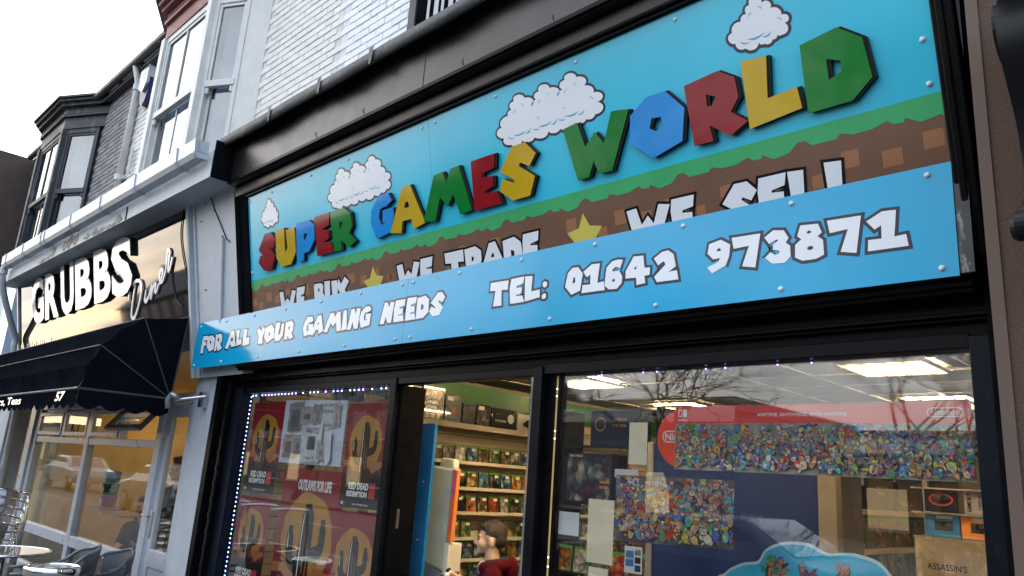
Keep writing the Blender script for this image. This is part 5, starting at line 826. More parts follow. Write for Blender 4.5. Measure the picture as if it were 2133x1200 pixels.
cov_me = {c: MB().box(.0071, .0078, -.0005, .1355, -.0005, .157).mesh('cover', CMAT[c]) for c in CMAT}
prc_me = MB().box(.0079, .0085, .07, .125, .125, .152).mesh('price_sticker', PRICE)
ORD = ['first', 'second', 'third', 'fourth', 'fifth', 'sixth', 'seventh', 'eighth', 'ninth', 'tenth', 'eleventh', 'twelfth', 'thirteenth', 'fourteenth', 'fifteenth', 'sixteenth', 'seventeenth', 'eighteenth', 'nineteenth', 'twentieth', 'twenty-first', 'twenty-second', 'twenty-third', 'twenty-fourth', 'twenty-fifth', 'twenty-sixth', 'twenty-seventh', 'twenty-eighth']
sh = thing('wall_shelves', 'cream shelves of game cases along the left wall of the shop', 'shelves', (-6.1, 6.3, 0))
rows = [(1.70, 'top'), (1.44, 'second'), (1.195, 'third'), (.945, 'fourth'), (.735, 'fifth'), (.525, 'lowest')]
rnd = random.Random(21)
for z, rn in rows:
    box('shelf', -6.203, -6.05, 4.3, 9.6, z-.02, z-.004, SHELF, sh); box('shelf_edge', -6.05, -6.044, 4.3, 9.6, z-.022, z+.012, SHELF, sh)
    y = 4.36+rnd.random()*.08; cases = []
    while y < 8.4:
        if rnd.random() > .04 and (seen((-6.1, y, z), 10) if True else 0): cases.append(y)
        y += .158+rnd.random()*.012
    for i, y in enumerate(cases[:28]):
        col = rnd.choices(list(CMAT), [5, 4, 5, 5, 3, 4 if z < 1 else 2, 2, 3])[0]
        o = bpy.data.objects.new('game_case', case_me); COL.objects.link(o); o.location = (-6.10+rnd.uniform(-.004, .004), y, z-.003); o.rotation_euler = (rnd.uniform(-.02, .02), R_(-9), rnd.uniform(-.03, .03))
        tag(o, f'{col} game case, {ORD[i]} from the door in the {rn} left wall row', 'game case', 'game cases on the left wall shelves')
        for me, nm in ((cov_me[col], 'cover'), (prc_me, 'price_sticker')):
            if nm == 'price_sticker' and rnd.random() < .25: continue
            c = bpy.data.objects.new(nm, me); COL.objects.link(c); c.parent = o
box('shelf', -6.203, -5.95, 4.2, 9.6, 2.045, 2.066, SHELF, sh); box('shelf_edge', -5.95, -5.944, 4.2, 9.6, 2.03, 2.085, SHELF, sh)
# big boxes along the top shelf
def carton(name, label, x0, x1, y0, y1, z0, z1, mat, cat='box', group=None, face=None, art=None, sticker=True, rz=0):
    t = thing(name, label, cat, (x1, (y0+y1)/2, z0), group)
    box('carton', x0, x1, y0, y1, z0, z1, mat, t, bevel=.003)
    return t
KBOX = M('black_carton', (.012, .012, .013), .25, coat=.4); WBOX = M('white_carton', (.55, .53, .47), .4); NBOX = M('navy_carton', (.012, .02, .06), .3, coat=.4); GBOX = M('lime_carton', (.30, .36, .05), .4)
SFR = sideframe
by = 4.45
top = [(.30, .34, 'white and black carton with a dark silhouette', WBOX, 'sil'), (.30, .36, 'black carton with a grid of small pictures and white lettering', KBOX, 'grid'), (.24, .30, 'black carton with a small red emblem', KBOX, 'red5'), (.20, .24, 'dark carton with dim artwork', NBOX, 'dim'),
       (.22, .25, 'grey carton with tangled artwork', KBOX, 'tangle'), (.40, .24, 'wide black carton with a pale moon', KBOX, 'moon'), (.36, .22, 'white console carton with a picture of a console', WBOX, 'console'), (.2, .26, 'lime green and black carton at the end of the top shelf', GBOX, 'dim'), (.3, .3, 'navy carton deep on the top shelf', NBOX, 'dim'), (.3, .25, 'black carton deepest on the top shelf', KBOX, 'tangle')]
for i, (w, h, lb, mt, kind) in enumerate(top):
    y0, y1, x1, z0 = by, by+w-.02, -5.97, 2.067; h *= .95
    t = carton('display_box', lb, -6.15, x1, y0, y1, z0, z0+h, mt, 'box', 'boxes on the top shelf')
    F_ = SFR(x1); d = .0015
    if kind == 'sil':
        MB().sheet([(y0+.02, z0+.02), (y0+.2, z0+.02), (y0+.17, z0+.12), (y0+.21, z0+.2), (y0+.14, z0+.27), (y0+.05, z0+.24)], [], F_, d).build('silhouette', PRINT_K, t)
        MB().sheet([(y0, z0+h-.04), (y1, z0+h-.04), (y1, z0+h-.01), (y0, z0+h-.01)], [], F_, d).build('stripe', CASE_G, t)
    if kind == 'grid':
        for r in range(4):
            for c in range(3): MB().sheet([(y0+.03+c*.075, z0+.03+r*.07), (y0+.095+c*.075, z0+.03+r*.07), (y0+.095+c*.075, z0+.09+r*.07), (y0+.03+c*.075, z0+.09+r*.07)], [], F_, d).build('picture', CMAT['orange' if (r+c) % 3 else 'grey'], t)
        for k, wd in enumerate(('grand', 'theft', 'auto')): text('lettering', wd, F_, y0+.06, y0+.06+.16-.02*k, z0+.215-.045*k, z0+.25-.045*k, d*2, PRINT_W, t, bold=.03)
    if kind == 'red5': text('lettering', '5', F_, y0+.08, y0+.15, z0+.10, z0+.17, d, M('red_print', (.5, .02, .02), .3), t, bold=.03, shear=.3)
    if kind in ('dim', 'tangle'): MB().sheet([(y0+.01, z0+.01), (y1-.01, z0+.01), (y1-.01, z0+h-.03), (y0+.01, z0+h-.03)], [], F_, d).build('artwork', ART('dim_art', [(.02, .03, .06), (.05, .06, .08), (.16, .15, .12), (.03, .03, .04)], 9) if kind == 'dim' else CMAT['grey'], t)
    if kind == 'moon':
        MB().sheet([(y0+.29+.05*math.cos(a*math.pi/10), z0+.13+.05*math.sin(a*math.pi/10)) for a in range(20)], [], F_, d).build('moon', M('moon_print', (.5, .5, .48), .4), t)
        text('lettering', 'WATCHDOGS', F_, y0+.05, y0+.22, z0+.085, z0+.11, d, PRINT_W, t, bold=.02)
    if kind == 'console': MB().add([(x1+.001, y0+.09, z0+.08), (x1+.001, y0+.2, z0+.05), (x1+.001, y0+.27, z0+.10), (x1+.001, y0+.27, z0+.125), (x1+.001, y0+.16, z0+.15), (x1+.001, y0+.09, z0+.11)], [(0, 1, 2, 3, 4, 5)]).build('console_picture', ACR_K, t)
    if i % 2 == 0: MB().sheet([(y0+.02, z0+h-.055), (y0+.10, z0+h-.055), (y0+.10, z0+h-.015), (y0+.02, z0+h-.015)], [], F_, d*1.6).build('price_sticker', PRICE, t)
    by += w
# the demo kiosk with its blue side board
ks = thing('demo_kiosk', 'blue demo kiosk with a pale monitor cabinet standing in the doorway', 'kiosk', (-4.35, 3.6, 0))
KBL = M('kiosk_blue', (.008, .13, .28), .4); KLB = M('kiosk_light_blue', (.06, .38, .52), .4); KGREY = M('kiosk_grey', (.38, .40, .42), .4); KWHITE = M('kiosk_cream', (.78, .68, .50), .45)
fk = wallframe(3.42)
MB().prism([(-4.385, 0), (-4.13, 0), (-4.118, 1.88), (-4.128, 1.895), (-4.40, 1.89)], [], fk, -.012, .012).build('side_board', KBL, ks, bevel=.004)
MB().prism([(-4.42, 0), (-4.386, 0), (-4.401, 1.86), (-4.43, 1.855)], [], fk, -.05, .02).build('board_edge', KLB, ks, bevel=.004)
for u, v in ((-4.19, 1.50), (-4.20, 1.12)): cap(fk, u, v, .006, ks, .012)
mn = MB().prism([(-4.36, .96), (-4.13, .92), (-4.115, 1.60), (-4.35, 1.615)], [], wallframe(3.60), -.05, 0).build('monitor_cabinet', KWHITE, ks, bevel=.012)
MB().prism([(-4.13, .915), (-4.098, .93), (-4.085, 1.60), (-4.114, 1.605)], [], wallframe(3.598), -.05, .006).build('monitor_edge', KGREY, ks, bevel=.006)
MB().prism([(-4.29, 1.60), (-4.11, 1.60), (-4.12, 1.665), (-4.27, 1.675)], [], wallframe(3.61), -.05, 0).build('monitor_hood', KWHITE, ks, bevel=.015)
MB().prism([(-4.096, 1.12), (-4.052, 1.12), (-4.035, 1.59), (-4.083, 1.595)], [], wallframe(3.585), -.02, .01).build('orange_board', M('kiosk_orange', (.75, .20, .03), .4), ks, bevel=.003)
MB().sheet([(-4.079, 1.44), (-4.045, 1.40), (-4.036, 1.585), (-4.082, 1.59)], [], wallframe(3.5745), .001).build('pink_print', M('kiosk_pink', (.7, .10, .16), .4), ks)
MB().sheet([(-4.078, 1.20), (-4.062, 1.17), (-4.054, 1.22), (-4.062, 1.36), (-4.068, 1.42)], [], wallframe(3.5745), .0014).build('pink_print', MATS['kiosk_pink'], ks)
cap(wallframe(3.60), -4.17, 1.22, .009, ks); 
box('bracket', -4.12, -4.07, 3.58, 3.7, .80, 1.11, KWHITE, ks, bevel=.006)
MB().prism([(-4.42, .86), (-4.12, .84), (-4.10, .90), (-4.40, .95)], [], wallframe(3.62), -.05, 0).build('monitor_shelf', KGREY, ks, bevel=.01)
MB().lathe([(.05, 0), (.2, 0), (.2, .03), (.05, .04), (.045, .84)], (-4.25, 3.82, .01), 20).build('pedestal', KGREY, ks)
MB().prism([(-4.16, .70), (-3.96, .68), (-3.96, .73), (-4.16, .78)], [], wallframe(3.60), -.3, 0).build('controller_tray', KLB, ks, bevel=.01)

# ================================================================ things stuck in the shop windows
P_RED = M('poster_red', (.20, .008, .012), .4, var=.15, spec=.15, dirt=((.10, .005, .008), .6, 14)); P_SUN = M('poster_sun_orange', (.38, .17, .018), .4, var=.15, spec=.15, dirt=((.32, .11, .014), .6, 16)); P_DK = M('poster_black', (.008, .006, .006), .4, spec=.1); P_DR = M('poster_dark_red', (.09, .008, .010), .4, spec=.1)
P_WH = M('poster_white_ink', (.66, .66, .64), .4); P_TREE = M('poster_brown_ink', (.30, .09, .02), .4); P_RI = M('poster_red_ink', (.45, .02, .025), .35)
YW = 3.122
def rect(u0, v0, u1, v1): return [(u0, v0), (u1, v0), (u1, v1), (u0, v1)]
def poster(label, u0, u1, v0, v1, y, title=True, tilt=0, date=True):
    w, h = u1-u0, v1-v0
    t = thing('poster', label, 'poster', ((u0+u1)/2, y, v0), 'red western posters in the left window')
    F_ = wallframe(y)
    P = lambda a, b: (u0+a*w, v0+b*h)
    MB().prism([P(0, 0), P(1, 0), P(1, 1), P(0, 1)], [], F_, -.001, 0).build('sheet', P_RED, t)
    MB().sheet([P(.5+.46*math.cos(a*math.pi/16)*(1+.03*math.sin(a*3.7))*.88, .60+.265*math.sin(a*math.pi/16)*(1+.03*math.sin(a*5.1))) for a in range(32)], [], F_, .0004).build('sun_print', P_SUN, t)
    rn = random.Random(label)
    for k in range(7):
        a = rn.uniform(.1, .9); b = .40+rn.uniform(0, .06); hh = rn.uniform(.06, .14)
        MB().sheet([P(a-.03, b), P(a+.03, b), P(a+.012, b+hh*.5), P(a, b+hh), P(a-.014, b+hh*.55)], [], F_, .0007+.00002*k).build('pine_print', P_TREE, t)
    # layered hills and a big cactus stand where the picture has its dark centre
    hill = lambda b, s, am, n=18: [P(0, .2)]+[P(q/n, b+am*math.sin(q*s)+am*.4*math.sin(q*s*2.7+1)) for q in range(n+1)]+[P(1, .2)]
    MB().sheet(hill(.42, .55, .025), [], F_, .0009).build('hill_print', P_TREE, t); MB().sheet(hill(.36, .8, .03), [], F_, .0011).build('hill_print', P_DR, t)
    def limb(pts, r0, r1, d):
        c_ = smooth_path([(a, b, 0) for a, b in pts], 5); L_, R2 = [], []
        for q in range(len(c_)):
            a = c_[max(q-1, 0)]; b = c_[min(q+1, len(c_)-1)]; e = Vector((b.x-a.x, (b.y-a.y)*h/w)).normalized(); r = r0+(r1-r0)*q/(len(c_)-1); r *= 1 if q < len(c_)-2 else .6
            L_.append(P(c_[q].x-e.y*r, c_[q].y+e.x*r*w/h)); R2.append(P(c_[q].x+e.y*r, c_[q].y-e.x*r*w/h))
        return MB().sheet(L_+R2[::-1], [], F_, d)
    limb([(.50, .24), (.49, .45), (.51, .62), (.50, .80)], .115, .085, .0013).build('cactus_print', P_DK, t)
    limb([(.50, .42), (.34, .44), (.26, .50), (.25, .66)], .06, .055, .00135).build('cactus_print', P_DK, t)
    limb([(.50, .50), (.64, .52), (.74, .56), (.75, .72)], .06, .05, .0014).build('cactus_print', P_DK, t)
    for q in ([(.43, .33), (.435, .60), (.45, .76)], [(.225, .53), (.22, .62)], [(.70, .58), (.71, .68)], [(.55, .35), (.555, .58)], [(.50, .40), (.49, .66)]): limb(q, .008, .005, .0016).build('cactus_light', P_WH if q[0][0] < .5 else P_TREE, t)
    MB().sheet([P(.0, .20), P(1, .20), P(1, .31), P(.85, .33), P(.7, .29), P(.55, .32), P(.4, .29), P(.22, .33), P(0, .30)], [], F_, .0015).build('ground_print', P_DK, t)
    if title:
        MB().sheet([P(0, .0), P(1, .0), P(1, .245), P(0, .245)], [], F_, .0018).build('title_band', P_DK, t)
        text('lettering', 'RED DEAD', F_, u0+.20*w, u0+.70*w, v0+.165*h, v0+.232*h, .0024, P_WH, t, bold=.05)
        text('lettering', 'REDEMPTION', F_, u0+.17*w, u0+.68*w, v0+.098*h, v0+.152*h, .0024, P_WH, t, bold=.05)
        text('lettering', 'II', F_, u0+.72*w, u0+.86*w, v0+.095*h, v0+.235*h, .002, P_RI, t, bold=.06)
        if date: text('lettering', '26 OCTOBER, 2018', F_, u0+.34*w, u0+.72*w, v0+.022*h, v0+.038*h, .002, P_WH, t, bold=.02)
        text('lettering', '18', F_, u0+.05*w, u0+.11*w, v0+.02*h, v0+.05*h, .002, P_WH, t, bold=.03)
    return t
poster('red western film style poster at the top left corner of the left window', -6.22, -5.70, 1.315, 2.045, 3.13)
poster('red western poster at the top right of the left window beside the door', -4.765, -4.285, 1.295, 2.02, 3.13)
poster('red western poster at the lower left of the left window', -6.235, -5.72, .56, 1.285, 3.131)
poster('red western poster at the lower right of the left window beside the door', -4.80, -4.25, .50, 1.265, 3.134)
t = poster('large red western poster headed OUTLAWS FOR LIFE in the left window', -5.60, -4.74, .30, 1.525, 3.145, title=False)
text('lettering', 'OUTLAWS FOR LIFE', wallframe(3.145), -5.36, -4.90, 1.37, 1.45, .002, P_WH, t, bold=.05)
wc = thing('wanted_board', 'pale board collaged with torn grey WANTED handbills in the left window', 'poster board', (-5.25, 3.128, 1.55))
F_ = wallframe(3.128); MB().prism([(-5.685, 1.565), (-4.80, 1.56), (-4.80, 2.035), (-5.69, 2.055)], [], F_, -.004, 0).build('board', M('pale_board', (.46, .50, .60), .5, var=.1), wc)
PAP = [M('handbill_grey', (.20, .19, .20), .7, var=.25, scale=30), M('handbill_tan', (.30, .27, .26), .7, var=.25, scale=30), M('handbill_pale', (.45, .47, .50), .7, var=.2, scale=30)]
INK = M('handbill_ink', (.05, .05, .055), .7)
bills = [(-5.62, 1.80, -5.40, 2.03, 0), (-5.42, 1.86, -5.24, 2.0, 1), (-5.25, 1.84, -5.10, 2.02, 0), (-5.12, 1.83, -4.90, 2.03, 2), (-4.96, 1.84, -4.86, 2.0, 1), (-5.64, 1.60, -5.46, 1.79, 1), (-5.47, 1.63, -5.34, 1.78, 0), (-5.36, 1.58, -5.07, 1.86, 2), (-5.12, 1.60, -5.0, 1.72, 1)]
for k, (a, b, c, d, m) in enumerate(bills):
    rn = random.Random(k); pts = []
    for (p, q) in (((a, b), (c, b)), ((c, b), (c, d)), ((c, d), (a, d)), ((a, d), (a, b))):
        for j in range(4): s = j/4; pts.append((p[0]+(q[0]-p[0])*s+rn.uniform(-.012, .012), p[1]+(q[1]-p[1])*s+rn.uniform(-.01, .01)))
    bl = MB().sheet(pts, [], F_, .002+.0012*k).build('handbill', PAP[m], wc)
    dz = .0025+.0012*k
    if k == 7:
        text('lettering', 'WANTED', F_, a+.05, c-.05, d-.07, d-.025, dz, INK, bl, bold=.03); MB().sheet(rect(a+.09, b+.09, c-.09, d-.09), [], F_, dz).build('ink_block', INK, bl)
        text('lettering', 'ALIVE', F_, a+.08, c-.08, b+.02, b+.04, dz, INK, bl, bold=.02)
    elif k == 3: text('lettering', 'PROCLAMATION', F_, a+.01, c-.01, d-.035, d-.015, dz, INK, bl, bold=.02); text('lettering', 'DUTCH VAN DER LINDE', F_, a+.01, c-.02, d-.085, d-.06, dz, INK, bl, bold=.02)
    else:
        if k == 5: text('lettering', 'WANTED', F_, a+.03, c-.03, d-.035, d-.015, dz, INK, bl, bold=.02)
        MB().sheet(rect(a+.04, b+.04, c-.05, d-.06), [], F_, dz).build('ink_block', M('ink_smudge', (.09, .085, .085), .7, var=.5, scale=40), bl)
    for j in range(3): 
        if d-b > .15 and k not in (7,): MB().sheet(rect(a+.02, b+.012+.009*j, c-.03, b+.016+.009*j), [], F_, dz).build('ink_line', INK, bl)
MB().sheet([(-5.03, 1.81), (-4.94, 1.80), (-4.92, 1.60), (-4.96, 1.565), (-5.0, 1.60)], [], F_, .016).build('peeled_sheet', M('peeled_paper', (.40, .42, .46), .6), wc)
# curled sheet hanging loose behind the big poster
cs = MB(); k = 16; vs = []
for i in range(k+1):
    a = R_(60+i*150/k); 
    for z in (0, 1): vs.append((-5.45+.17*math.cos(a)+z*.05, 3.30+z*.05, 1.36+.24*math.sin(a)))
cs.add(vs, [(2*i, 2*i+1, 2*i+3, 2*i+2) for i in range(k)])
o = cs.build('curled_sheet', M('olive_paper', (.28, .27, .20), .6), smooth=True); md = o.modifiers.new('solid', 'SOLIDIFY'); md.thickness = .002
tag(o, 'curled olive backed sheet hanging loose behind the large western poster', 'poster')
st = thing('small_notice', 'black and white comic style notice above the handbill board', 'notice', (-4.7, 3.3, 2.05)); F_ = wallframe(3.3)
MB().prism(rect(-5.28, 2.03, -4.85, 2.16), [], F_, -.001, 0).build('sheet', ART('comic_art', [(.5, .5, .48), (.02, .02, .02), (.4, .39, .37), (.05, .05, .05)], 22), st)
# LED tape round the windows
LED_B = EM('led_blue_white', (.30, .48, 1.0), 7); LED_V = EM('led_violet', (.40, .22, 1.0), 12); LED_G = EM('led_green', (.2, 1, .3), 10); TAPE = M('led_tape', (.55, .36, .10), .5)
def led(label, path, beads, tape, big=.0065):
    t = thing('led_strip', label, 'led strip', path[0])
    w = .006; mb = MB()
    for p, q in zip(path[:-1], path[1:]):
        p, q = Vector(p), Vector(q); d = (q-p).normalized(); n = Vector((d.z, 0, -d.x))*w
        mb.add([p+n, p-n, q-n, q+n], [(0, 1, 2, 3)])
    mb.build('tape', TAPE if tape else M('led_tape_dark', (.03, .03, .05), .5), t)
    for m, nm in ((LED_B, 0), (LED_V, 1), (LED_G, 2)):
        b = MB()
        for i, (pos, c) in enumerate(beads):
            if c == nm: b.ell(pos, (big, .004, big), n=6, m=4)
        if b.v: tag(b.build('diode', m, t), kind='stuff')
rn = random.Random(9); bd = []
for i in range(44): bd.append(((-6.285, 3.119, 2.095-i*.0365), 2 if i in (31,) else (1 if rn.random() < .18 else 0)))
led('glowing blue led strip down the left edge of the left window', [(-6.285, 3.121, 2.1), (-6.285, 3.121, .5)], bd, False)
bd = [((-6.26+i*.055, 3.119, 2.106), 1 if rn.random() < .35 else (2 if i == 30 else 0)) for i in range(37) if rn.random() < .75]
led('glowing blue led strip along the top of the left window', [(-6.28, 3.121, 2.106), (-4.23, 3.121, 2.106)], bd, False)
led('mostly unlit amber led tape down the left edge of the right window', [(-2.738, 3.093, 2.118), (-2.74, 3.093, .9)], [((-2.738, 3.091, z), 0) for z in (2.045, 2.005, 1.82, 1.78, 1.18, 1.135)], True, .0036)
led('few violet lights on the led strip along the top of the right window', [(-2.70, 3.121, 2.112), (-.78, 3.121, 2.112)], [((x, 3.119, 2.112), 1) for x in (-2.46, -2.2, -2.12, -1.85, -1.75, -1.5, -1.35)], False, .0026)
# right window: banners, papers
NRED = M('banner_red', (.62, .03, .025), .35, coat=.3)
CPAL = [(.42, .05, .03), (.05, .13, .34), (.50, .36, .06), (.07, .25, .08), (.36, .18, .07), (.50, .42, .32), (.10, .32, .38), (.20, .10, .18), (.16, .16, .18), (.45, .20, .08), (.42, .24, .22), (.03, .035, .05)]
CM = [M('crowd_ink_%d' % i, c, .4, var=.35, scale=90, spec=.25) for i, c in enumerate(CPAL)]
def crowd(name, parent, fr, quad, n, seed, size, d0, ground):
    """a press of made-up little figures: bodies, limbs and heads in many inks, each with a dark outline; printed, so one part"""
    rn = random.Random(seed); m = MB(); K = len(CM)-1; (ax, ay), (bx, by), (cx_, cy_), (dx, dy) = quad
    def Q(s, t): s = min(max(s, .002), .998); t = min(max(t, .004), .996); return (ax+(bx-ax)*s+(dx-ax)*t+(ax-bx+cx_-dx)*s*t, ay+(by-ay)*s+(dy-ay)*t+(ay-by+cy_-dy)*s*t)
    W = abs(bx-ax); H = abs(dy-ay); k = 0
    nc_ = max(1, round(math.sqrt(n*W/H))); nr_ = max(1, round(n/nc_)); items = [((r+rn.uniform(.05, .95))/nr_, (c+rn.uniform(-.2, 1.2))/nc_) for r in range(nr_-1, -1, -1) for c in range(nc_)]
    for t, s in items:
        t = .06+t*.86; z = size*rn.uniform(.7, 1.4); c1, c2, c3 = rn.randrange(K), rn.randrange(K), rn.choice((4, 5, 9, 0, 6, 10)); lean = rn.uniform(-.7, .7)
        def blob(cx, cy, rx, ry, nn, jit, mi, ang=0):
            nonlocal k
            pts = []
            for a in range(nn):
                th = 2*math.pi*a/nn; r = rn.uniform(1-jit, 1+jit); x, y = rx*r*math.cos(th), ry*r*math.sin(th); pts.append(Q(cx+(x*math.cos(ang)-y*math.sin(ang))/W, cy+(x*math.sin(ang)+y*math.cos(ang))/H))
            k += 1; m.sheet(pts, [], fr, d0+.000004*k, mi)
        for o in range(rn.randint(2, 4)):
            an = rn.uniform(0, 6.28); blob(s+z*.8*math.cos(an)/W, t+z*.7*math.sin(an)/H, z*.75, z*.2, 6, .25, rn.choice((c1, c2, c3, K)), an)
        blob(s, t, z*.62, z*.85, 8, .18, K, lean); blob(s, t, z*.52, z*.74, 8, .18, c1, lean); blob(s+rn.uniform(-.2, .2)*z/W, t-.1*z/H, z*.28, z*.35, 6, .3, c2, lean)
        hx, hy = s-math.sin(lean)*z*.9/W, t+math.cos(lean)*z*.9/H
        blob(hx, hy, z*.46, z*.44, 9, .1, K); blob(hx, hy, z*.38, z*.36, 9, .1, c3); blob(hx, hy+z*.2/H, z*.40, z*.2, 7, .3, c2)
        for e in (-.13, .13): blob(hx+e*z/W, hy-.02*z/H, z*.05, z*.07, 5, .1, K)
    return tag(m.build(name, CM, parent), kind='stuff')
SKYART = M('banner_sky_art', (.20, .20, .17), .4, var=.5, scale=9, spec=.25, dirt=((.36, .33, .20), .7, 7)); FLOORART = M('banner_floor_art', (.34, .31, .24), .4, var=.3, scale=20, spec=.25)
DKART = M('poster_dusk_art', (.10, .08, .08), .4, var=.6, scale=9, spec=.25, dirt=((.40, .24, .06), .8, 6))
bn = thing('red_banner', 'long banner with red strip reading ANYTIME, ANYWHERE, WITH ANYONE in the right window', 'banner', (-1.4, 3.125, 1.65)); F_ = wallframe(3.125)
MB().prism(rect(-2.015, 1.652, -.772, 1.862), [], F_, -.001, 0).build('picture', SKYART, bn)
MB().sheet(rect(-2.015, 1.652, -.772, 1.672), [], F_, .0004).build('floor_print', FLOORART, bn)
crowd('crowd_print', bn, F_, [(-2.015, 1.656), (-.772, 1.656), (-.772, 1.862), (-2.015, 1.862)], 250, 5, .0225, .0006, 0)
MB().prism(rect(-2.015, 1.8625, -.772, 1.94), [], F_, -.001, .0002).build('strip', NRED, bn)
text('lettering', 'ANYTIME, ANYWHERE, WITH ANYONE', F_, -1.60, -1.215, 1.889, 1.906, .0012, P_WH, bn, bold=.015)
text('lettering', 'Nintendo', F_, -.905, -.815, 1.890, 1.912, .0012, P_WH, bn, bold=.02)
def pill(u0, v0, u1, v1, w):
    r = (v1-v0)/2; o = []; i_ = []
    for a in range(0, 21): th = R_(90+a*9); o.append((u0+r+r*math.cos(th), v0+r+r*math.sin(th))); i_.append((u0+r+(r-w)*math.cos(th), v0+r+(r-w)*math.sin(th)))
    for a in range(0, 21): th = R_(-90+a*9); o.append((u1-r+r*math.cos(th), v0+r+r*math.sin(th))); i_.append((u1-r+(r-w)*math.cos(th), v0+r+(r-w)*math.sin(th)))
    return o, i_
o_, i_ = pill(-.922, 1.883, -.798, 1.919, .004); MB().sheet(o_, [i_], F_, .0011).build('logo_ring', P_WH, bn)
o_, i_ = pill(-1.995, 1.897, -1.965, 1.922, .003)
for x in (-1.997, -1.972):
    pp = rect(x, 1.892, x+.020, 1.926); MB().sheet(pp, [rect(x+.004, 1.896, x+.016, 1.922)] if x < -1.98 else [], F_, .0011).build('logo_mark', P_WH, bn)
text('lettering', 'SWITCH', F_, -2.0, -1.948, 1.872, 1.881, .0012, P_WH, bn, bold=.02)
rp = thing('red_capsule_sign', 'rounded red shop sign peeping out behind the long banner', 'sign', (-2.0, 3.15, 1.66)); F_ = wallframe(3.15)
pp, _ = pill(-2.13, 1.66, -1.80, 1.93, .01); MB().prism(pp, [], F_, -.004, 0).build('board', M('bright_red_card', (.75, .05, .02), .35), rp)
text('lettering', 'Nintendo', F_, -2.085, -1.90, 1.785, 1.82, .0012, P_WH, rp, bold=.03)
o_, i_ = pill(-2.10, 1.775, -1.88, 1.83, .005); MB().sheet(o_, [i_], F_, .0011).build('logo_ring', P_WH, rp)
b2 = thing('crowd_poster', 'wide multicoloured poster below and left of the long red banner', 'poster', (-2.03, 3.125, 1.32)); F_ = wallframe(3.125)
MB().prism([(-2.345, 1.30), (-1.715, 1.327), (-1.708, 1.615), (-2.35, 1.612)], [], F_, -.001, 0).build('sheet', DKART, b2)
crowd('crowd_print', b2, F_, [(-2.345, 1.31), (-1.715, 1.335), (-1.708, 1.615), (-2.35, 1.612)], 120, 9, .031, .0006, 0)
PAPER = M('cream_paper', (.70, .60, .42), .7, var=.06)
for lb, r in (('plain cream sheet taped high between the banners and the door', rect(-2.277, 1.665, -2.17, 1.867)), ('tall plain cream sheet taped below the small white card', rect(-2.515, 1.185, -2.355, 1.487)), ('plain cream sheet at the bottom of the right window beside the door', rect(-2.50, .95, -2.38, 1.165))):
    o = MB().prism(r, [], wallframe(3.124), -.001, 0).build('paper_sheet', PAPER); tag(o, lb, 'paper', 'plain sheets taped in the right window')
o = MB().prism(rect(-2.708, 1.298, -2.572, 1.412), [], wallframe(3.124), -.001, 0).build('card', M('white_card', (.62, .60, .60), .6), bevel=.003); tag(o, 'white rounded card taped near the door edge of the right window', 'card')
o = MB().prism(rect(-2.36, 1.60, -2.22, 1.64), [], wallframe(3.126), -.001, 0).build('label_strip', M('pale_label', (.5, .48, .46), .6)); tag(o, 'pale strip stuck above the multicoloured poster', 'label')
sk = thing('card_stickers', 'sheet of payment card stickers at the bottom of the right window', 'sticker', (-2.25, 3.126, 1.15)); F_ = wallframe(3.126)
MB().prism(rect(-2.285, 1.165, -2.185, 1.285), [], F_, -.0005, 0).build('sheet', M('sticker_white', (.6, .6, .58), .5), sk)
MB().sheet(rect(-2.278, 1.195, -2.232, 1.265), [], F_, .0006).build('card_mark', M('card_blue', (.06, .16, .36), .4), sk); text('lettering', 'AMERICAN EXPRESS', F_, -2.276, -2.234, 1.225, 1.235, .0012, P_WH, sk)
for k, c in enumerate(('blue', 'orange', 'red')): MB().sheet(rect(-2.225, 1.175+k*.036, -2.192, 1.203+k*.036), [], F_, .0006).build('card_mark', CMAT[c], sk)
sd = thing('cloud_standee', 'bright blue cloud shaped cardboard standee at the bottom of the right window', 'standee', (-1.45, 3.3, .45))
pts = [(-1.95, .46), (-1.0, .46), (-.98, 1.0), (-1.02, 1.22), (-1.10, 1.285), (-1.18, 1.27), (-1.24, 1.325), (-1.34, 1.345), (-1.44, 1.335), (-1.52, 1.365), (-1.62, 1.36), (-1.70, 1.325), (-1.74, 1.27), (-1.82, 1.25), (-1.90, 1.20), (-1.95, 1.1)]
pts = [(p.x+.05, p.y) for p in smooth_path([(a, b, 0) for a, b in pts], 4, True)]
MB().prism(offset_poly(pts, .012, 1.2), [], wallframe(3.305), -.004, 0).build('border', M('standee_white', (.6, .66, .70), .4), sd)
MB().prism(pts, [], wallframe(3.30), -.0045, 0).build('card', M('standee_cyan', (.05, .46, .66), .35, coat=.3, var=.2, scale=5), sd)
crowd('crowd_print', sd, wallframe(3.30), [(-1.81, .55), (-1.01, .55), (-1.07, 1.31), (-1.67, 1.33)], 80, 17, .05, .001, 0)
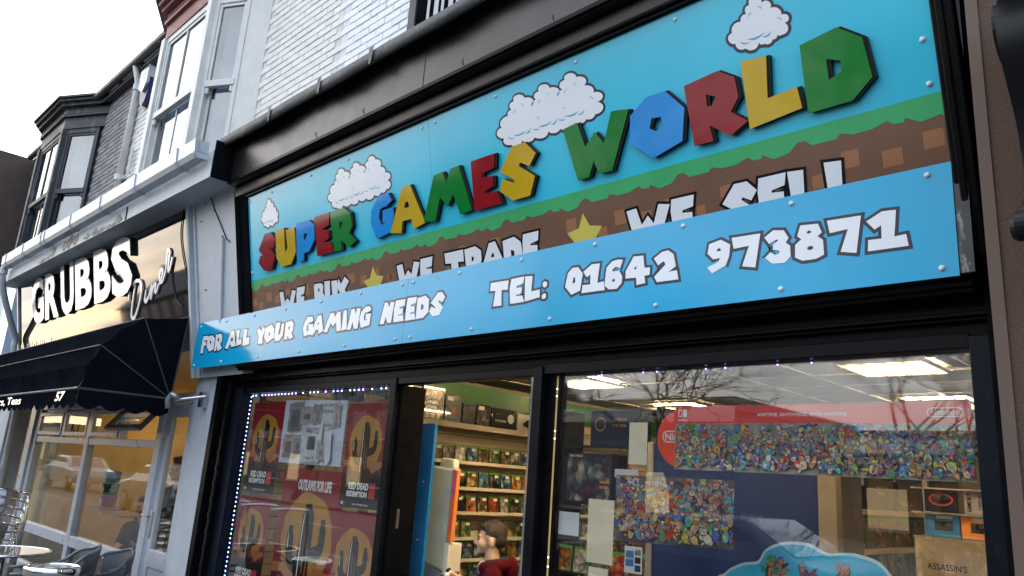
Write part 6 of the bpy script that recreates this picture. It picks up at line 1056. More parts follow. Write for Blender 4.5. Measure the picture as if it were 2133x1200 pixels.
# navy cabinet behind the banners
nc = thing('navy_cabinet', 'tall navy blue display cabinet with grey edges behind the window banners', 'cabinet', (-2.2, 4.1, 0))
box('panel', -2.725, -1.715, 4.0, 4.04, 0, 1.83, M('navy_panel', (.004, .016, .085), .4), nc)
box('edge_post', -2.765, -2.726, 3.985, 4.06, 0, 1.835, M('grey_post', (.18, .18, .19), .5), nc, bevel=.004); box('edge_post', -1.714, -1.62, 3.985, 4.06, 0, 1.835, M('beige_post', (.17, .15, .12), .5), nc, bevel=.004)
box('body', -2.72, -1.63, 4.061, 4.35, 0, 1.80, NBOX, nc)
text('lettering', 'PS4', wallframe(4.0), -2.15, -2.02, 1.42, 1.46, .001, M('navy_ink', (.03, .06, .2), .3), nc)
ss = thing('display_stand', 'dark display stand carrying console boxes inside the right window', 'stand', (-3.45, 4.6, 0))
for x in (-3.92, -2.98): box('upright', x-.02, x+.02, 4.42, 4.75, 0, 2.1, KBOX, ss)
for z in (.5, .95, 1.43, 1.83): box('shelf', -3.9, -3.0, 4.40, 4.75, z-.015, z, KBOX, ss)
F_ = wallframe(4.40)
t = carton('console_box', 'navy PS4 console box with TEAM OF THE YEAR lettering', -3.77, -3.36, 4.41, 4.6, 1.431, 1.775, NBOX, 'box', 'console boxes on the dark stand'); F_ = wallframe(4.41)
MB().sheet(rect(-3.76, 1.44, -3.37, 1.745), [], F_, .001).build('artwork', ART('stadium_art', [(.02, .05, .14), (.03, .10, .22), (.30, .32, .34), (.02, .03, .08), (.06, .03, .10)], 16), t)
text('lettering', 'PS4 PRO', F_, -3.74, -3.62, 1.748, 1.765, .002, P_WH, t, bold=.03); text('lettering', 'TEAM OF', F_, -3.46, -3.38, 1.57, 1.59, .002, WOOD_PIECE, t, bold=.03); text('lettering', 'THE YEAR', F_, -3.46, -3.38, 1.535, 1.555, .002, WOOD_PIECE, t, bold=.03)
t = carton('console_box', 'dark console box with TEAM OF THE YEAR lettering on the upper shelf', -3.56, -3.16, 4.41, 4.6, 1.831, 2.08, NBOX, 'box', 'console boxes on the dark stand')
text('lettering', 'TEAM OF', F_, -3.36, -3.24, 2.01, 2.03, .002, WOOD_PIECE, t, bold=.03); text('lettering', 'THE YEAR', F_, -3.36, -3.24, 1.965, 1.985, .002, WOOD_PIECE, t, bold=.03)
MB().sheet([(-3.47+.05*math.cos(a*math.pi/10), 1.985+.05*math.sin(a*math.pi/10)) for a in range(20)], [[(-3.47+.04*math.cos(a*math.pi/10), 1.985+.04*math.sin(a*math.pi/10)) for a in range(20)]], F_, .002).build('emblem', WOOD_PIECE, t)
for i, (x, c) in enumerate(((-3.86, 'orange'), (-3.70, 'white'), (-3.54, 'grey'), (-3.38, 'red'), (-3.22, 'brown'))):
    for z, zn in ((.951, 'middle'), (.501, 'bottom')):
        o = MB().box(0, .135, -.007, .007, 0, .172).build('game_case', CASE_G); o.location = (x, 4.45, z); o.rotation_euler = (R_(-6), 0, 0); cc = MB().box(.003, .132, -.0078, -.0071, .002, .152).build('cover', CMAT[c]); cc.parent = o
        tag(o, f'{c} game case on the {zn} shelf of the dark stand', 'game case', 'game cases on the dark stand')
# shelving facing the right window corner
rs = thing('side_shelves', 'cream shelf unit of boxes seen through the right end of the window', 'shelves', (-1.9, 5.3, 0))
box('back', -2.0, -1.97, 4.4, 7.4, 0, 2.1, M('side_shelf_back', (.10, .085, .06), .6), rs)
for i, (ya, yb, zh, lb, mt) in enumerate(((5.3, 5.75, .19, 'black carton deeper on the side shelves', KBOX), (5.8, 6.1, .24, 'navy carton deeper on the side shelves', NBOX), (6.15, 6.7, .17, 'wide black carton at the far end of the side shelves', KBOX))):
    t = carton('game_carton', lb, -1.94, -1.76, ya, yb, 1.521, 1.521+zh, mt, 'box', 'cartons on the side shelves'); MB().sheet([(ya+.03, 1.56), (yb-.1, 1.56), (yb-.1, 1.62), (ya+.03, 1.62)], [], sideframe(-1.76), .001).build('artwork', CMAT[('red', 'blue', 'orange')[i]], t)
for z in (1.52, 1.30, 1.10, .88): box('shelf', -1.969, -1.75, 4.4, 7.4, z-.02, z-.002, SHELF, rs); box('shelf_edge', -1.75, -1.745, 4.4, 7.4, z-.024, z+.006, SHELF, rs)
F_ = sideframe(-1.76)
t = carton('game_carton', 'tall white carton with a small red picture beside the navy cabinet', -1.94, -1.76, 4.42, 4.62, 1.301, 1.64, WBOX, 'box', 'cartons on the side shelves')
MB().sheet(rect(4.47, 1.36, 4.57, 1.44), [], F_, .001).build('picture', CMAT['red'], t)
t = carton('game_carton', 'black carton reading BRAVELY SECOND on the side shelves', -1.94, -1.76, 4.80, 5.22, 1.521, 1.72, KBOX, 'box', 'cartons on the side shelves')
text('lettering', 'BRAVELY', F_, 4.94, 5.08, 1.645, 1.665, .001, P_WH, t); text('lettering', 'SECOND', F_, 4.95, 5.07, 1.615, 1.635, .001, P_WH, t)
t = carton('game_carton', 'cream carton reading OVERWATCH above the tall white carton', -1.94, -1.76, 4.44, 4.74, 1.66, 1.80, WBOX, 'box', 'cartons on the side shelves'); text('lettering', 'OVERWATCH', F_, 4.47, 4.66, 1.67, 1.69, .001, PRINT_K, t)
rn = random.Random(31)
for z, rn_ in ((1.301, 'upper'), (1.101, 'middle'), (.881, 'lower')):
    y = 4.78 if z > 1.2 else 4.5
    for i in range(12):
        c = rn.choice(list(CMAT)); o = bpy.data.objects.new('game_case', case_me); COL.objects.link(o); o.location = (-1.84, y, z); o.rotation_euler = (0, R_(-9), rn.uniform(-.04, .04)); q = bpy.data.objects.new('cover', cov_me[c]); COL.objects.link(q); q.parent = o
        tag(o, f'{c} game case, {ORD[i]} from the window in the {rn_} row of the side shelves', 'game case', 'game cases on the side shelves'); y += .165
gs = thing('glass_shelves', 'small glass shelves of handheld console boxes at the right window corner', 'shelves', (-1.1, 4.3, 1.4))
for z in (1.655, 1.54, 1.425): box('shelf', -1.33, -.56, 4.18, 4.45, z-.008, z-.001, M('frosted_shelf', (.25, .25, .23), .2, coat=.5), gs)
for x in (-1.34, -.6): box('upright', x-.012, x+.012, 4.43, 4.46, 0, 1.75, STEEL, gs)
hand = [('black handheld console box with a red oval', -1.275, 1.541, KBOX, 'oval'), ('grey handheld box reading GAME BOY', -1.10, 1.541, M('grey_carton', (.25, .24, .25), .4), 'gb'), ('blue handheld console box', -1.275, 1.426, M('blue_carton', (.03, .16, .34), .35, coat=.3), 'blue'), ('orange handheld console box', -1.12, 1.426, M('orange_carton', (.62, .22, .03), .35, coat=.3), 'or')]
F_ = wallframe(4.2)
for lb, x, z, m, k in hand:
    t = carton('handheld_box', lb, x, x+.15, 4.2, 4.3, z, z+.108, m, 'box', 'handheld boxes on the glass shelves')
    if k == 'oval': MB().sheet([(x+.075+.055*math.cos(a*math.pi/10), z+.06+.032*math.sin(a*math.pi/10)) for a in range(20)], [], F_, .001).build('oval', M('oval_red', (.3, .03, .02), .3), t); MB().sheet([(x+.075+.045*math.cos(a*math.pi/10), z+.06+.022*math.sin(a*math.pi/10)) for a in range(20)], [], F_, .0015).build('device_print', CMAT['black'], t)
    if k == 'gb': text('lettering', 'GAME BOY', (Vector((0, 4.2, 0)), Z_, -X_, -Y_), z+.01, z+.10, -x-.03, -x-.012, .001, PRINT_K, t, bold=.03); MB().sheet(rect(x+.06, z+.02, x+.12, z+.09), [], F_, .001).build('device_print', CMAT['white'], t)
    if k in ('blue', 'or'): MB().sheet(rect(x+.04, z+.03, x+.12, z+.075), [], F_, .001).build('device_print', CMAT['black'], t); MB().sheet(rect(x+.05, z+.085, x+.12, z+.1), [], F_, .001).build('title_print', PRICE, t)
ap = thing('sand_poster', "sandy poster reading ASSASSIN'S CREED ODYSSEY at the lower right window corner", 'poster', (-1.15, 4.17, .9)); F_ = wallframe(4.17)
MB().prism(rect(-1.32, .85, -.99, 1.415), [], F_, -.001, 0).build('sheet', ART('sand_art', [(.75, .60, .36), (.62, .46, .26), (.80, .68, .46), (.5, .45, .38), (.7, .54, .32)], 3.5, dist=1.2), ap)
text('lettering', "ASSASSIN'S", F_, -1.27, -1.10, 1.275, 1.305, .0012, PRINT_K, ap, bold=.01); text('lettering', 'CREED', F_, -1.225, -1.145, 1.247, 1.265, .0012, P_TREE, ap); text('lettering', 'ODYSSEY', F_, -1.29, -1.07, 1.205, 1.235, .0012, P_TREE, ap, bold=-.005)

# ================================================================ people
SKIN = M('skin', (.52, .32, .19), .5, var=.06, scale=30); SKIN_R = M('skin_ruddy', (.52, .24, .15), .5, var=.06, scale=30)
HAIR_B = M('brown_hair', (.034, .018, .009), .6, var=.35, scale=140, bump=.6, bscale=260); HAIR_D = M('dark_hair', (.02, .016, .014), .6, var=.4, scale=120, bump=.5, bscale=200); HAIR_R = M('red_hair', (.20, .05, .02), .6, var=.3, scale=120, bump=.5, bscale=200)
def capsule(mb, a, b, ra, rb, n=12):
    a, b = Vector(a), Vector(b); mb.ell(a, (ra,)*3, n=n, m=8); mb.ell(b, (rb,)*3, n=n, m=8)
    k = 5; mb.tube([a+(b-a)*i/k for i in range(k+1)], [ra+(rb-ra)*i/k for i in range(k+1)], n); return mb
def remesh(mb, name, mat, vox, smooth=4):
    o = bpy.data.objects.new(name, mb.mesh(name, mat)); COL.objects.link(o)
    m = o.modifiers.new('r', 'REMESH'); m.mode = 'VOXEL'; m.voxel_size = vox
    s = o.modifiers.new('s', 'SMOOTH'); s.factor = .5; s.iterations = smooth
    dg = bpy.context.evaluated_depsgraph_get(); me = bpy.data.meshes.new_from_object(o.evaluated_get(dg))
    bpy.data.objects.remove(o); me.name = name; me.materials.clear(); me.materials.append(mat); me.polygons.foreach_set('use_smooth', [True]*len(me.polygons)); return me
def hand(mb, w, fwd, side, s=1.0, curl=.6):
    """palm and five bent fingers; fwd = direction the fingers point, side = towards the thumb"""
    w, f, d = Vector(w), Vector(fwd).normalized(), Vector(side).normalized(); n = f.cross(d).normalized()
    capsule(mb, w, w+f*.055*s, .022*s, .026*s); mb.ell(w+f*.045*s, (.027*s,)*3)
    for k, (o, L) in enumerate(((.026, .060), (.009, .068), (-.009, .064), (-.026, .050))):
        b = w+f*.062*s+d*o*s; L *= s; c = (f*math.cos(curl)-n*math.sin(curl)); e = (f*math.cos(curl*2.2)-n*math.sin(curl*2.2)); m = b+c*L*.55
        capsule(mb, b, m, .0095*s, .0085*s, 8); capsule(mb, m, m+e*L*.5, .0085*s, .007*s, 8)
    b = w+f*.02*s+d*.026*s; m = b+(f*.6+d*.6-n*.3).normalized()*.035*s; capsule(mb, b, m, .012*s, .010*s, 8); capsule(mb, m, m+(f*.9-n*.35).normalized()*.032*s, .010*s, .008*s, 8)
def person(label, loc, yaw, S, skin, hair, top, pose, extra=None, mouth=True):
    """local frame: +x forward, +y the figure's left, z up; S scales an 1.28 m figure"""
    t = bpy.data.objects.new('person', None); COL.objects.link(t); tag(t, label, 'person')
    sit = pose == 'sit'; zo = -.42 if sit else 0
    V = lambda x, y, z: (x, y, z+zo)
    b = MB()
    b.ell(V(-.012, 0, 1.188), (.088, .071, .084)); b.ell(V(.030, 0, 1.150), (.056, .056, .078)); b.ell(V(.052, 0, 1.098), (.030, .032, .028)); b.ell(V(.066, 0, 1.083), (.018, .02, .014))
    b.ell(V(.050, .034, 1.135), (.032, .022, .034)); b.ell(V(.050, -.034, 1.135), (.032, .022, .034)); b.ell(V(.066, 0, 1.182), (.020, .046, .012))
    capsule(b, V(.080, 0, 1.165), V(.099, 0, 1.136), .009, .0125); b.ell(V(.088, .011, 1.131), (.010, .007, .008)); b.ell(V(.088, -.011, 1.131), (.010, .007, .008))
    b.ell(V(.078, 0, 1.114), (.012, .022, .0065)); b.ell(V(.074, 0, 1.100), (.012, .019, .0065))
    for s in (1, -1): b.ell(V(-.012, .073*s, 1.145), (.022, .009, .032), Matrix.Rotation(R_(-14*s), 4, 'Z') @ Matrix.Rotation(R_(12), 4, 'Y'))
    capsule(b, V(-.008, 0, 1.11), V(-.03, 0, .98), .044, .052)
    b.ell(V(-.03, 0, .86), (.085, .125, .16)); b.ell(V(-.03, 0, .70), (.08, .115, .13))
    hx = [(.17, .085, .895), (.17, -.085, .895)] if pose == 'pad' else ([(.26, .10, .80), (.26, -.10, .80)] if sit else [(.05, .20, .58), (.05, -.20, .58)])
    arms = []
    for s, h in zip((1, -1), hx):
        sh = V(-.035, .135*s, .945); el = V(.0, .19*s, .745) if pose != 'stand' else V(-.03, .19*s, .75); hd = V(*h); arms.append((sh, el, hd))
        capsule(b, sh, el, .042, .034); capsule(b, el, hd, .034, .022)
        f = Vector(hd)-Vector(el); hand(b, hd, f if pose != 'pad' else (.75, -.55*s, .12), (0, -s, .3) if pose != 'pad' else (.1, 0, 1), .92, .75 if pose == 'pad' else .35)
    for s in (1, -1):
        hip = V(-.03, .06*s, .66); kn = V(.28, .085*s, .60) if sit else V(-.01, .065*s, .36); an = V(.25, .085*s, .22+.42-.22) if False else ((.26, .085*s, .06) if sit else V(-.03, .065*s, .06))
        capsule(b, hip, kn, .075, .052); capsule(b, kn, an, .052, .034); capsule(b, an, (an[0]+.09, an[1], an[2]-.03), .032, .028)
    def put(nm, me, parent=t):
        o = bpy.data.objects.new(nm, me); COL.objects.link(o); o.parent = parent; return o
    body = put('body', remesh(b, 'body', skin, .0048, 3))
    h = MB(); h.ell(V(-.020, 0, 1.205), (.089, .0755, .080)); h.ell(V(.030, 0, 1.238), (.048, .056, .028)); h.ell(V(-.055, 0, 1.165), (.052, .066, .060))
    if extra == 'longer': h.ell(V(-.04, 0, 1.13), (.06, .085, .08)); h.ell(V(.02, 0, 1.25), (.06, .07, .03))
    rh = random.Random(4)
    hm = put('hair', remesh(h, 'hair', hair, .006, 2)); st = MB()     # short cropped strands standing off the scalp
    vs_ = hm.data.vertices; ps = [(v.co.copy(), v.normal.copy()) for v in vs_]
    for _ in range(1500):
        c_, n_ = rh.choice(ps)
        if n_.z < -.2: continue
        g = (n_*.75+Vector((.25 if n_.z > .5 else -.25, rh.uniform(-.35, .35), .15 if n_.z > .3 else -.5))).normalized()*rh.uniform(.008, .017); s_ = n_.cross(g).normalized()*.0011
        st.add([c_-s_, c_+s_, c_+g], [(0, 1, 2)])
    so = put('hair_strands', st.mesh('hair_strands', hair), hm); so['kind'] = 'stuff'
    e = MB()
    for s in (1, -1): e.ell(V(.0765, .029*s, 1.158), (.008, .0115, .0065))
    put('eyes', e.mesh('eyes', M('eye_dark', (.02, .015, .012), .2), True))
    for s in (1, -1): put('eyebrow', MB().ell(V(.0825, .030*s, 1.178), (.006, .019, .004)).mesh('eyebrow', hair, True))
    if mouth: put('mouth', MB().ell(V(.0835, 0, 1.106), (.008, .013, .0045)).mesh('mouth', M('mouth_dark', (.10, .02, .02), .5), True))
    if extra == 'longer':
        g = MB()
        for s in (1, -1): g.tube([V(.094, .03*s+.022*math.cos(a*math.pi/8), 1.155+.016*math.sin(a*math.pi/8)) for a in range(16)], .0016, 6, closed=True)
        g.tube([V(.094, .01, 1.158), V(.098, 0, 1.161), V(.094, -.01, 1.158)], .0028, 6); put('glasses', g.mesh('glasses', LAMP_BLACK))
    j = MB(); j.ell(V(-.03, 0, .85), (.112, .150, .165)); j.ell(V(-.03, 0, .70), (.105, .140, .16)); capsule(j, V(-.035, .10, .955), V(-.035, -.10, .955), .062, .062)
    for sh, el, hd in arms:
        sh, el, hd = Vector(sh), Vector(el), Vector(hd); capsule(j, sh, el, .064, .052); capsule(j, el, el+(hd-el)*.90, .052, .040)
    if pose == 'pad':        # thick hood lying on the shoulders
        for k in range(15): a = R_(45+k*18.5); j.ell(V(-.045+.098*math.cos(a), .105*math.sin(a), 1.005+.020*math.cos(a+math.pi)), (.040, .040, .040))
        j.ell(V(-.135, 0, .985), (.06, .10, .07))
    else: capsule(j, V(-.03, .05, 1.0), V(-.03, -.05, 1.0), .05, .05)
    put('jacket', remesh(j, 'jacket', top, .0075, 4))
    if pose == 'pad':
        c = MB()
        for k in range(11): a = R_(60+k*24); c.ell(V(-.03+.070*math.cos(a), .074*math.sin(a), 1.032+.014*math.cos(a+math.pi)), (.021, .021, .019))
        put('hood_lining', remesh(c, 'hood_lining', M('black_fleece', (.012, .012, .013), .9, bump=.4, bscale=300), .007, 3))
        c = MB(); c.ell(V(.042, 0, .985), (.030, .036, .045)); put('shirt_collar', c.mesh('shirt_collar', M('white_shirt', (.6, .57, .52), .7), True))
    tr = MB()
    for s in (1, -1):
        hip = V(-.03, .06*s, .68); kn = V(.28, .085*s, .60) if sit else V(-.01, .065*s, .36); an = (.26, .085*s, .10) if sit else V(-.03, .065*s, .10)
        capsule(tr, hip, kn, .088, .064); capsule(tr, kn, an, .064, .050)
    tr.ell(V(-.03, 0, .66), (.10, .135, .09)); put('trousers', remesh(tr, 'trousers', M('dark_trousers', (.02, .022, .03), .8), .011, 3))
    for s in (1, -1):
        an = (.26, .085*s, .05) if sit else V(-.03, .065*s, .05); put('shoe', capsule(MB(), an, (an[0]+.10, an[1], .032), .042, .034).mesh('shoe', M('black_shoe', (.02, .02, .02), .5), True))
    t.location = loc; t.rotation_euler = (0, 0, yaw); t.scale = (S, S, S)
    return t
boy_yaw = math.atan2(-.72, -.69)
boy = person('boy in a maroon hooded jacket holding a white controller in the doorway', (-3.70, 3.61, .01), math.atan2(-.66, -.75), 1.0, SKIN, HAIR_B, M('maroon_jacket', (.050, .004, .007), .9, spec=.05, var=.15, scale=20, bump=.15, bscale=60), 'pad')
# the controller he holds
f = Vector((-.75, -.66, 0)).normalized(); l = Vector((-f.y, f.x, 0)); base = Vector((-3.70, 3.61, .01))
gc = MB(); c = base+f*.255+Z_*.925
for s in (1, -1): capsule(gc, c+l*.03*s, c+l*.062*s-f*.045-Z_*.028, .026, .018)
capsule(gc, c+l*.03, c-l*.03, .026, .026)
me = remesh(gc, 'game_controller', M('white_controller', (.68, .64, .56), .35), .005, 3); gco = bpy.data.objects.new('game_controller', me); COL.objects.link(gco); tag(gco, "white game controller gripped in the boy's hands", 'controller')
for s in (1, -1):
    k = MB().lathe([(.011, 0), (.011, .012), (.014, .016), (0, .019)], c+l*.034*s+Z_*.022+f*.004, 10).build('thumb_stick', ACR_K, gco)
MB().tube(smooth_path([c+f*.03, c+f*.07-Z_*.04, c+f*.1-Z_*.2], 5), .004, 6).build('cable', ACR_K, gco)
person('person in dark coat and glasses looking out through the diner door pane', (-8.32, 3.46, .02), math.atan2(-1, .55), 1.20, SKIN, HAIR_D, M('black_coat', (.014, .014, .016), .8), 'stand', 'longer', False)
person('red haired person in black seated behind the diner window', (-9.55, 3.62, .12), math.atan2(-.5, .6), 1.12, SKIN_R, HAIR_R, M('black_jumper', (.010, .010, .011), .85), 'sit')
box('bench', -9.95, -9.45, 3.55, 4.0, .02, .30, CBW); tag(bpy.data.objects['bench'], 'low wooden bench under the seated person in the diner', 'bench')

# ================================================================ pavement furniture
ALU = M('bistro_aluminium', (.70, .71, .73), .22, metal=1, var=.06)
def rim(c, z, w, d, n=20):       # horseshoe rim: arms forward, curve at the back
    return [Vector((c[0]+w*math.sin(a), c[1]+d*math.cos(a), z(a))) for a in [R_(-125+250*i/n) for i in range(n+1)]]
def bistro(label, group):
    t = thing('bistro_chair', label, 'chair', (0, 0, 0), group)
    zz = lambda a: .70+.10*math.cos(a/1.4)
    MB().tube(rim((0, 0), zz, .27, .27), .013, 8).build('rim', ALU, t, smooth=True)
    MB().tube([(.25*math.sin(R_(a)), .25*math.cos(R_(a)), .45) for a in range(0, 360, 15)], .011, 8, closed=True).build('seat_ring', ALU, t, smooth=True)
    for k in range(6): x = -.2+k*.08; L = math.sqrt(max(.0, .245**2-x*x)); box('seat_slat', x-.032, x+.032, -L, L, .452, .458, ALU, t)
    for k in range(5):
        a = R_(-52+26*k); p = Vector((.235*math.sin(a), .235*math.cos(a), .45)); q = Vector((.272*math.sin(a), .272*math.cos(a), zz(a)-.01)); s = Vector((math.cos(a), -math.sin(a), 0))*.034; n = Vector((math.sin(a), math.cos(a), 0))*.002
        MB().add([p-s-n, p+s-n, q+s-n, q-s-n, p-s+n, p+s+n, q+s+n, q-s+n], [(0, 1, 2, 3), (7, 6, 5, 4), (0, 4, 5, 1), (1, 5, 6, 2), (2, 6, 7, 3), (3, 7, 4, 0)]).build('back_slat', ALU, t)
    for sx, sy in ((1, 1), (-1, 1), (1, -1), (-1, -1)): MB().tube([(.17*sx, .17*sy, .45), (.20*sx, .22*sy, 0)] if sy > 0 else [(.262*sx*.84, -.155, .72), (.22*sx, -.2, .44), (.20*sx, -.23, 0)], .012, 8).build('leg', ALU, t, smooth=True)
    return t
names = ['lowest', 'second', 'third', 'fourth', 'topmost']
c0 = bistro('x', 'stacked aluminium chairs outside the diner')
for i in range(5):
    o = c0 if i == 0 else copy_tree(c0)
    o['label'] = f'{names[i]} chair in the stack of aluminium chairs at the left edge' if i in (0, 4) else f'{names[i]} chair from the bottom in the stack of aluminium chairs'
    o.location = (-9.55-.022*i, 2.08+.02*i, .003+.078*i); o.rotation_euler = (0, 0, R_(-125))
GREYT = M('grey_powder_tube', (.10, .115, .13), .4, metal=.3); WICK = M('grey_woven_back', (.055, .06, .07), .6, bump=.6, bscale=110)
def tub(label, loc, rz):
    t = thing('tub_chair', label, 'chair', (0, 0, 0), 'grey tub chairs by the round table')
    for dz, w in ((0, 1), (-.16, .94)):
        MB().tube(smooth_path([Vector((.27*w*math.sin(R_(a)), .25*w*math.cos(R_(a))-(.0 if abs(a) < 95 else .22*(abs(a)-95)/30), .78+dz-.0011*abs(a)**1.0-(0 if abs(a) < 95 else .06))) for a in (-125, -95, -60, -30, 0, 30, 60, 95, 125)], 4), .013, 8).build('arm_tube', GREYT, t, smooth=True)
    m = MB(); vs = []; k = 16
    for i in range(k+1):
        a = R_(-62+124*i/k)
        for z, r in ((.46, .215), (.62, .25), (.785-.0011*abs(math.degrees(a)), .262)): vs.append((r*math.sin(a), r*.94*math.cos(a), z))
    m.add(vs, [(3*i+j, 3*i+3+j, 3*i+4+j, 3*i+1+j) for i in range(k) for j in range(2)]); o = m.build('backrest', WICK, t, smooth=True); md = o.modifiers.new('s', 'SOLIDIFY'); md.thickness = .018
    MB().lathe([(0, .43), (.235, .43), (.245, .445), (.235, .465), (0, .47)], (0, -.01, 0), 28).build('seat', WICK, t, smooth=True)
    for sx, sy in ((1, 1), (-1, 1), (1, -1), (-1, -1)): MB().tube([(.2*sx, .17*sy, .45), (.22*sx, .22*sy, 0)], .013, 8).build('leg', GREYT, t, smooth=True)
    t.location = loc; t.rotation_euler = (0, 0, rz); return t
tub('grey woven tub chair nearest the camera at the lower left', (-7.22, 2.17, .003), R_(-12))
tub('grey woven tub chair partly hidden behind the nearest one', (-7.62, 2.60, -.08), R_(5))
tb = thing('round_table', 'round glass topped cafe table with metal rim at the lower left', 'table', (-8.0, 1.88, 0))
MB().lathe([(0, .70), (.385, .70), (.385, .708), (0, .708)], (-8.0, 1.88, -.045), 40).build('top', M('table_glass', (.10, .12, .12), .06, coat=1), tb)
MB().lathe([(.384, .69), (.40, .69), (.402, .712), (.384, .712), (.384, .69)], (-8.0, 1.88, -.045), 40).build('rim', ALU, tb, smooth=True)
for a in (45, 135, 225, 315): MB().tube([(-8.0+.05*math.cos(R_(a)), 1.88+.05*math.sin(R_(a)), .645), (-8.0+.06*math.cos(R_(a)), 1.88+.06*math.sin(R_(a)), .3), (-8.0+.3*math.cos(R_(a)), 1.88+.3*math.sin(R_(a)), .01)], .014, 8).build('leg', ALU, tb, smooth=True)
bn_ = thing('red_bin', 'red drum shaped bin with a chrome rim and lid beside the cafe table', 'bin', (-6.80, 1.98, 0))
MB().lathe([(0, 0), (.165, 0), (.185, .59)], (-6.80, 1.98, .043), 32).build('drum', M('red_enamel', (.30, .012, .015), .25, coat=.5), bn_, smooth=True)
MB().lathe([(.187, .57), (.195, .575), (.195, .63), (.182, .64), (.172, .635), (.172, .615)], (-6.80, 1.98, .043), 32).build('rim', CHROME, bn_, smooth=True)
MB().lathe([(.172, .618), (.13, .622), (.128, .632), (.10, .632), (.098, .622), (.06, .622), (.058, .632), (0, .634)], (-6.80, 1.98, .043), 32).build('lid', STEEL, bn_, smooth=False)

# ================================================================ across the road (seen reflected in the glass and the signs)
BARK = M('bark', (.07, .055, .042), .9, var=.3, bump=.5, bscale=40)
def tree(label, loc, h, seed, spread=1.0):
    rn = random.Random(seed); t = thing('bare_tree', label, 'tree', loc, 'bare winter trees across the road'); L = Vector(loc)
    trunk = MB(); twigs = MB(); fine = []
    def grow(p, d, ln, r, lev, mb):
        k = 3; pts = [p]; rr = [r]
        for i in range(k):
            d = (d+Vector((rn.uniform(-.2, .2), rn.uniform(-.2, .2), rn.uniform(-.06, .12)))).normalized(); p = p+d*ln/k; pts.append(p); rr.append(max(.008, r*(1-.3*(i+1)/k)))
        mb.tube(pts, rr, 7 if lev < 2 else (5 if lev < 4 else 3), caps=False)
        if lev >= 7: return
        for c in range(rn.choice((2, 2, 3)) if lev else 5):
            ax = Vector((rn.uniform(-1, 1), rn.uniform(-1, 1), rn.uniform(-.35, .55))).normalized(); nd = (d+ax*(.8 if lev else 1.1)*spread).normalized()
            grow(pts[rn.choice((2, 3))] if lev else p, nd, (h*.135 if lev == 0 else ln*rn.uniform(.76, .94)), max(.010, rr[-1]*rn.uniform(.52, .72)), lev+1, twigs)
    grow(L, Vector((0, 0, 1)), h*.21, h*.019, 0, trunk)
    trunk.build('trunk', BARK, t, smooth=True); tag(twigs.build('crown', BARK, t), kind='stuff')
tree('bare tree across the road mirrored in the middle of the right window', (-12.2, -13.0, 0), 11.5, 3)
tree('bare tree across the road mirrored at the right end of the window', (-5.5, -12.2, 0), 10, 8)
tree('bare tree across the road further left', (-20.5, -13.5, 0), 10.5, 14)
tree('bare tree across the road far down the street', (-33, -13, 0), 11, 22)
tree('bare tree across the road opposite the brown pilaster', (2.5, -13.5, 0), 10.5, 31)
BR2 = M('far_brick', (.13, .08, .06), .85, var=.2, scale=3); RF2 = M('far_roof', (.045, .045, .05), .8); WN2 = M('far_window', (.03, .035, .045), .08, coat=1); TR2 = M('far_trim', (.4, .4, .38), .7); SHOPW = EM('lit_shop_window', (1, .68, .34), .35)
def far_building(label, x0, x1, y0, y1, h, flat, nwin, floors, wall=None):
    t = thing('far_building', label, 'building', ((x0+x1)/2, y0, 0), 'buildings across the road'); box('wall', x0, x1, y1, y0, 0, h, wall or BR2, t)
    if flat: box('roof', x0-.3, x1+.3, y1-.3, y0+.4, h, h+.5, RF2, t); box('fascia_band', x0-.3, x1+.3, y0+.401, y0+.46, h-.5, h+.1, TR2, t)
    else:
        ym = (y0+y1)/2; MB().add([(x0-.3, y0+.4, h), (x1+.3, y0+.4, h), (x1+.3, y1-.4, h), (x0-.3, y1-.4, h), (x0-.3, ym, h+2.6), (x1+.3, ym, h+2.6)], [(0, 1, 5, 4), (2, 3, 4, 5), (0, 4, 3), (1, 2, 5)]).build('roof', RF2, t)
        for x in (x0+1, x1-1.4): box('chimney', x, x+.7, ym-.35, ym+.35, h+1.8, h+3.6, BR2, t)
    w = (x1-x0)/nwin
    for fl in range(floors):
        for k in range(nwin):
            a = x0+w*k+w*.22; z = .6+fl*2.9; o = box('window', a, a+w*.56, y0+.01, y0+.05, z, z+1.7, WN2 if fl or k % 3 else SHOPW, t); box('sill', a-.05, a+w*.56+.05, y0+.01, y0+.12, z-.12, z-.01, TR2, o)
far_building('low flat roofed building across the road mirrored in the right window', -27, -15.5, -22, -34, 4.9, True, 5, 1, M('far_dark_cladding', (.05, .05, .055), .7))
far_building('long brick terrace across the road on the right', -14, 16, -30, -40, 4.3, True, 10, 1)
far_building('far brick terrace down the road on the left', -80, -30.5, -22, -32, 5.6, False, 20, 2)
far_building('distant block closing the street on the left', -92, -74, -14, -26, 3.2, True, 5, 1)
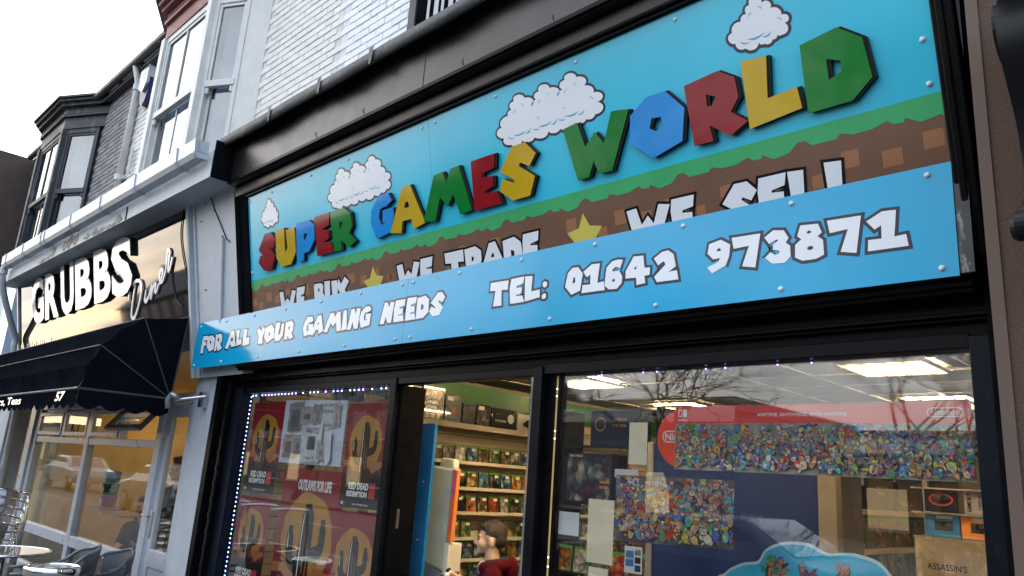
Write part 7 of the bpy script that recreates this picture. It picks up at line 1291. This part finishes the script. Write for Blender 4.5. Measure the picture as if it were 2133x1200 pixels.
# parked cars
TYRE = M('tyre', (.015, .015, .015), .8); CGL = M('car_glass', (.012, .014, .016), .04, coat=1)
def car(label, loc, rz, paint, tail):
    t = thing('parked_car', label, 'car', (0, 0, 0), 'cars across the pavement edge')
    side = [(-2.1, .35), (-2.12, .62), (-1.95, .86), (-1.2, .95), (-.55, 1.38), (.85, 1.42), (1.6, 1.0), (2.05, .92), (2.12, .6), (2.08, .32)]
    b = MB(); n = len(side); vs = []
    for y, k in ((-.86, 0), (-.80, 1), (.80, 1), (.86, 0)):
        for x, z in side: vs.append((x*(1 if k == 0 else 1.0), y*(.80 if z > 1.1 else 1), z-(.0 if k else .02)))
    fs = [(i+r*n, (i+1) % n+r*n, (i+1) % n+(r+1)*n, i+(r+1)*n) for r in range(3) for i in range(n)]+[tuple(range(n))[::-1], tuple(range(3*n, 4*n))]
    b.add(vs, [f[::-1] for f in fs]); b.build('body', paint, t, bevel=.06, seg=3)
    for s in (1, -1):
        MB().prism([(-1.02, .98), (-.5, 1.32), (.78, 1.36), (1.35, 1.02)], [], (Vector((0, .795*s, 0)), X_, Z_, Y_*s), -.05, -.005).build('side_window', CGL, t)
        for x in (-1.32, 1.32):
            w = MB().lathe([(0, -.1), (.2, -.1), (.31, -.09), (.31, .09), (.2, .1), (0, .1)], (x, .78*s, .31), 24, 'y').build('wheel', TYRE, t); MB().lathe([(0, .0), (.2, .0), (.19, .012), (0, .02)], (x, (.88*s if s > 0 else -.90), .31), 18, 'y').build('hubcap', STEEL, w)
    MB().add([(-1.15, -.68, .985), (-1.15, .68, .985), (-.58, .6, 1.365), (-.58, -.6, 1.365)], [(0, 1, 2, 3)]).build('windscreen', CGL, t); MB().add([(1.55, -.68, 1.045), (1.55, .68, 1.045), (.90, .6, 1.415), (.90, -.6, 1.415)], [(3, 2, 1, 0)]).build('rear_window', CGL, t)
    for s in (1, -1): box('tail_lamp', 2.07, 2.13, .55*s-.18, .55*s+.18, .68, .84, EM('tail_lamp_lit', (1, .06, .03), 5) if tail else M('tail_lamp_red', (.3, .01, .01), .2), t); box('headlamp', -2.14, -2.06, .58*s-.16, .58*s+.16, .6, .74, M('headlamp_glass', (.6, .6, .6), .1), t)
    box('number_plate', 2.12, 2.135, -.26, .26, .5, .61, M('plate_yellow', (.6, .45, .04), .5), t)
    t.location = loc; t.rotation_euler = (0, 0, rz); return t
car('dark blue car parked at the kerb mirrored in the right window', (-5.6, -3.35, -.12), R_(2), M('car_navy', (.008, .014, .045), .35, spec=.3), False)
car('white car with lit tail lamps mirrored in the diner window', (-37.5, -5.0, -.12), R_(180), M('car_white', (.3, .3, .31), .25, coat=1), True)
car('silver car parked down the road mirrored in the diner window', (-24, -3.6, -.12), 0, M('car_silver', (.4, .41, .42), .25, coat=1, metal=.6), False)
rl = thing('cycle_rail', 'looped steel cycle rails on the pavement mirrored in the diner window', 'cycle rail', (-14, -.9, 0))
for k in range(4): x = -15.5+k*1.1; MB().tube(smooth_path([(x, -1.2, 0), (x, -1.2, .7), (x, -1.1, .8), (x, -.6, .8), (x, -.5, .7), (x, -.5, 0)], 4), .025, 8).build('hoop', STEEL, rl, smooth=True)
